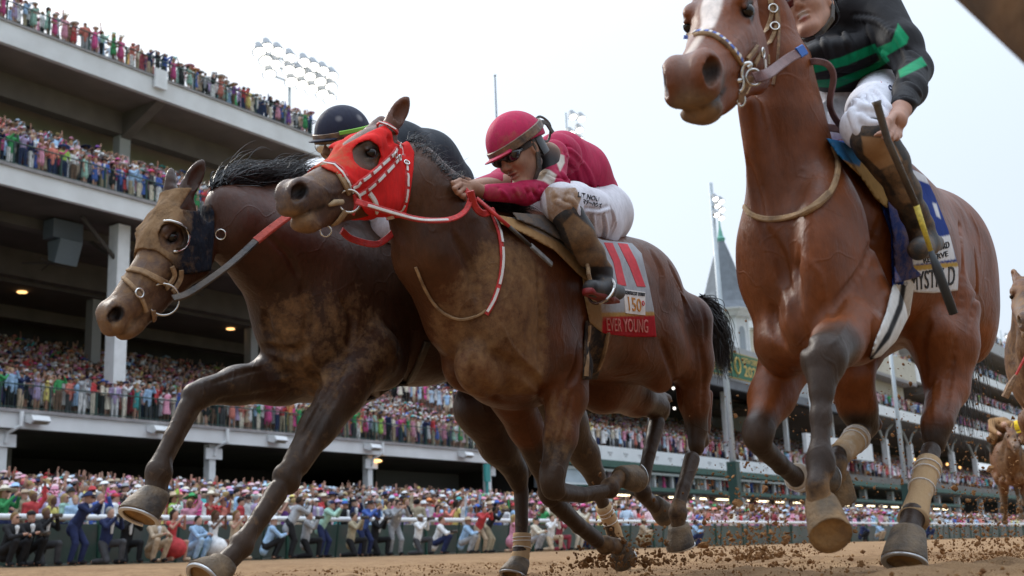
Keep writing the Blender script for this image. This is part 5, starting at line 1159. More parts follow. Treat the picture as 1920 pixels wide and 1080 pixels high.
    sc, me = h.cover('saddle_cloth', poly, .014, M_pad, paint=paint_poly(gy, [([(1128, 590), (1240, 588), (1240, 640), (1120, 640)], (.38, .012, .02)), ([(1090, 470), (1118, 520), (1130, 590), (1128, 640), (1080, 620)], (.30, .20, .10)),
            ([(1128, 586), (1240, 584), (1240, 591), (1128, 594)], (.42, .26, .08))], .08, mud=[([(1090, 540), (1140, 560), (1150, 600), (1100, 620)], .6, 30), ([(1185, 540), (1225, 590), (1190, 600)], .4, 20)]))
    sk = Skin(me)
    M_str = mat('red_numeral', (.60, .03, .045), .75, noise=.15, nscale=50)
    h.patch('numeral_one', [(1132, 455), (1148, 456), (1162, 488), (1174, 536), (1158, 534), (1150, 492)], M_str, sc, sk)
    h.patch('numeral_one', [(1158, 456), (1176, 458), (1192, 488), (1210, 538), (1194, 537), (1180, 500)], M_str, sc, sk)
    h.patch('white_badge', [(1168, 542), (1209, 548), (1209, 591), (1172, 587)], M_white, sc, sk, .003)
    h.text('lettering', 'KENTUCKY DERBY', [(1171, 545), (1208, 550), (1208, 556), (1171, 552)], M_ink, sc, sk, .006)
    h.text('lettering', '150', [(1175, 556), (1200, 561), (1201, 585), (1178, 582)], mat('orange_print', (.55, .22, .03), .7), sc, sk, .006)
    b = MB(); p, n_ = sk.hit(1203, 569, .008); ring('round_emblem', p, n_, .009, .0025, M_inkred, sc)
    h.text('lettering', 'EVER YOUNG', [(1136, 596), (1214, 599), (1214, 624), (1138, 620)], mat('pink_print', (.55, .18, .16), .7), sc, sk, .004)
    h.cover('saddle_pad', [(928, 402), (960, 408), (1010, 428), (1050, 452), (1085, 480), (1104, 512), (1102, 528), (1085, 515), (1040, 470), (985, 440), (940, 420)], .035, M_pad, paint=paint_poly((.36, .21, .09), [([(960, 400), (1040, 425), (1100, 475), (1104, 505), (1050, 455), (990, 425)], (.33, .32, .30))], .3))
    h.cover('saddle', [(960, 398), (1040, 405), (1100, 430), (1112, 470), (1110, 520), (1095, 500), (1060, 455), (1010, 428), (970, 412)], .05, M_pad, paint=paint_poly((.10, .09, .085), [], .35))
    h.cover('girth', [(1098, 600), (1140, 615), (1132, 660), (1120, 712), (1092, 712), (1095, 650)], .010, M_pad, paint=paint_poly((.02, .018, .018), [], .3))
    h.strap('surcingle', [(1135, 622), (1128, 660), (1112, 705)], .018, .010, M_tan, rt, off=.012, n=12)
    h.strap('surcingle', [(1100, 610), (1098, 660), (1095, 705)], .022, .012, M_tan, rt, off=.006, n=12)
tack_middle()

# ---- left horse
def tack_left():
    h, rt = HL, HL.root
    hood = [(372, 352), (330, 352), (285, 400), (258, 465), (292, 470), (318, 488), (330, 505), (345, 515), (396, 508), (402, 440), (402, 398), (392, 380)]
    cup = [(296, 440), (304, 422), (322, 418), (340, 428), (345, 448), (335, 468), (318, 474), (302, 462)]
    def pt(s, V):
        L = (V - s.hp) @ s.hF.T; L[:, 1] = np.abs(L[:, 1]); px = pixels(s.hp + L @ s.hF); C = np.empty((len(V), 4)); C[:, :3] = (.008, .010, .017)
        e = px[:, 0] + .35*(px[:, 1] - 430); C[:, 3] = np.clip(.95 - (e - 320)/60, .22, .85); return C
    hd, me = h.cover('blinker_hood', hood, .0085, M_mesh, [cup, [(335, 392), (362, 350), (425, 305), (425, 335), (398, 378), (368, 396)]], 'head', pt)
    fwd = -CM[:, 2]
    p, n_ = h.skin.hit(330, 447, .012); u = unit(np.cross(n_, (0, 0, 1.))); v = np.cross(n_, u)
    P = [];
    for t in np.linspace(-1.9, 1.5, 24): x, y = 320 + 29*math.cos(t), 447 + 28*math.sin(t); P.append(h.skin.hit(x, y, .014)[0])
    b = MB(); b.tube(P, .005, 8); b.obj('eye_cup_rim', M_steel, hd, smooth=True)
    # shell of the half cup standing off the hood
    Q = []; n = 14
    for t in np.linspace(-1.8, 1.4, 18):
        a = h.skin.hit(320 + 33*math.cos(t), 447 + 32*math.sin(t), .008)[0]; c = h.skin.hit(320 + 24*math.cos(t), 447 + 24*math.sin(t), .030)[0]; Q.append((a, c))
    b = MB(); V = [q for pr in Q for q in pr]; b.add(V, [(2*i, 2*i+2, 2*i+3, 2*i+1) for i in range(17)]); b.obj('eye_cup', M_black, hd, smooth=True)
    br = empty('bridle', (0, 0, 0)); br.parent = rt; br.location = Vector(h.hp) - rt.location
    def st(name, pts, w, m, off=.006, n=24, t=.006): return h.strap(name, pts, w, t, m, br, n=n, off=off)
    st('noseband', [(228, 512), (240, 506), (265, 510), (290, 522), (308, 530)], .022, M_tan)
    st('noseband_drop', [(226, 516), (240, 530), (255, 546), (266, 566), (272, 584)], .015, M_tan)
    st('cheek_strap', [(318, 500), (322, 515), (314, 530), (306, 540)], .018, M_tan, .012); st('cheek_strap', [(334, 505), (332, 525), (318, 548)], .018, M_tan, .014)
    p, n_ = h.skin.hit(258, 551, .012); ring('buckle', p, n_, .015, .0035, M_steel, br)
    p, n_ = h.skin.hit(300, 562, .016); ring('bit_ring', p, unit(n_ + fwd), .053, .0036, M_steel, br, k=40)
    st('bit_keeper', [(283, 582), (285, 596), (288, 606)], .016, M_leather, .012, n=8); p2, n2 = h.skin.hit(310, 594, .012); b = MB(); b.tube([p2 - np.array((.02, 0, 0)), p2 + np.array((.02, 0, .003))], .003, 6); b.obj('curb_pin', M_steel, br)
    D0 = D_of(p) - .04
    rn = empty('reins', (0, 0, 0)); rn.parent = rt; rn.location = Vector(atD(420, 500, 4.4)) - rt.location
    A = [(324, 560, D0), (350, 552, D0 + .03), (385, 530, D0 + .06), (420, 505, D0 + .10), (450, 480, D0 + .15), (480, 452, D0 + .2), (510, 428, D0 + .25), (545, 403, D0 + .32), (600, 370, D0 + .42), (700, 340, D0 + .62)]
    loose('near_rein', A[:6], .026, .006, M_black, rn, side=fwd + np.array((0, 0, .4))); loose('rein_grip', A[5:], .031, .008, mat('orange_red_grip', (.42, .06, .035), .7, noise=.3, nscale=60, bump=.5, bscale=200), rn, side=fwd + np.array((0, 0, .4)))
    p3, n3 = h.skin.hit(415, 440, .01); ring('martingale_ring', p3, n3, .018, .003, M_steel, rt); p3, n3 = h.skin.hit(426, 513, .01); ring('martingale_ring', p3, n3, .018, .003, M_steel, rt)
    # saddle cloth and girth, mostly hidden behind the middle horse
    poly = [(690, 400), (745, 440), (765, 475), (778, 520), (788, 580), (812, 640), (865, 668), (900, 600), (900, 430), (780, 400)]
    h.cover('saddle_cloth', poly, .03, M_pad, paint=paint_poly((.25, .155, .075), [([(808, 560), (870, 560), (870, 680), (808, 680)], (.10, .07, .045))], .35))
    h.strap('girth', [(800, 640), (775, 700), (735, 760), (700, 776)], .035, .010, M_black, rt, off=.004)
tack_left()

# ---- manes, tails, leg bandages
def hair(name, root, seeds, m, length, r=.0032, curl=.03, seg=9, drift=(1, 0, .1), grav=.4, n=200):
    """strands: seeds = list of (point, direction)"""
    b = MB(); dr = np.array(drift, float)
    for k in range(n):
        p, d = seeds[rng.integers(len(seeds))]; p = np.array(p) + rng.normal(0, .008, 3); d = unit(np.array(d) + rng.normal(0, .25, 3)); L = length * rng.uniform(.5, 1.1); P = [p]
        ph = rng.uniform(0, 6.28); am = curl * rng.uniform(.3, 1.2); ax = unit(rng.normal(0, 1, 3))
        for i in range(1, seg):
            t = i/(seg - 1); d = unit(d*(1 - .18) + dr*.18 + np.array((0, 0, -grav*t*.5))); P.append(P[-1] + d*L/(seg - 1) + ax*am*math.sin(ph + 7*t)*.35)
        b.tube(smooth_line(P, seg*2), np.linspace(r, r*.15, seg*2), 4, cap=False)
    return b.obj(name, m, root)
def ridge(h, pts, d, k=40, off=-.004):
    L = smooth_line(pts, k); return [(h.skin.hit(x, y - 6, off)[0], d) for x, y in L]
hair('mane', HL.root, ridge(HL, [(396, 356), (425, 352), (470, 347), (520, 350), (570, 360), (620, 375)], (.5, 0, .8)), M_darkhair, .24, .0022, .03, n=1500, drift=(1, 0, .15), grav=.15)
hair('forelock', HL.root, ridge(HL, [(405, 350), (425, 352)], (.4, 0, .8)), M_darkhair, .12, n=60)
hair('mane', HM.root, ridge(HM, [(764, 264), (785, 284), (820, 318), (858, 350)], (.6, 0, .6)), M_darkhair, .12, .0014, .03, n=160, drift=(1, 0, .2), grav=.1)
hair('withers_mane', HM.root, ridge(HM, [(900, 385), (930, 395), (950, 402)], (.6, -.2, .6)), M_darkhair, .16, .0022, .03, n=600, drift=(1, -.1, .0), grav=.3)
if 0: hair('mane', HR.root, ridge(HR, [(1492, 60), (1508, 110), (1534, 190), (1562, 258)], (.7, .2, .3)), M_darkhair, .09, .0018, .006, n=260, drift=(.8, .5, -.2), grav=.4)
c = HM.p(1316, 560, .02); hair('tail', HM.root, [(c + np.array((0, 0, -.03*i)), (1, -.1, -.2)) for i in range(4)], M_darkhair, .36, .0028, .05, seg=12, n=1300, drift=(.35, -.12, -.8), grav=.9)
c = HR.p(1788, 520, -.02); hair('tail', HR.root, [(c + np.array((0, .02, -.03*i)), (.5, .1, -.6)) for i in range(4)], M_darkhair, .66, .0020, .04, seg=12, n=320, drift=(-.06, .0, -1), grav=1.0)
c = HL.p(1010, 640, 0); hair('tail', HL.root, [(c, (1, 0, -.3))], M_darkhair, .35, .0025, .05, seg=12, n=200, drift=(.2, 0, -1), grav=1.0)
M_band = coat_mat('bandage', .85, mud=(.42, .26, .12), bumps=1.6, spec=.15, tintvar=.1)
def bandage(h, pts, r, name='leg_bandage', a=.75, c=(.62, .58, .52)):
    P = smooth_line([h.p(*p) for p in pts], 10); rr = np.interp(np.linspace(0, 1, 10), np.linspace(0, 1, len(r)), r); b = MB(); b.tube(P, rr + .002*np.sin(np.arange(10)*2.2), 20)
    me = b.me(name, True); vcol(me, np.repeat([[*c, a]], len(me.vertices), 0)); o = link(name, me, M_band, h.root)
    b2 = MB()
    for t in (.12, .30, .5): 
        i = int(t*9); q = P[i]; ax = unit(P[i+1] - P[i]); u = unit(np.cross(ax, CM[:, 2])); a_ = np.linspace(0, 6.28, 18)
        v = np.cross(ax, u); b2.tube([q + (rr[i] + .003)*(np.cos(x)*u + np.sin(x)*v) + ax*.012*x/6.28 for x in a_], .0022, 5, cap=False)
    b2.obj('bandage_seam', M_white, o)
bandage(HR, [(1742, 870, .16), (1733, 900, .16), (1720, 945, .16), (1712, 975, .16)], [.042, .038, .037, .046], a=.9)
bandage(HR, [(1608, 818, -.12), (1598, 830, -.12), (1572, 854, -.12)], [.046, .041, .040], a=.8)
bandage(HL, [(979, 1000, .16), (978, 1030, .16), (972, 1060, .16)], [.040, .039, .041], a=.95)
bandage(HL, [(1130, 948, -.12), (1145, 980, -.12), (1158, 1018, -.12)], [.043, .041, .043], a=.95)
bandage(HR, [(1492, 893, -.14), (1505, 898, -.14)], [.040, .042], 'fetlock_patch', a=.6)
# ------------------------------------------------------------------ riders
HL_ = dict(crown=(0, 0, .163), chin=(.085, 0, -.122), nose=(.125, 0, -.02), earL=(0, .088, 0), eyeL=(.098, .033, .018), back=(-.135, 0, .05), mouth=(.105, 0, -.058), visor=(.16, 0, .03))
class Rider:
    def __init__(s, Yh, lo, hi, root, vox=.0045): s.Yh, s.lo, s.hi, s.root, s.vox = Yh, lo, hi, root, vox
    def p(s, px, py, o=0.): return onY(px, py, s.Yh - o)
    def solid(s, vox=None, lo=None, hi=None): return Solid(lo if lo is not None else s.lo, hi if hi is not None else s.hi, vox or s.vox)
    def bars(s, S, L, k=.03):
        for a, b in zip(L[:-1], L[1:]): S.bar(s.p(*a[:3]), s.p(*b[:3]), a[3], b[3], k)
    def done(s, S, name, m, paint, parent=None, folds=()):
        if folds:      # creases traced on the first skin
            sk = Skin(S.mesh(name))
            for pts, r in folds:
                L = smooth_line(pts, max(5, len(pts)*4)); H = [sk.hit(x, y, 0) for x, y in L]
                for (a, na), (b, nb) in zip(H[:-1], H[1:]): S.bar(a + na*r*.3, b + nb*r*.3, r, r, r*2.5, 'cut')
                off = np.array((3.5, 4.)); H = [sk.hit(x + off[0], y + off[1], 0) for x, y in L]
                for (a, na), (b, nb) in zip(H[:-1], H[1:]): S.bar(a - na*r*.5, b - nb*r*.5, r*1.1, r*1.1, r*2.2)
        me = S.mesh(name); n = len(me.vertices); V = np.empty(n*3, np.float32); me.vertices.foreach_get('co', V); V = V.reshape(-1, 3).astype(float)
        vcol(me, paint(V)); return link(name, me, m, parent or s.root), me
    def face(s, S, pos, F, sc=1., smile=0.):
        W = lambda c: pos + (np.asarray(c, float)*sc) @ F
        E = lambda c, r, k=.02, op='add': S.ell(W(c), np.array(r)*sc, k*sc, F, op)
        B = lambda a, b, ra, rb, k=.015, op='add': S.bar(W(a), W(b), ra*sc, rb*sc, k*sc, op)
        E((-.01, 0, .03), (.098, .076, .095), .03); E((.035, 0, -.02), (.06, .060, .085), .04)
        for q in (1, -1):
            B((0, .052*q, -.06), (.07, .018*q, -.098), .022, .020, .03); E((.068, .036*q, -.022), (.026, .024, .022), .02)
            B((.088, .012*q, .036), (.080, .048*q, .036), .010, .008, .012); E((.088, .033*q, .016), (.017, .016, .012), .008, 'cut'); 
            E((0, .078*q, -.002), (.018, .012, .032), .008); E((.006, .090*q, -.002), (.009, .008, .018), .006, 'cut')
            B((.106, .020*q, -.028), (.086, .034*q, -.062), .004, .003, .012, 'cut')
        E((.082, 0, -.104), (.022, .026, .018), .02)
        B((.092, 0, .02), (.114, 0, -.018), .009, .013, .012); E((.104, .011, -.026), (.010, .008, .007), .008); E((.104, -.011, -.026), (.010, .008, .007), .008)
        E((.093, 0, -.050), (.013, .026, .007), .006); E((.092, 0, -.066), (.012, .022, .008), .006)
        E((.104, 0, -.058), (.012, .024 + smile*.008, .003 + smile*.004), .004, 'cut')
        s.W = W; s.F = F; s.fp = pos; s.fs = sc
        return W
    def helmet(s, W, F, sc, m, mc, band=None, cap=True):
        S = s.solid(.0045, W((0, 0, .05)) - .22, W((0, 0, .05)) + .22); E = lambda c, r, k, op='add': S.ell(W(c), np.array(r)*sc, k*sc, F, op)
        E((-.008, 0, .045), (.128, .108, .118), .02)
        X, Y, Z = S.coords(); up = F[2]; f = F[0]; c0 = W((0, 0, .028)); pl = (X - c0[0])*(up[0] - .12*f[0]) + (Y - c0[1])*(up[1] - .12*f[1]) + (Z - c0[2])*(up[2] - .12*f[2])
        S.D = np.maximum(S.D, -pl.astype(np.float32)); E((-.008, 0, .03), (.112, .092, .10), .004, 'cut')
        S.bar(W((.095, .05, .032)), W((.095, -.05, .032)), .010, .010, .02); S.ell(W((.118, 0, .030)), np.array((.045, .07, .007))*sc, .01, F)
        return s.done(S, 'helmet', m, mc)
    def ribbon3(s, name, P, N, w, t, m, parent=None): b = MB(); b.ribbon(P, N, w, t); return b.obj(name, m, parent or s.root)
    def band(s, W, F, r, z, a0, a1, w, name, m, tilt=0., t=.006, parent=None, n=40):
        a = np.linspace(R(a0), R(a1), n); P = [W((r[0]*math.cos(x) - .008, r[1]*math.sin(x), z + tilt*math.cos(x))) for x in a]; N = [unit(np.array((math.cos(x)/r[0], math.sin(x)/r[1], .0)) @ F) for x in a]
        return s.ribbon3(name, P, N, w, t, m, parent)
    def goggles(s, W, F, sc, m, strapm, dz=0.):
        S = s.solid(.003, W((.08, 0, .015)) - .12, W((.08, 0, .015)) + .12)
        for q in (1, -1): S.ell(W((.085, .034*q, .016 + dz)), np.array((.026, .040, .030))*sc, .02, F)
        S.ell(W((.05, 0, .015 + dz)), np.array((.05, .07, .022))*sc, .02, F); o, _ = s.done(S, 'goggles', m, lambda V: np.repeat([[.01, .01, .012, 0.]], len(V), 0)); 
        s.band(W, F, (.095, .082), .016 + dz, 40, 320, .024, 'goggle_strap', strapm, .0, .004, o); return o
    def hand(s, S, wrist, palm, fingers, thumb, pr=.026):
        S.bar(wrist, palm, .024, pr, .02)
        for f in fingers:
            r = .0095
            for a, b in zip(f[:-1], f[1:]): S.bar(a, b, r, r*.92, .006); r *= .92
        r = .0115
        for a, b in zip(thumb[:-1], thumb[1:]): S.bar(a, b, r, r*.9, .010); r *= .9

def pcol(base, regions=(), alpha=0., spots=()):
    def f(V):
        C = np.empty((len(V), 4)); C[:, :3] = base; C[:, 3] = alpha; px = pixels(V)
        for poly, c, a in regions:
            m = np.clip(.5 - poly_sd(px, poly)/2.5, 0, 1)
            if c is not None: C[:, :3] = C[:, :3]*(1 - m[:, None]) + np.array(c)*m[:, None]
            if a is not None: C[:, 3] = C[:, 3]*(1 - m) + a*m
        for p, r, c, a in spots:
            m = np.clip(1.5 - np.linalg.norm(V - p, axis=1)/r, 0, 1)
            if c is not None: C[:, :3] = C[:, :3]*(1 - m[:, None]) + np.array(c)*m[:, None]
            if a is not None: C[:, 3] = C[:, 3]*(1 - m) + a*m
        return C
    return f
M_lens = mat('goggle_lens', (.008, .008, .010), .08, spec=.9)
M_sock = coat_mat('boot_leather', .45, bumps=.8, spec=.5, tintvar=.3)

def rider_middle():
    Y = 2.6; root = empty('person', (4.3, Y, 1.0)); tag(root, 'jockey in crimson silks and white breeches crouched on the horse in the red hood', 'jockey', 'jockeys')
    r = Rider(Y, (3.2, 2.15, .85), (5.0, 3.1, 2.25), root); p = r.p
    pos, F, sc = fit_head(dict(crown=(922, 216), chin=(976, 343), nose=(944, 320), earL=(1000, 276), eyeL=(958, 294), visor=(895, 290), back=(1010, 240)), (3.7, 2.42, 1.75, .0, .5, 0.), 1.0, HL_, 25, 6)
    S = r.solid(); W = r.face(S, pos, F, sc)
    r.bars(S, [(993, 292, .0, .052), (1035, 295, .0, .06), (1090, 320, 0, .11), (1115, 385, 0, .11)], .04)
    r.bars(S, [(1028, 290, .20, .05), (1033, 350, .22, .042), (975, 362, .18, .034), (915, 360, .14, .026)])
    r.bars(S, [(1000, 300, -.2, .05), (935, 345, -.2, .04), (880, 350, -.12, .026)])
    r.bars(S, [(1100, 405, .14, .09), (1055, 382, .29, .06), (1090, 450, .34, .045), (1130, 515, .35, .034)]); r.bars(S, [(1080, 400, -.12, .09), (965, 400, -.2, .06), (1010, 470, -.2, .045)])
    P = lambda x, y, o=.13: p(x, y, o)
    r.hand(S, P(905, 360), P(886, 352), [[P(880, 344), P(862, 338, .14), P(849, 343, .15), P(850, 352, .14)], [P(882, 350), P(863, 346, .15), P(852, 353, .16), P(856, 362, .15)],
        [P(884, 356), P(869, 354, .15), P(860, 362, .16), P(865, 369, .15)], [P(888, 361), P(876, 362, .15), P(868, 368, .155), P(873, 374, .14)]], [P(893, 350), P(880, 340, .10), P(868, 334, .10)], .028)
    skin = (.36, .19, .12)
    body, me = r.done(S, 'body', M_skin, pcol(skin, (), .0, [(W((.03, .03, -.08)), .035, (.20, .11, .08), None), (W((.098, 0, -.058)), .016, (.30, .10, .08), None), (W((.08, .03, -.02)), .03, None, .25), (W((-.03, .03, -.10)), .055, (.02, .018, .02), 0.), (W((-.09, .0, -.12)), .08, (.02, .018, .02), 0.), (W((-.03, .03, -.10)), .055, (.02, .018, .02), 0.), (W((-.09, .0, -.12)), .08, (.02, .018, .02), 0.), (W((.1, 0, -.05)), .012, (.26, .09, .07), None)]))
    # silks
    S = r.solid(); r.bars(S, [(1024, 298, .0, .075), (1052, 300, 0, .115), (1085, 325, 0, .130), (1112, 362, 0, .118)], .06)
    S.ell(p(1048, 290, .10), (.12, .09, .09), .05); S.ell(p(1035, 300, -.10), (.12, .09, .09), .05); S.ell(p(1066, 330, 0), (.15, .13, .09), .04)
    r.bars(S, [(1036, 292, .18, .066), (1036, 345, .23, .052)], .04); r.bars(S, [(1036, 345, .23, .052), (985, 362, .20, .043), (916, 361, .15, .032)], .03)
    r.bars(S, [(1000, 300, -.18, .07), (940, 342, -.22, .055), (895, 350, -.16, .034)], .03)
    for a, b in (((1040, 300, .24), (1075, 340, .14)), ((1060, 300, .16), (1100, 345, .12)), ((985, 350, .24), (1010, 372, .24)), ((960, 352, .22), (975, 372, .22)), ((1080, 330, .14), (1118, 352, .1))): S.bar(p(*a), p(*b), .006, .004, .018, 'cut')
    cr = (.43, .018, .072); wt = (.62, .55, .48)
    silks, sme = r.done(S, 'silks', M_cloth, pcol(cr, [([(1016, 300), (1042, 285), (1058, 292), (1059, 305), (1050, 322), (1044, 306), (1020, 304)], wt, .0), ([(1000, 335), (1010, 316), (1030, 318), (1044, 328), (1036, 350), (1020, 340)], wt, .1),
         ([(1002, 335), (1012, 316), (1028, 320), (1016, 338)], None, .7), ([(1018, 302), (1040, 286), (1046, 296), (1030, 304)], None, .65), ([(885, 350), (1010, 350), (990, 375), (885, 375)], None, .28), ([(1005, 270), (1050, 262), (1060, 285), (1020, 300)], None, .35)]), folds=[([(935, 352), (945, 362), (952, 374)], .004), ([(958, 348), (966, 358), (972, 370)], .004), ([(982, 346), (990, 356), (994, 372)], .0045), ([(1048, 318), (1060, 335), (1064, 350)], .006), ([(1040, 338), (1068, 344), (1118, 352)], .007), ([(1060, 288), (1078, 312), (1088, 345)], .006), ([(1080, 290), (1100, 318), (1112, 350)], .006), ([(1020, 325), (1036, 334), (1050, 336)], .005), ([(1075, 352), (1095, 356), (1125, 362)], .006), ([(1062, 275), (1076, 285), (1092, 305)], .005), ([(1012, 352), (1022, 362), (1024, 374)], .005)])
    # breeches
    S = r.solid(); S.ell(p(1112, 405, 0), (.17, .19, .16), .04); S.ell(p(1122, 412, .10), (.13, .10, .14), .05)
    r.bars(S, [(1105, 402, .13, .115), (1075, 385, .24, .088), (1052, 380, .30, .074)], .04); r.bars(S, [(1052, 380, .30, .072), (1066, 404, .32, .060)], .03)
    r.bars(S, [(1085, 400, -.11, .11), (1000, 400, -.18, .08), (958, 398, -.2, .07), (985, 440, -.2, .06)], .04)
    br, bme = r.done(S, 'breeches', M_cloth, pcol((.66, .64, .68), [([(1020, 350), (1080, 352), (1090, 372), (1075, 412), (1030, 425)], None, .82)], .04), folds=[([(1040, 372), (1052, 380), (1068, 384)], .005), ([(1064, 366), (1078, 384), (1084, 405)], .006), ([(1108, 400), (1110, 425), (1118, 440)], .006), ([(1130, 400), (1134, 425), (1132, 442)], .006), ([(1090, 400), (1096, 420), (1106, 436)], .006), ([(1145, 390), (1150, 410), (1146, 430)], .005), ([(1095, 392), (1120, 394), (1140, 388)], .005)]); sk = Skin(bme)
    Hx = HM; Hx.text('lettering', 'LIT NOU', [(1084, 360), (1124, 370), (1122, 378), (1083, 369)], M_ink, br, sk, .003); Hx.text('lettering', 'マテーハウズ', [(1094, 372), (1128, 382), (1127, 390), (1092, 381)], M_ink, br, sk, .003)
    # boots
    for q, L in ((1, [(1064, 402, .32, .064), (1085, 440, .34, .058), (1108, 478, .35, .050), (1126, 508, .35, .040)]), (-1, [(990, 440, -.2, .062), (1020, 480, -.21, .055), (1050, 540, -.22, .042)])):
        S = r.solid(); r.bars(S, L, .03); a = L[-1]
        if q == 1:
            r.bars(S, [(1128, 512, .35, .042), (1130, 535, .35, .040)], .03); r.bars(S, [(1158, 548, .33, .032), (1132, 545, .36, .040), (1108, 540, .38, .032)], .03)
            for t in (.2, .45, .7): c = p(1126 + 6*t, 505 + 28*t, .35); S.bar(c + np.array((-.06, -.05, 0)), c + np.array((.06, -.05, .01)), .004, .004, .012, 'cut')
        bt, _ = r.done(S, 'boot', M_sock, pcol((.022, .020, .020), [([(1075, 400), (1118, 435), (1150, 500), (1085, 500), (1055, 420)], None, .62)], .22))
        if q == 1:
            S = r.solid(.004, p(1130, 548, .36) - .17, p(1130, 548, .36) + .17); r.bars(S, [(1164, 556, .33, .026), (1135, 556, .36, .032), (1104, 548, .38, .026)], .02)
            X, Yg, Z = S.coords(); c = p(1135, 556, .36); S.D = np.maximum(S.D, (Z - c[2] - .002 + 0*X).astype(np.float32)); S.D = np.maximum(S.D, (c[2] - .022 - Z + 0*X).astype(np.float32)); r.done(S, 'boot_sole', M_sock, pcol((.20, .012, .012), (), .15), bt)
    st = MB(); st.tube([p(1100, 480, .33), p(1104, 515, .38), p(1112, 545, .38)], .008, 6); a = np.linspace(0, 6.28, 22); st2 = MB(); c = p(1128, 545, .36)
    st2.tube([c + np.array((.03*math.sin(t), -.055*math.cos(t), .055*math.sin(t))) for t in a], .006, 6, cap=False)
    sl = st.obj('stirrup_leather', M_tan, HM.root); st2.obj('stirrup_iron', M_steel, sl)
    # helmet, goggles
    mc = pcol((.47, .020, .080), (), .18, [(W((.09, .05, .05)), .05, None, .4)]); hm, _ = r.helmet(W, F, sc, M_cloth, mc)
    r.band(W, F, (.128, .108), .052, -160, 160, .034, 'goggle_band', mat('brown_band', (.22, .12, .06), .5, c2=(.06, .04, .03), nscale=30, bump=.3), -.012, .006, hm)
    r.goggles(W, F, sc, M_lens, M_black)
    for q in (1, -1): r.ribbon3('chin_strap', [W((-.01, .083*q, .03)), W((.0, .080*q, -.03)), W((.02, .068*q, -.08)), W((.045, .03*q, -.118)), W((.05, 0, -.124))], [unit(np.array((0, q, -.1)) @ F)]*4 + [-F[2]], .024, .005, M_black, body)
    r.band(W, F, (.100, .084), -.012, 95, 265, .075, 'hair', M_darkhair, 0, .006, body)
    P_ = smooth_line([W((-.10, .03, .07)), W((-.16, .03, .08)), W((-.20, .02, .03)), W((-.17, .0, -.02)), W((-.11, .02, .0))], 20); r.ribbon3('helmet_tie', P_, np.repeat([unit(np.array((0, 1, .2)) @ F)], 20, 0), .010, .004, M_black, hm)
    P_ = smooth_line([W((-.10, .05, .06)), W((-.15, .05, .05)), W((-.16, .05, .0))], 12); r.ribbon3('helmet_tie', P_, np.repeat([unit(np.array((0, 1, .2)) @ F)], 12, 0), .02, .004, M_black, hm)
    # whip held along the neck
    w = empty('riding_whip', tuple(p(960, 440, .1))); tag(w, 'red and black riding whip held by the jockey in crimson', 'whip', 'riding whips')
    a, b, c = p(893, 372, .17), p(955, 425, .25), p(1034, 496, .30)
    m1 = MB(); m1.tube([a, a*.4 + b*.6, b], [.009, .008, .007], 8); m1.obj('handle', M_red, w, smooth=True); m2 = MB(); m2.tube([b, b*.5 + c*.5], .007, 8); m2.obj('shaft', M_black, w, smooth=True)
    m3 = MB(); m3.ribbon([b*.5 + c*.5, b*.2 + c*.8, c], [np.array((0, -1, .3))]*3, .026, .006); m3.obj('flap', mat('grey_flap', (.22, .21, .2), .6, c2=(.08, .07, .06), nscale=30), w)
    root['hc'] = tuple(W((0, 0, .06))); return root

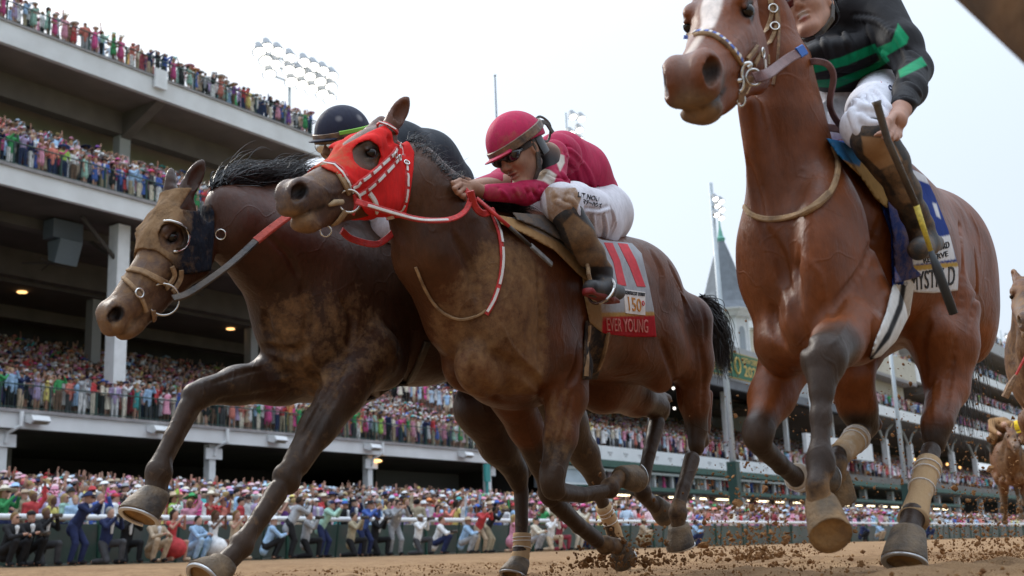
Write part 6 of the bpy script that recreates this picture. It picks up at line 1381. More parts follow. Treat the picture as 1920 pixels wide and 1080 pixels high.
RIDER_M = None
def rider_right():
    Y = 1.25; root = empty('person', (4.1, Y, 1.1)); tag(root, 'smiling jockey in black silks with green hoops riding the horse nearest the camera', 'jockey', 'jockeys')
    r = Rider(Y, (3.0, .50, 1.1), (5.2, 1.9, 2.75), root); p = r.p
    pos, F, sc = fit_head(dict(chin=(1520, 55), mouth=(1504, 25), nose=(1486, -2), earL=(1556, -12), eyeL=(1510, -14)), (3.8, 1.2, 1.95, .3, .25, 0.), 1.0, HL_, 20, 30)
    S = r.solid(); W = r.face(S, pos, F, sc, smile=1.)
    r.bars(S, [(1552, 20, .0, .058), (1590, 30, .0, .07), (1600, 100, 0, .11), (1610, 160, 0, .11)], .04)
    r.bars(S, [(1655, 20, .15, .055), (1712, 125, .28, .042), (1690, 205, .34, .028)]); r.bars(S, [(1520, 60, -.2, .05), (1530, 160, -.2, .04), (1590, 235, -.05, .026)])
    r.bars(S, [(1655, 165, .1, .08), (1624, 238, .26, .055), (1690, 345, .30, .042), (1724, 425, .31, .032)]); r.bars(S, [(1580, 170, -.1, .09), (1535, 225, -.16, .06), (1560, 330, -.2, .04)])
    P = lambda x, y, o=.22: p(x, y, o + .12)
    r.hand(S, P(1691, 203), P(1682, 226), [[P(1672, 230), P(1660, 244, .24), P(1650, 252, .24), P(1643, 255, .23)], [P(1676, 238), P(1670, 252, .24), P(1663, 258, .24), P(1657, 256, .23)],
        [P(1681, 243), P(1678, 256, .235), P(1671, 261, .235), P(1665, 260, .225)], [P(1687, 244), P(1686, 254, .23), P(1681, 259, .23), P(1676, 259, .22)]], [P(1676, 216), P(1664, 228, .24), P(1660, 238, .24)], .030)
    r.hand(S, P(1600, 240, .0), P(1618, 246, .03), [[P(1625, 240, .04), P(1640, 240, .06), P(1645, 246, .08)], [P(1625, 246, .04), P(1641, 248, .06), P(1645, 254, .08)], [P(1624, 252, .04), P(1638, 255, .06)]], [P(1622, 238, .03), P(1634, 234, .05), P(1642, 236, .06)])
    sk_ = (.42, .22, .15)
    body, me = r.done(S, 'body', M_skin, pcol(sk_, (), .0, [(W((.1, 0, -.058)), .014, (.55, .5, .45), None), (W((.098, 0, -.07)), .010, (.36, .12, .10), None), (W((.02, .05, -.09)), .03, (.26, .14, .09), None)]))
    S = r.solid(); r.bars(S, [(1575, 25, .0, .11), (1590, 70, 0, .15), (1598, 110, 0, .145), (1606, 128, .0, .125)], .06)
    S.ell(p(1620, 25, .10), (.15, .12, .10), .05); S.ell(p(1555, 30, -.10), (.15, .12, .10), .05); S.ell(p(1550, 110, -.05), (.13, .13, .11), .05)
    S.ell(p(1608, 112, .06), (.17, .17, .07), .05); S.ell(p(1556, 112, .0), (.12, .14, .06), .05)
    r.bars(S, [(1650, 22, .18, .080), (1690, 85, .26, .064), (1714, 130, .30, .056)], .04); r.bars(S, [(1714, 130, .30, .056), (1706, 170, .33, .048), (1692, 200, .34, .036)], .03)
    r.bars(S, [(1520, 40, -.2, .085), (1510, 120, -.22, .07), (1560, 205, -.15, .05)], .03)
    gr = (.0, .26, .105)
    r.done(S, 'silks', M_cloth, pcol((.013, .012, .014), [([(1500, 128), (1575, 108), (1640, 82), (1648, 96), (1590, 122), (1505, 142)], gr, 0), ([(1500, 152), (1570, 148), (1630, 125), (1662, 105), (1668, 114), (1630, 140), (1570, 165), (1502, 162)], gr, 0),
        ([(1640, 92), (1672, 78), (1684, 44), (1704, 70), (1700, 82), (1650, 112)], gr, 0), ([(1684, 132), (1728, 106), (1738, 122), (1688, 146)], gr, 0)], .03), folds=[([(1672, 55), (1690, 85), (1698, 112)], .006), ([(1700, 92), (1720, 105), (1734, 125)], .005), ([(1695, 150), (1712, 160), (1724, 175)], .005), ([(1580, 60), (1592, 85), (1598, 112)], .007), ([(1622, 45), (1636, 75), (1640, 110)], .007), ([(1540, 70), (1552, 100), (1560, 130)], .007), ([(1650, 95), (1668, 110), (1676, 130)], .006), ([(1560, 140), (1600, 140), (1640, 122)], .006), ([(1690, 180), (1705, 186), (1715, 190)], .005), ([(1600, 30), (1640, 36), (1670, 60)], .006)])
    S = r.solid(); S.ell(p(1622, 168, .0), (.17, .19, .10), .05)
    r.bars(S, [(1655, 182, .12, .100), (1640, 208, .20, .082), (1622, 238, .26, .068)], .05); r.bars(S, [(1622, 238, .26, .064), (1632, 256, .28, .050)], .03)
    r.bars(S, [(1590, 165, -.08, .115), (1572, 200, -.08, .095), (1560, 240, -.08, .078)], .05)
    br, bme = r.done(S, 'breeches', M_cloth, pcol((.70, .70, .76), (), .0), folds=[([(1600, 185), (1618, 196), (1640, 200)], .006), ([(1606, 212), (1622, 224), (1642, 228)], .006), ([(1640, 168), (1652, 184), (1664, 204)], .006), ([(1590, 200), (1598, 222), (1604, 244)], .006), ([(1560, 185), (1556, 205), (1560, 230)], .006), ([(1625, 175), (1632, 190), (1650, 210)], .005), ([(1540, 190), (1536, 210), (1542, 232)], .005)]); sk = Skin(bme)
    h = HR; h.text('lettering', 'OHA SUPL', [(1664, 164), (1684, 132), (1692, 138), (1671, 172)], mat('navy_print', (.02, .03, .09), .7), br, sk, .004); h.text('lettering', 'NORTH AMERICA', [(1673, 172), (1691, 141), (1695, 144), (1678, 175)], M_inkred, br, sk, .004)
    h.patch('print_mark', [(1651, 150), (1656, 141), (1658, 151), (1666, 151), (1665, 155), (1652, 155)], M_inkred, br, sk, .004, 4.)
    for L, g in (([(1634, 257, .28, .064), (1644, 272, .28, .058), (1668, 305, .30, .053), (1695, 360, .31, .044), (1714, 400, .31, .037), (1726, 425, .31, .035)], 1), ([(1545, 262, -.17, .07), (1560, 330, -.2, .055), (1600, 430, -.22, .042)], 0)):
        S = r.solid(None, (3.0, .50, .6), (5.2, 1.9, 1.9)); r.bars(S, L, .03)
        if g: r.bars(S, [(1726, 425, .31, .036), (1730, 452, .31, .034)], .03); r.bars(S, [(1722, 468, .34, .032), (1736, 458, .31, .036), (1754, 456, .27, .028)], .03)
        r.done(S, 'boot', M_sock, pcol((.020, .018, .017), [([(1615, 255), (1672, 260), (1692, 300), (1650, 318), (1620, 290)], (.34, .20, .10), .5), ([(1640, 300), (1700, 300), (1720, 380), (1690, 380)], None, .5)], .3))
    hm, _ = r.helmet(W, F, sc, M_cloth, pcol((.016, .016, .018), (), .1)); r.goggles(W, F, sc, mat('red_lens', (.10, .015, .02), .1, spec=.9), M_black)
    for q in (1, -1): r.ribbon3('chin_strap', [W((-.01, .083*q, .03)), W((.0, .080*q, -.03)), W((.02, .068*q, -.08)), W((.045, .03*q, -.118)), W((.05, 0, -.124))], [unit(np.array((0, q, -.1)) @ F)]*4 + [-F[2]], .022, .005, M_black, body)
    r.band(W, F, (.100, .084), -.012, 95, 265, .075, 'hair', M_darkhair, 0, .006, body)
    w = empty('riding_whip', tuple(p(1700, 380, .3))); tag(w, 'long black riding whip with yellow binding hanging from the hand of the jockey in black', 'whip', 'riding whips')
    D = D_of(p(1663, 255, .385)); a, b, c, d, e = [atD(x, y, z) for x, y, z in ((1643, 190, D), (1664, 262, D), (1718, 385, D + .02), (1745, 470, D + .03), (1788, 588, D + .05))]
    m1 = MB(); m1.tube([a, a*.9 + b*.1, b, c], [.014, .011, .010, .009], 10); m1.obj('handle', M_black, w, smooth=True); m2 = MB(); m2.tube([c, d], [.009, .007], 8); m2.obj('binding', mat('yellow_binding', (.55, .42, .05), .5, noise=.3, nscale=120), w, smooth=True)
    m3 = MB(); m3.tube([d, d*.7 + e*.3, e], [.007, .014, .013], 8); m3.obj('flap', mat('black_flap', (.03, .035, .04), .5), w, smooth=True)

def rider_left():
    Y = 3.2; root = empty('person', (4.2, Y, 1.0)); tag(root, 'mud-spattered jockey in dark silks and a dark helmet behind the red-hooded horse', 'jockey', 'jockeys')
    r = Rider(Y, (3.0, 2.7, .9), (4.9, 3.7, 2.3), root); p = r.p
    pos, F, sc = fit_head(dict(crown=(634, 198), nose=(602, 287), earL=(672, 262), eyeL=(624, 268), visor=(592, 262)), (3.5, 3.2, 1.85, .2, .2, 0.), 1.0, HL_, 10, 10)
    S = r.solid(); W = r.face(S, pos, F, sc)
    r.bars(S, [(665, 285, 0, .055), (720, 290, 0, .08), (790, 310, 0, .12), (815, 370, 0, .11)], .04); r.bars(S, [(700, 300, .18, .05), (660, 350, .2, .04), (640, 372, .12, .028)])
    r.bars(S, [(700, 300, -.18, .05), (640, 340, -.2, .04), (610, 370, -.12, .028)]); r.bars(S, [(800, 380, .12, .09), (735, 400, .17, .06), (780, 480, .16, .045), (800, 560, .15, .035)])
    r.hand(S, p(640, 372, .12), p(628, 376, .12), [[p(622, 372, .12), p(612, 374, .13), p(608, 380, .12)], [p(622, 377, .12), p(613, 380, .13)], [p(623, 381, .12), p(615, 385, .13)]], [p(630, 370, .1), p(622, 366, .1)])
    body, me = r.done(S, 'body', M_skin, pcol((.20, .11, .07), (), .55))
    S = r.solid(); r.bars(S, [(690, 290, 0, .10), (745, 290, 0, .14), (800, 305, 0, .14), (838, 345, 0, .13)], .06); S.ell(p(715, 295, .1), (.13, .1, .09), .05); r.bars(S, [(705, 300, .18, .075), (668, 350, .2, .055), (648, 370, .14, .036)], .03)
    r.bars(S, [(700, 300, -.18, .07), (640, 340, -.2, .05), (615, 368, -.14, .034)], .03); r.done(S, 'silks', M_cloth, pcol((.018, .022, .03), (), .12))
    S = r.solid(); S.ell(p(820, 385, 0), (.18, .18, .13), .04); r.bars(S, [(800, 385, .12, .11), (735, 408, .18, .078), (725, 430, .18, .07)], .04); r.bars(S, [(790, 390, -.12, .1), (720, 400, -.18, .07)], .04); r.done(S, 'breeches', M_cloth, pcol((.60, .58, .62), (), .25))
    S = r.solid(None, (3.0, 2.7, .6), (4.9, 3.7, 1.7)); r.bars(S, [(728, 425, .18, .07), (760, 480, .19, .06), (800, 560, .18, .045), (830, 620, .18, .042)], .03); r.bars(S, [(846, 632, .17, .034), (825, 628, .18, .042), (800, 625, .2, .03)], .03); r.done(S, 'boot', M_sock, pcol((.03, .025, .022), (), .3))
    hm, _ = r.helmet(W, F, sc, M_cloth, pcol((.022, .024, .045), (), .06, [(W((-.02, .09, .10)), .014, (.2, .2, .22), 0.), (W((.07, .06, .11)), .012, (.16, .16, .18), 0.)]))  # small pale spots painted on the helmet shell as highlights
    r.band(W, F, (.130, .110), .050, -150, 70, .026, 'goggle_band', mat('brown_band', (.22, .12, .06), .5), -.008, .006, hm); r.band(W, F, (.131, .111), .056, 40, 150, .018, 'lime_band', mat('lime_band', (.22, .50, .05), .6), -.006, .006, hm)
    r.goggles(W, F, sc, M_steel, M_black, -.012); r.goggles(W, F, sc*1.02, mat('muddy_lens', (.20, .13, .07), .35, c2=(.10, .06, .04), nscale=30), M_tan, .01)
    for q in (1, -1): r.ribbon3('chin_strap', [W((-.01, .083*q, .03)), W((.0, .080*q, -.03)), W((.02, .068*q, -.08)), W((.045, .03*q, -.118))], [unit(np.array((0, q, -.1)) @ F)]*4, .024, .005, M_black, body)
RIDER_M = rider_middle(); rider_right(); rider_left()
# ------------------------------------------------------------------ people
def objcol_mat(name, rough=.8, var=.25, sc=9.):
    m = bpy.data.materials.new(name); m.use_nodes = True; n = m.node_tree; L = n.links; b = n.nodes['Principled BSDF']; oi = n.nodes.new('ShaderNodeObjectInfo'); tc = n.nodes.new('ShaderNodeTexCoord')
    t = n.nodes.new('ShaderNodeTexNoise'); t.inputs['Scale'].default_value = sc; L.new(tc.outputs['Object'], t.inputs['Vector']); r = n.nodes.new('ShaderNodeMapRange'); r.inputs[1].default_value = .35; r.inputs[2].default_value = .65; r.inputs[3].default_value = 1 - var; r.inputs[4].default_value = 1 + var*.4; L.new(t.outputs[0], r.inputs[0])
    v = n.nodes.new('ShaderNodeVectorMath'); v.operation = 'SCALE'; L.new(oi.outputs['Color'], v.inputs[0]); L.new(r.outputs[0], v.inputs['Scale']); L.new(v.outputs[0], b.inputs['Base Color']); b.inputs['Roughness'].default_value = rough; b.inputs['Specular IOR Level'].default_value = .2
    return m
M_fab = objcol_mat('crowd_fabric'); M_skn = objcol_mat('crowd_skin', .6, .08); 
POSES = {
 # hips, chest, head height, elbows and hands (x, y, z), knees, feet ; facing -y
 'phone':   dict(h=(0,0,.93), c=(0,-.01,1.33), hd=(0,-.03,1.62), eL=(.24,-.18,1.32), wL=(.07,-.36,1.56), eR=(-.24,-.18,1.30), wR=(-.05,-.36,1.56), kL=(.10,-.03,.50), fL=(.11,.0,.06), kR=(-.10,.0,.50), fR=(-.12,.03,.06)),
 'wave':    dict(h=(0,0,.93), c=(0,0,1.33), hd=(.02,-.02,1.62), eL=(.30,-.05,1.60), wL=(.26,-.10,1.92), eR=(-.26,-.02,1.14), wR=(-.20,-.22,1.10), kL=(.10,-.02,.50), fL=(.12,.0,.06), kR=(-.10,.0,.50), fR=(-.12,.0,.06)),
 'stand':   dict(h=(0,0,.93), c=(0,0,1.33), hd=(0,-.02,1.62), eL=(.26,-.02,1.12), wL=(.13,-.24,1.10), eR=(-.26,-.02,1.12), wR=(-.12,-.24,1.14), kL=(.09,-.02,.50), fL=(.10,.0,.06), kR=(-.09,.0,.50), fR=(-.10,.0,.06)),
 'shade':   dict(h=(0,0,.93), c=(0,0,1.33), hd=(0,-.02,1.62), eL=(.28,-.12,1.38), wL=(.10,-.20,1.66), eR=(-.25,.0,1.10), wR=(-.27,-.06,.86), kL=(.09,-.02,.50), fL=(.10,.0,.06), kR=(-.09,.0,.50), fR=(-.10,.0,.06)),
 'kneel':   dict(h=(0,.05,.46), c=(0,-.02,.86), hd=(0,-.08,1.15), eL=(.24,-.20,.82), wL=(.06,-.34,1.08), eR=(-.24,-.20,.82), wR=(-.06,-.34,1.06), kL=(.13,-.36,.48), fL=(.13,-.30,.06), kR=(-.12,-.12,.08), fR=(-.12,.30,.06)),
 'crouch':  dict(h=(0,.12,.34), c=(0,-.05,.74), hd=(0,-.12,1.03), eL=(.26,-.28,.62), wL=(.10,-.46,.66), eR=(-.26,-.28,.62), wR=(-.08,-.46,.68), kL=(.18,-.34,.54), fL=(.15,-.12,.06), kR=(-.18,-.34,.54), fR=(-.15,-.12,.06)),
 'bend':    dict(h=(0,.10,.86), c=(0,-.12,1.20), hd=(0,-.22,1.46), eL=(.24,-.34,1.16), wL=(.06,-.50,1.38), eR=(-.24,-.34,1.16), wR=(-.06,-.50,1.36), kL=(.13,-.12,.46), fL=(.14,.0,.06), kR=(-.13,.0,.48), fR=(-.14,.12,.06)),
}
def person_meshes(pose, fem, vox=.021):
    P = {k: np.array(v, float) for k, v in POSES[pose].items()}; lo, hi = (-.55, -.75, -.05), (.55, .55, 2.12); out = {}
    sh = .17 if fem else .195; up = unit(P['c'] - P['h']); sL, sR = P['c'] + np.array((sh, 0, .09)), P['c'] + np.array((-sh, 0, .09)); hL, hR = P['h'] + np.array((.09, 0, 0)), P['h'] + np.array((-.09, 0, 0))
    def limb(S, a, b, c, r, g=0): S.bar(a, b, r[0] + g, r[1] + g, .02); S.bar(b, c, r[1] + g, r[2] + g, .02)
    S = Solid(lo, hi, vox); w = .88 if fem else 1.
    S.ell(P['hd'] + (0, .01, .02), (.078, .098, .115), .02); S.bar(P['hd'] + (0, -.05, -.07), P['hd'] + (0, -.07, -.06), .04, .035, .03); S.bar(P['hd'] + (0, -.105, .01), P['hd'] + (0, -.115, -.01), .012, .014, .01)
    S.bar(P['c'] + (0, 0, .10), P['hd'] + (0, .02, -.06), .058, .052, .03); S.bar(P['h'], P['c'], .13*w, .15*w, .05, fl=1.4, ax=(0, 1, 0)); S.bar(sL, sR, .06, .06, .04)
    for s_, e, w_ in ((sL, P['eL'], P['wL']), (sR, P['eR'], P['wR'])): limb(S, s_, e, w_, (.048*w, .040*w, .030*w)); d = unit(w_ - e); S.bar(w_, w_ + d*.07, .034, .028, .015)
    for a, b, c in ((hL, P['kL'], P['fL']), (hR, P['kR'], P['fR'])): limb(S, a, b, c, (.082*w, .058*w, .042*w)); S.bar(c, c + (0, -.14, -.02), .040, .034, .02)
    out['body'] = S.mesh('body')
    S = Solid(lo, hi, vox)       # long-sleeved top or jacket
    S.bar(P['h'] + up*.02, P['c'] + up*.04, .145*w, .168*w, .05, fl=1.35, ax=(0, 1, 0)); S.bar(sL, sR, .075, .075, .04)
    for s_, e, w_ in ((sL, P['eL'], P['wL']), (sR, P['eR'], P['wR'])): limb(S, s_, e, e*.15 + w_*.85, (.066*w, .056*w, .046*w))
    if not fem: S.bar(P['h'] - up*.10, P['h'] + up*.1, .15, .148, .05, fl=1.3, ax=(0, 1, 0))
    out['jacket'] = S.mesh('jacket')
    S = Solid(lo, hi, vox); S.bar(P['h'] + up*.05, P['c'] + up*.02, .125, .150*w, .04, fl=1.3, ax=(0, 1, 0))    # sleeveless dress with skirt
    if pose in ('kneel', 'crouch'): S.ell(P['h'] + (0, -.12, -.12), (.27, .34, .26), .08)
    else: S.bar(P['h'], P['h'] + (0, 0, -.27), .150, .165, .08)
    for s_, e in ((sL, P['eL']), (sR, P['eR'])): S.bar(s_, s_*.7 + e*.3, .062, .055, .02)
    out['dress'] = S.mesh('dress')
    S = Solid(lo, hi, vox)       # trousers
    for a, b, c in ((hL, P['kL'], P['fL']), (hR, P['kR'], P['fR'])): limb(S, a, b, c*.9 + b*.1, (.102, .078, .062))
    S.bar(P['h'] + (0, 0, -.02), P['h'] + (0, 0, .07), .13, .13, .05, fl=1.2, ax=(0, 1, 0)); out['trousers'] = S.mesh('trousers')
    for k_, f_ in (('shoeL', P['fL']), ('shoeR', P['fR'])): out[k_] = MB().ball(f_ + (0, -.07, -.005), (.052, .13, .052), 8, 5).me('shoe', True)
    if not fem:
        S = Solid(lo, hi, vox*.8); S.bar(P['c'] + (0, -.125, .10), P['c']*.6 + P['h']*.4 + (0, -.135, 0), .055, .03, .02, fl=1.0, ax=(0, 1, 0)); out['shirt'] = S.mesh('shirt')
    hd = P['hd']
    def hb(): return MB()
    S = Solid(hd - .2, hd + .2, vox*.7); S.ell(hd + (0, .025, .045), (.090, .102, .108), .02); X, Y, Z = S.coords(); S.D = np.maximum(S.D, -(Y - hd[1] + .045 + (Z - hd[2] - .075)*.9 + 0*X).astype(np.float32)); 
    if fem: S.bar(hd + (0, .07, .03), hd + (0, .08, -.16), .075, .055, .03, fl=.8, ax=(1, 0, 0))
    out['hair'] = S.mesh('hair')
    out['sunglasses'] = MB().box(hd + (-.065, -.105, .015), hd + (.065, -.085, .045)).me('sunglasses')
    c = hd + (0, .015, .075)
    out['brimmed_hat'] = MB().lathe(c, (0, .08, 1), [(-.01, .02), (-.012, .17), (.0, .175), (.008, .10), (.08, .085), (.095, .05), (.097, .01)], 16).me('h', True)
    out['wide_hat'] = MB().lathe(c, (.1, .15, 1), [(-.03, .26), (-.02, .27), (.0, .15), (.01, .10), (.08, .09), (.11, .05), (.112, .01)], 16).me('h', True)
    b = MB(); b.ball(c + (0, 0, -.005), (.095, .108, .075), 12, 6); b.ball(c + (0, -.12, -.012), (.06, .05, .010), 8, 5); out['cap'] = b.me('h', True)
    b = MB(); b.ball(c + (.05, 0, .04), (.10, .10, .05), 8, 5)
    for k in range(5): b.tube([c + (.05, 0, .04), c + (.05 + .12*math.cos(k*1.3), .1*math.sin(k*1.3), .16), c + (.05 + .2*math.cos(k*1.3), .16*math.sin(k*1.3), .12)], [.02, .03, .006], 5)
    out['fascinator'] = b.me('h', True)
    return out
PAL = dict(pale_pink=(.66,.42,.45), pale_blue=(.42,.54,.68), white=(.72,.72,.74), cream=(.62,.55,.42), pink=(.62,.22,.33), hot_pink=(.62,.03,.22), red=(.50,.02,.025), crimson=(.26,.02,.04), coral=(.62,.16,.11), orange=(.68,.20,.03), yellow=(.70,.56,.10), lime=(.35,.62,.06), green=(.03,.32,.09), mint=(.30,.55,.44),
    teal=(.02,.38,.38), sky_blue=(.26,.44,.66), blue=(.03,.10,.42), navy=(.015,.025,.09), lilac=(.40,.30,.52), purple=(.18,.04,.30), grey=(.30,.31,.33), charcoal=(.05,.05,.055), black=(.014,.014,.016), tan=(.44,.32,.20), khaki=(.34,.28,.17), brown=(.13,.07,.04))
ALLC = [c for c in PAL if c[:5] != 'pale_']
for _c in PAL: _g = sum(PAL[_c])/3; PAL[_c] = tuple(min(.8, (v*.80 + _g*.20)*1.22) for v in PAL[_c])
SKINS = [(.50,.29,.21), (.44,.24,.17), (.52,.32,.24), (.34,.18,.12), (.14,.075,.05), (.47,.26,.19)]
HAIRC = [(.03,.02,.015), (.08,.045,.02), (.20,.12,.05), (.36,.25,.11), (.012,.010,.010), (.30,.29,.28)]
_base = {}; _used = set(); PEOPLE = []
def person(x, y, z, rz, pose, fem, top, bottom, hat, hatc, place, group, dress=False, h=1., shade=False):
    key = (pose, fem)
    if key not in _base: _base[key] = person_meshes(pose, fem)
    B = _base[key]; root = empty('person', (x, y, z), rz); root.scale = (h, h, h)
    def add(part, c, name=None, m=None):
        me = B[part]
        if not me.materials: me.materials.append(m or M_fab)
        o = bpy.data.objects.new(name or part, me); col.objects.link(o); o.parent = root; o.color = (*c, 1)
    sk_ = SKINS[rng.integers(len(SKINS))]; hc = HAIRC[rng.integers(len(HAIRC))]; j = lambda c: tuple(np.clip(np.array(c) * rng.uniform(.85, 1.1), 0, .8))
    add('body', sk_, m=M_skn)
    if dress: add('dress', j(PAL[top]))
    else:
        add('jacket', j(PAL[top])); add('trousers', j(PAL[bottom]))
        if not fem and top in ('navy', 'black', 'charcoal', 'grey', 'blue', 'lilac', 'tan', 'brown', 'crimson', 'teal'): add('shirt', PAL['white'])
    for k_ in ('shoeL', 'shoeR'): add(k_, PAL['black'] if not dress else PAL['tan'], 'shoe')
    if hat: add(hat, j(PAL[hatc]), 'hat')
    if not hat or fem or hat == 'cap': add('hair', hc)
    if shade: add('sunglasses', (.01, .01, .012))
    tn = top.replace('_', ' '); bn = bottom.replace('_', ' ') if bottom else ''; hn = hatc.replace('_', ' ') if hatc else ''
    cloth = f'{tn} dress' if dress else (f'{tn} suit' if tn == bn else f'{tn} jacket, {bn} trousers')
    hatn = dict(brimmed_hat='brimmed hat', wide_hat='wide hat', cap='cap', fascinator='fascinator').get(hat)
    d = f"{'woman' if fem else 'man'} in {cloth}" + (f", {hn} {hatn}" if hat else '')
    PEOPLE.append((root, d, place, group, x))
    return root
def label_people():
    from collections import defaultdict
    g = defaultdict(list)
    for p_ in PEOPLE: g[(p_[1], p_[2])].append(p_)
    ords = ['first', 'second', 'third', 'fourth', 'fifth', 'sixth', 'seventh', 'eighth', 'ninth']
    for (d, pl), L in g.items():
        L.sort(key=lambda q: q[4])
        for i, q in enumerate(L):
            t = d + ', ' + pl + (f', {ords[i]} such from left' if len(L) > 1 else '')
            tag(q[0], t, 'woman' if d.startswith('woman') else 'man', q[3])
def rand_person(x, y, z, place, group, poses=('phone', 'stand', 'wave', 'shade', 'phone', 'stand'), spread=.6, hats=.55):
    fem = rng.random() < .52; pose = poses[rng.integers(len(poses))]; dress = fem and rng.random() < .72
    if fem: top = ALLC[rng.choice([0,1,2,2,3,3,4,6,7,8,9,10,11,12,13,14,16,17,20,2,4,0])]
    else: top = ALLC[rng.choice([0,0,1,2,6,13,13,14,15,15,16,18,19,20,21,22,10,4])]
    bot = ALLC[rng.choice([0,15,18,19,20,21,22,15,1,23])]; hat = None; hc = None
    if rng.random() < hats: hat = (['wide_hat', 'fascinator', 'wide_hat', 'brimmed_hat'] if fem else ['brimmed_hat', 'cap', 'brimmed_hat', 'cap'])[rng.integers(4)]; hc = ALLC[rng.choice([0,1,2,3,4,5,7,10,12,14,21,16,20,0,1] if fem else [0,0,1,21,14,4,20,15])]
    return person(x, y, z, rng.normal(.35, spread), pose, fem, top, bot, hat, hc, place, group, dress, rng.uniform(.94, 1.06), rng.random() < .35)

def photographers():
    gp = 'photographers and officials crouching along the outer rail'; pl = 'before the fence'
    L = [(18, 1030, 'crouch', 'black', 'black'), (58, 1030, 'crouch', 'black', 'black'), (95, 1020, 'kneel', 'black', 'charcoal'), (146, 1020, 'bend', 'navy', 'navy'), (208, 1020, 'kneel', 'navy', 'charcoal'), (253, 1020, 'kneel', 'black', 'black'), (290, 1018, 'crouch', 'tan', 'tan'),
         (372, 1020, 'crouch', 'sky_blue', 'sky_blue'), (520, 1015, 'crouch', 'sky_blue', 'black'), (548, 1015, 'bend', 'grey', 'black'), (582, 1015, 'kneel', 'grey', 'black'), (622, 1010, 'bend', 'mint', 'navy'), (660, 1012, 'kneel', 'khaki', 'black'), (692, 1008, 'bend', 'blue', 'navy'), (718, 1008, 'kneel', 'black', 'black'), (742, 1008, 'bend', 'grey', 'grey'),
         (792, 1008, 'kneel', 'white', 'charcoal'), (836, 1006, 'crouch', 'white', 'navy'), (872, 1005, 'crouch', 'sky_blue', 'grey'), (908, 1003, 'bend', 'red', 'tan'), (932, 1003, 'bend', 'black', 'khaki'), (1000, 1000, 'crouch', 'cream', 'grey'), (1040, 1000, 'kneel', 'white', 'tan'), (1062, 998, 'kneel', 'crimson', 'crimson'), (1085, 998, 'bend', 'cream', 'cream'), (1105, 998, 'crouch', 'navy', 'navy'),
         (1215, 992, 'crouch', 'tan', 'khaki'), (1300, 990, 'crouch', 'sky_blue', 'navy'), (1620, 990, 'crouch', 'navy', 'black'), (1655, 990, 'crouch', 'sky_blue', 'tan'), (1740, 990, 'crouch', 'navy', 'navy')]
    for i, (px, py, ps, a, b_) in enumerate(L):
        x = onY(px, py, 24.1)[0]; h = [None, 'cap', None, 'brimmed_hat', None][i % 5]
        person(x, 24.1 + .15*(i % 3), float(ground_z(x, 24.1)), rng.normal(.3, .35), ps, False, a, b_, h, ('white', 'black', 'tan', 'navy')[i % 4] if h else None, pl, gp, h=rng.uniform(.97, 1.05), shade=i % 3 == 0)
        if ps in ('bend', 'kneel') and i % 2 == 0 or i in (1, 2, 17):
            P = POSES[ps]; q = np.array(P['wL'])*.5 + np.array(P['wR'])*.5; c = np.array((x, 24.1 + .15*(i % 3), float(ground_z(x, 24.1)))) + (q[0], q[1] - .10, q[2] + .03)
            e = empty('camera', tuple(c)); t = MB(); t.box(c - (.07, .03, .05), c + (.07, .04, .05)); t.obj('camera_body', M_black, e); t = MB(); t.lathe(c, (0, -1, 0), [(.02, .04), (.14, .042), (.20, .052), (.21, .04)], 12); t.obj('lens', M_black, e)
            tag(e, f'black press camera held by the {["first","second","third","fourth","fifth","sixth","seventh","eighth","ninth","tenth","eleventh","twelfth","thirteenth","fourteenth","fifteenth","sixteenth"][photographers.n]} photographer holding one, from the left', 'camera', 'press cameras'); photographers.n += 1
    for px, a, hc in ((322, 'red', 'white'), (400, 'white', 'red'), (440, 'tan', None), (962, 'pink', None), (1700, 'pink', 'hot_pink')):
        x = onY(px, 1015, 24.2)[0]; person(x, 24.2, float(ground_z(x, 24.2)), rng.normal(.3, .3), 'kneel', True, a, None, 'fascinator' if hc else None, hc, pl, gp, True)
photographers.n = 0
photographers()
def row(x0, x1, y, z, place, group, n, **k):
    for x in np.linspace(x0, x1, n): rand_person(x + rng.normal(0, .06), y + rng.uniform(-.05, .2), z, place, group, **k)
row(15.6, 43, 25.95, .34, 'first row behind rail', 'spectators along the outer rail', 46); row(16, 44, 27.3, .505, 'second row behind rail', 'spectators along the outer rail', 42)
row(28, 62, 45.55, 7.0, 'lower balcony railing', 'spectators along the lower balcony', 58); row(27, 46, 45.6, 17.55, 'middle balcony railing', 'spectators along the middle balcony', 36); row(27.5, 52.5, 50.55, 26.72, 'top deck railing', 'spectators along the top deck', 44)
label_people()
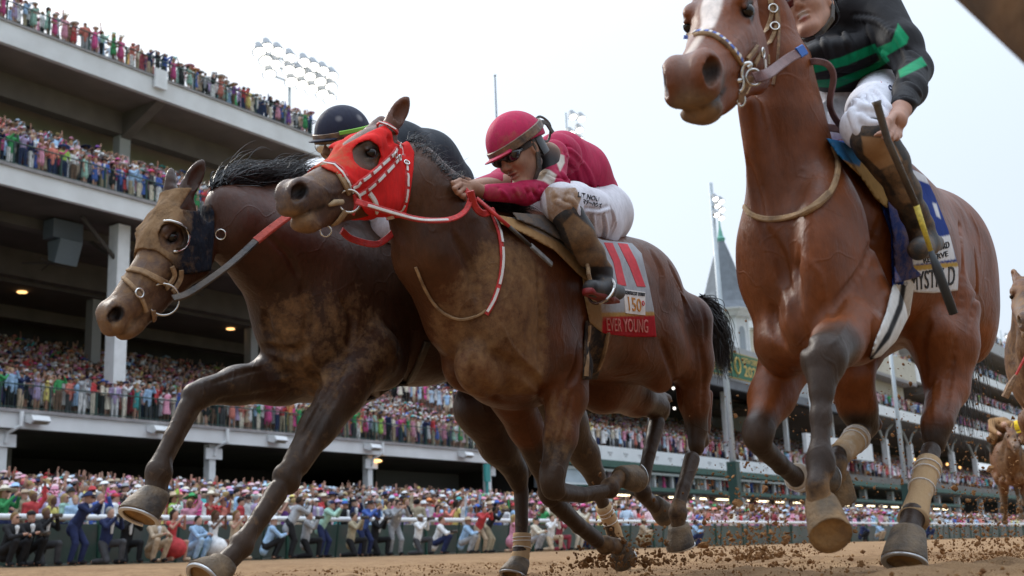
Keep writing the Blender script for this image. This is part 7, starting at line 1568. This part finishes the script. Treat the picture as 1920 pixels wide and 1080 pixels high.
# ---- everybody else: one packed crowd
def crowd_mass(areas):
    b = MB(); b.ball((0, 0, 1.62), (.082, .095, .12), 7, 5); nh = len(b.me('a').vertices)
    def prismV(z0, z1, w0, d0, w1, d1, k=6): 
        a = np.arange(k)*2*np.pi/k; return np.concatenate([np.stack([w0*np.cos(a), d0*np.sin(a), np.full(k, z0)], 1), np.stack([w1*np.cos(a), d1*np.sin(a), np.full(k, z1)], 1)]), [(i, (i+1) % k, k + (i+1) % k, k + i) for i in range(k)] + [tuple(range(k, 2*k))]
    def build(arm, hat, skirt):
        parts = []
        m = MB(); m.ball((0, 0, 1.62), (.082, .095, .12), 7, 5); parts.append((np.concatenate(m.V), m.F, 0))
        m = MB(); m.ball((0, .02, 1.67), (.092, .105, .10), 7, 4); parts.append((np.concatenate(m.V), m.F, 3))
        V, F = prismV(.80, 1.22, .16, .11, .17, .12); parts.append((V, F, 1)); V, F = prismV(1.22, 1.46, .17, .12, .21, .10); parts.append((V, F, 1)); V, F = prismV(1.46, 1.52, .21, .10, .07, .06); parts.append((V, F, 1))
        if skirt: V, F = prismV(.5, .95, .24, .20, .15, .11); parts.append((V, F, 1))
        m = MB(); m.tube([(.09, 0, .05), (.09, 0, .85)], [.05, .08], 5); m.tube([(-.09, 0, .05), (-.09, 0, .85)], [.05, .08], 5); parts.append((np.concatenate(m.V), m.F, 0 if skirt else 2))
        A = {0: [[(.2, 0, 1.42), (.27, -.05, 1.15), (.12, -.24, 1.15)], [(-.2, 0, 1.42), (-.27, -.05, 1.15), (-.12, -.24, 1.15)]], 1: [[(.2, 0, 1.42), (.26, -.16, 1.34), (.08, -.30, 1.60)], [(-.2, 0, 1.42), (-.26, -.16, 1.34), (-.06, -.30, 1.60)]], 2: [[(.2, 0, 1.42), (.32, -.04, 1.66), (.28, -.1, 1.95)], [(-.2, 0, 1.42), (-.27, -.05, 1.15), (-.16, -.2, 1.05)]]}[arm]
        for q in A:
            m = MB(); m.tube(q[:2], [.055, .045], 5); parts.append((np.concatenate(m.V), m.F, 1)); m = MB(); m.tube(q[1:], [.042, .032], 5); parts.append((np.concatenate(m.V), m.F, 0 if skirt or arm == 2 else 1)); m = MB(); m.ball(q[2], .042, 5, 4); parts.append((np.concatenate(m.V), m.F, 0))
        if hat: m = MB(); m.lathe((0, .01, 1.70), (.05, .1, 1), [(-.01, .26 if hat == 2 else .16), (.005, .15 if hat == 2 else .11), (.08, .085), (.10, .03)], 9); parts.append((np.concatenate(m.V), m.F, 4))
        V = np.concatenate([p_[0] for p_ in parts]); k = 0; Q, T_, I = [], [], []
        for v, F, i in parts:
            for f in F:
                f = [a + k for a in f]
                for j in range(1, len(f) - 1): T_.append((f[0], f[j], f[j+1]))
            I += [i]*len(v); k += len(v)
        return V, np.array(T_), np.array(I)
    KB = [build(a, h_, s_) for a, h_, s_ in ((0, 0, 0), (1, 0, 0), (2, 0, 0), (0, 1, 0), (1, 1, 0), (0, 2, 1), (1, 2, 1), (2, 1, 1), (0, 0, 1), (1, 0, 1))]
    pal = np.array([PAL[c] for c in ALLC + ['pale_pink', 'pale_blue']]); wts = np.array([15,7,6,4,5,4,5,1.5,2,.5,1.5,2,2,6,2,7,4,1,5,4,5,5,2,1.,12,9]); wts /= wts.sum()
    VV, TT, CC = [], [], []; k = 0
    P = np.concatenate(areas); kind = rng.integers(0, len(KB), len(P))
    for t in range(len(KB)):
        q = P[kind == t]; V, T_, I = KB[t]; n = len(q)
        if not n: continue
        a = rng.normal(.4, .6, n); c, s_ = np.cos(a)[:, None], np.sin(a)[:, None]; h_ = rng.uniform(.93, 1.08, n)[:, None]
        X = (V[None, :, 0]*c - V[None, :, 1]*s_)*h_ + q[:, :1]; Y = (V[None, :, 0]*s_ + V[None, :, 1]*c)*h_ + q[:, 1:2]; Z = V[None, :, 2]*h_ + q[:, 2:]
        VV.append(np.stack([X, Y, Z], -1).reshape(-1, 3)); TT.append((T_[None] + (np.arange(n)*len(V))[:, None, None]).reshape(-1, 3) + k); k += n*len(V)
        cols = np.empty((n, 5, 3)); cols[:, 0] = np.array(SKINS)[rng.integers(0, len(SKINS), n)]; cols[:, 1] = pal[rng.choice(len(pal), n, p=wts)]; cols[:, 2] = pal[rng.choice([15, 18, 19, 20, 21, 0], n)]; cols[:, 3] = np.array(HAIRC)[rng.integers(0, 6, n)]; cols[:, 4] = pal[rng.choice(len(pal), n, p=wts)]
        cols *= rng.uniform(.8, 1.1, (n, 5, 1)); CC.append(cols[:, I].reshape(-1, 3))
    me = mesh_np('crowd', np.concatenate(VV), np.concatenate(TT), True); vcol(me, np.clip(np.concatenate(CC), 0, .8))
    m = bpy.data.materials.new('crowd_clothes'); m.use_nodes = True; nn = m.node_tree; at = nn.nodes.new('ShaderNodeAttribute'); at.attribute_name = 'Col'; b_ = nn.nodes['Principled BSDF']; nn.links.new(at.outputs['Color'], b_.inputs['Base Color']); b_.inputs['Roughness'].default_value = .8; b_.inputs['Specular IOR Level'].default_value = .2
    tag(link('crowd', me, m), kind='stuff'); print('crowd', len(P), 'people', len(me.polygons))
def area(x0, x1, rows, dx, jit=.12):
    """rows: (y, z) ; people every dx metres"""
    out = []
    for y, z in rows:
        x = np.arange(x0, x1, dx) + rng.normal(0, jit, len(np.arange(x0, x1, dx))) + rng.uniform(0, dx); x = x[rng.random(len(x)) < .94]; out.append(np.stack([x, y + rng.normal(0, .12, len(x)), np.full(len(x), z) + rng.normal(0, .03, len(x))], 1))
    return np.concatenate(out)
ap = [(y, float(apron_z(y))) for y in np.arange(26.0, 44.6, .7)]
A = [area(13, 62, ap[4:], .50), area(44.5, 62, ap[:4], .56), area(62, 125, ap[:14], .62), area(62, 125, ap[14:], .9), area(125, 300, ap[:12:2], .9),
     area(24, 68, [(45.45 + i*.5, 7.0 + max(0, (i*.5)//1.2 - 1)*.42) for i in range(1, 31)], .50), area(62.5, 68.5, [(45.6, 7.0)], .55), area(24, 50, [(45.45 + i*.5, 17.55 + max(0, (i*.5)//1.2)*.62) for i in range(1, 11)], .48), area(26, 52.6, [(51.0, 26.7), (51.6, 26.7)], .6),
     area(70.5, 132, [(45.6 + i*1.2, 7.95 + i*.40) for i in range(0, 14)], .62), area(132, 258, [(45.6 + i*1.2, 7.95 + i*.40) for i in range(0, 12)], .75),
     area(71, 130, [(45.7, 4.9)], 1.0)]
for z, x0 in ((16.9, 127), (21.35, 168), (26.3, 164)): A.append(area(x0, 300, [(45.7 + i*1.3, z + max(0, i - .5)*.4) for i in range(0, 4)], .75))
A.append(area(174, 300, [(45.9, 33.2), (46.8, 33.2)], .8)); A.append(area(139.5, 163.5, [(45.8, 22.9)], .6)); 
crowd_mass(A)
# ------------------------------------------------------------------ kicked-up dirt
def near_ground():
    n = 5000; x = rng.uniform(2.2, 9, n); y = rng.uniform(.3, 6.5, n); s = rng.gamma(1.2, .0019, n) + .0012
    clods('dirt_clods', np.stack([x, y, ground_z(x, y) + s*.2 + .004], 1), s)
def spray(px, py, Y, n, sx, sy, up=1., size=.006):
    c = onY(px, py, Y); r = np.abs(rng.normal(0, 1, n)); X = c[0] + rng.normal(0, sx, n); Yy = Y + rng.normal(0, .12, n); z = c[2] + sy*np.abs(rng.normal(0, 1, n))**1.3*up*rng.uniform(0, 1, n)
    return np.stack([X, Yy, z], 1), rng.gamma(1.2, size*.62, n) + .0012
near_ground()
P, S = zip(*[spray(1165, 1062, 2.75, 700, .12, .12, size=.0055), spray(1205, 1055, 2.75, 200, .18, .12, size=.005), spray(1345, 1040, 3.0, 500, .14, .34, size=.005), spray(1430, 1050, 3.2, 1300, .18, .48, size=.0062), spray(1500, 1040, 3.2, 300, .3, .30, size=.004),
    spray(1820, 1060, 1.6, 900, .14, .30, size=.0046), spray(1895, 1060, 1.5, 800, .16, .28, size=.0046), spray(1460, 1060, 2.2, 200, .5, .1, size=.004)])
clods('dirt_spray', np.concatenate(P), np.concatenate(S))
# fine bits hanging in the air
n = 1500; px = rng.normal(1700, 190, n); py = rng.normal(850, 110, n); D = rng.uniform(4.6, 8, n); k = (py > 640) & (py < 1040) & (px > 1250)
clods('flying_dirt', np.array([atD(a, b_, d_) for a, b_, d_ in zip(px[k], py[k], D[k])]), rng.gamma(1.3, .0022, k.sum()) + .0012)
# ------------------------------------------------------------------ horses and riders further back, cut by the right edge of the photo
def follow(src, dx, dy, dz, lab, cat, group, rec=None):
    n = src.copy(); col.objects.link(n); n.location = src.location + Vector((dx, dy, dz)); tag(n, lab, cat, group)
    for ch in list(src.children):
        c = ch.copy(); col.objects.link(c); c.parent = n
        if rec: rec(ch, c)
        if c.get('drop'): bpy.data.objects.remove(c); continue
        for g in ch.children: d = g.copy(); col.objects.link(d); d.parent = c
    return n
src = HM.hp + (np.array((.58, 0, -.09))*HM.hs) @ HM.hF
def remud(ch, c):
    if any(ch.name.startswith(k) for k in ('blinker_hood', 'bridle', 'reins', 'saddle', 'yoke', 'girth', 'surcingle', 'mane')): c['drop'] = 1
    if ch.name.startswith('body'):
        c.data = ch.data.copy(); a = c.data.color_attributes['Col'].data; k = len(a); v = np.empty(k*4, np.float32); a.foreach_get('color', v); v = v.reshape(-1, 4); v[:, 3] = np.maximum(v[:, 3], .40); a.foreach_set('color', v.ravel())
def place_copy(root, about, target, rz, sc, lab, cat, group, rec=None):
    n = follow(root, 0, 0, 0, lab, cat, group, rec); n.scale = (sc,)*3; n.rotation_euler = (0, 0, rz); v = (Vector(about) - root.location) * sc; v.rotate(n.rotation_euler); n.location = Vector(target) - v; return n
place_copy(HM.root, src, atD(1926, 606, 6.9), .12, .95, 'mud-caked horse farther back whose head enters at the right edge, above the yellow cap', 'horse', 'galloping racehorses', remud)
w = empty('riding_whip', tuple(atD(1905, 700, 6.6))); tag(w, 'short red and brown riding whip sticking in at the right edge', 'whip', 'riding whips')
t = MB(); t.tube([atD(1932, 650, 6.6), atD(1905, 703, 6.6)], .008, 6); t.obj('shaft', M_red, w); t = MB(); t.tube([atD(1905, 703, 6.6), atD(1895, 722, 6.6), atD(1884, 745, 6.6)], [.010, .022, .020], 7); t.obj('flap', M_leather, w)
hm_ = [o for o in RIDER_M.children if o.name.startswith('helmet')][0]; hc = Vector(RIDER_M['hc'])
def yellow(ch, c):
    cc = dict(helmet=(.75, .50, .02, 0), silks=(.16, .10, .06, .8), breeches=(.30, .2, .12, .8)).get(ch.name.split('.')[0])
    if cc: c.data = ch.data.copy(); k = len(c.data.vertices); c.data.color_attributes['Col'].data.foreach_set('color', np.tile(np.array(cc, np.float32), k))
tg = Vector(tuple(atD(1908, 800, 21.)))
a_ = place_copy(RIDER_M, hc, tg, .30, 1.0, 'muddy jockey in a bright yellow cap, far back at the right edge', 'jockey', 'jockeys', yellow)
n = place_copy(HM.root, hc, tg, .30, 1.0, 'muddy brown horse far back under the jockey in the yellow cap', 'horse', 'galloping racehorses', remud); del RIDER_M['hc']
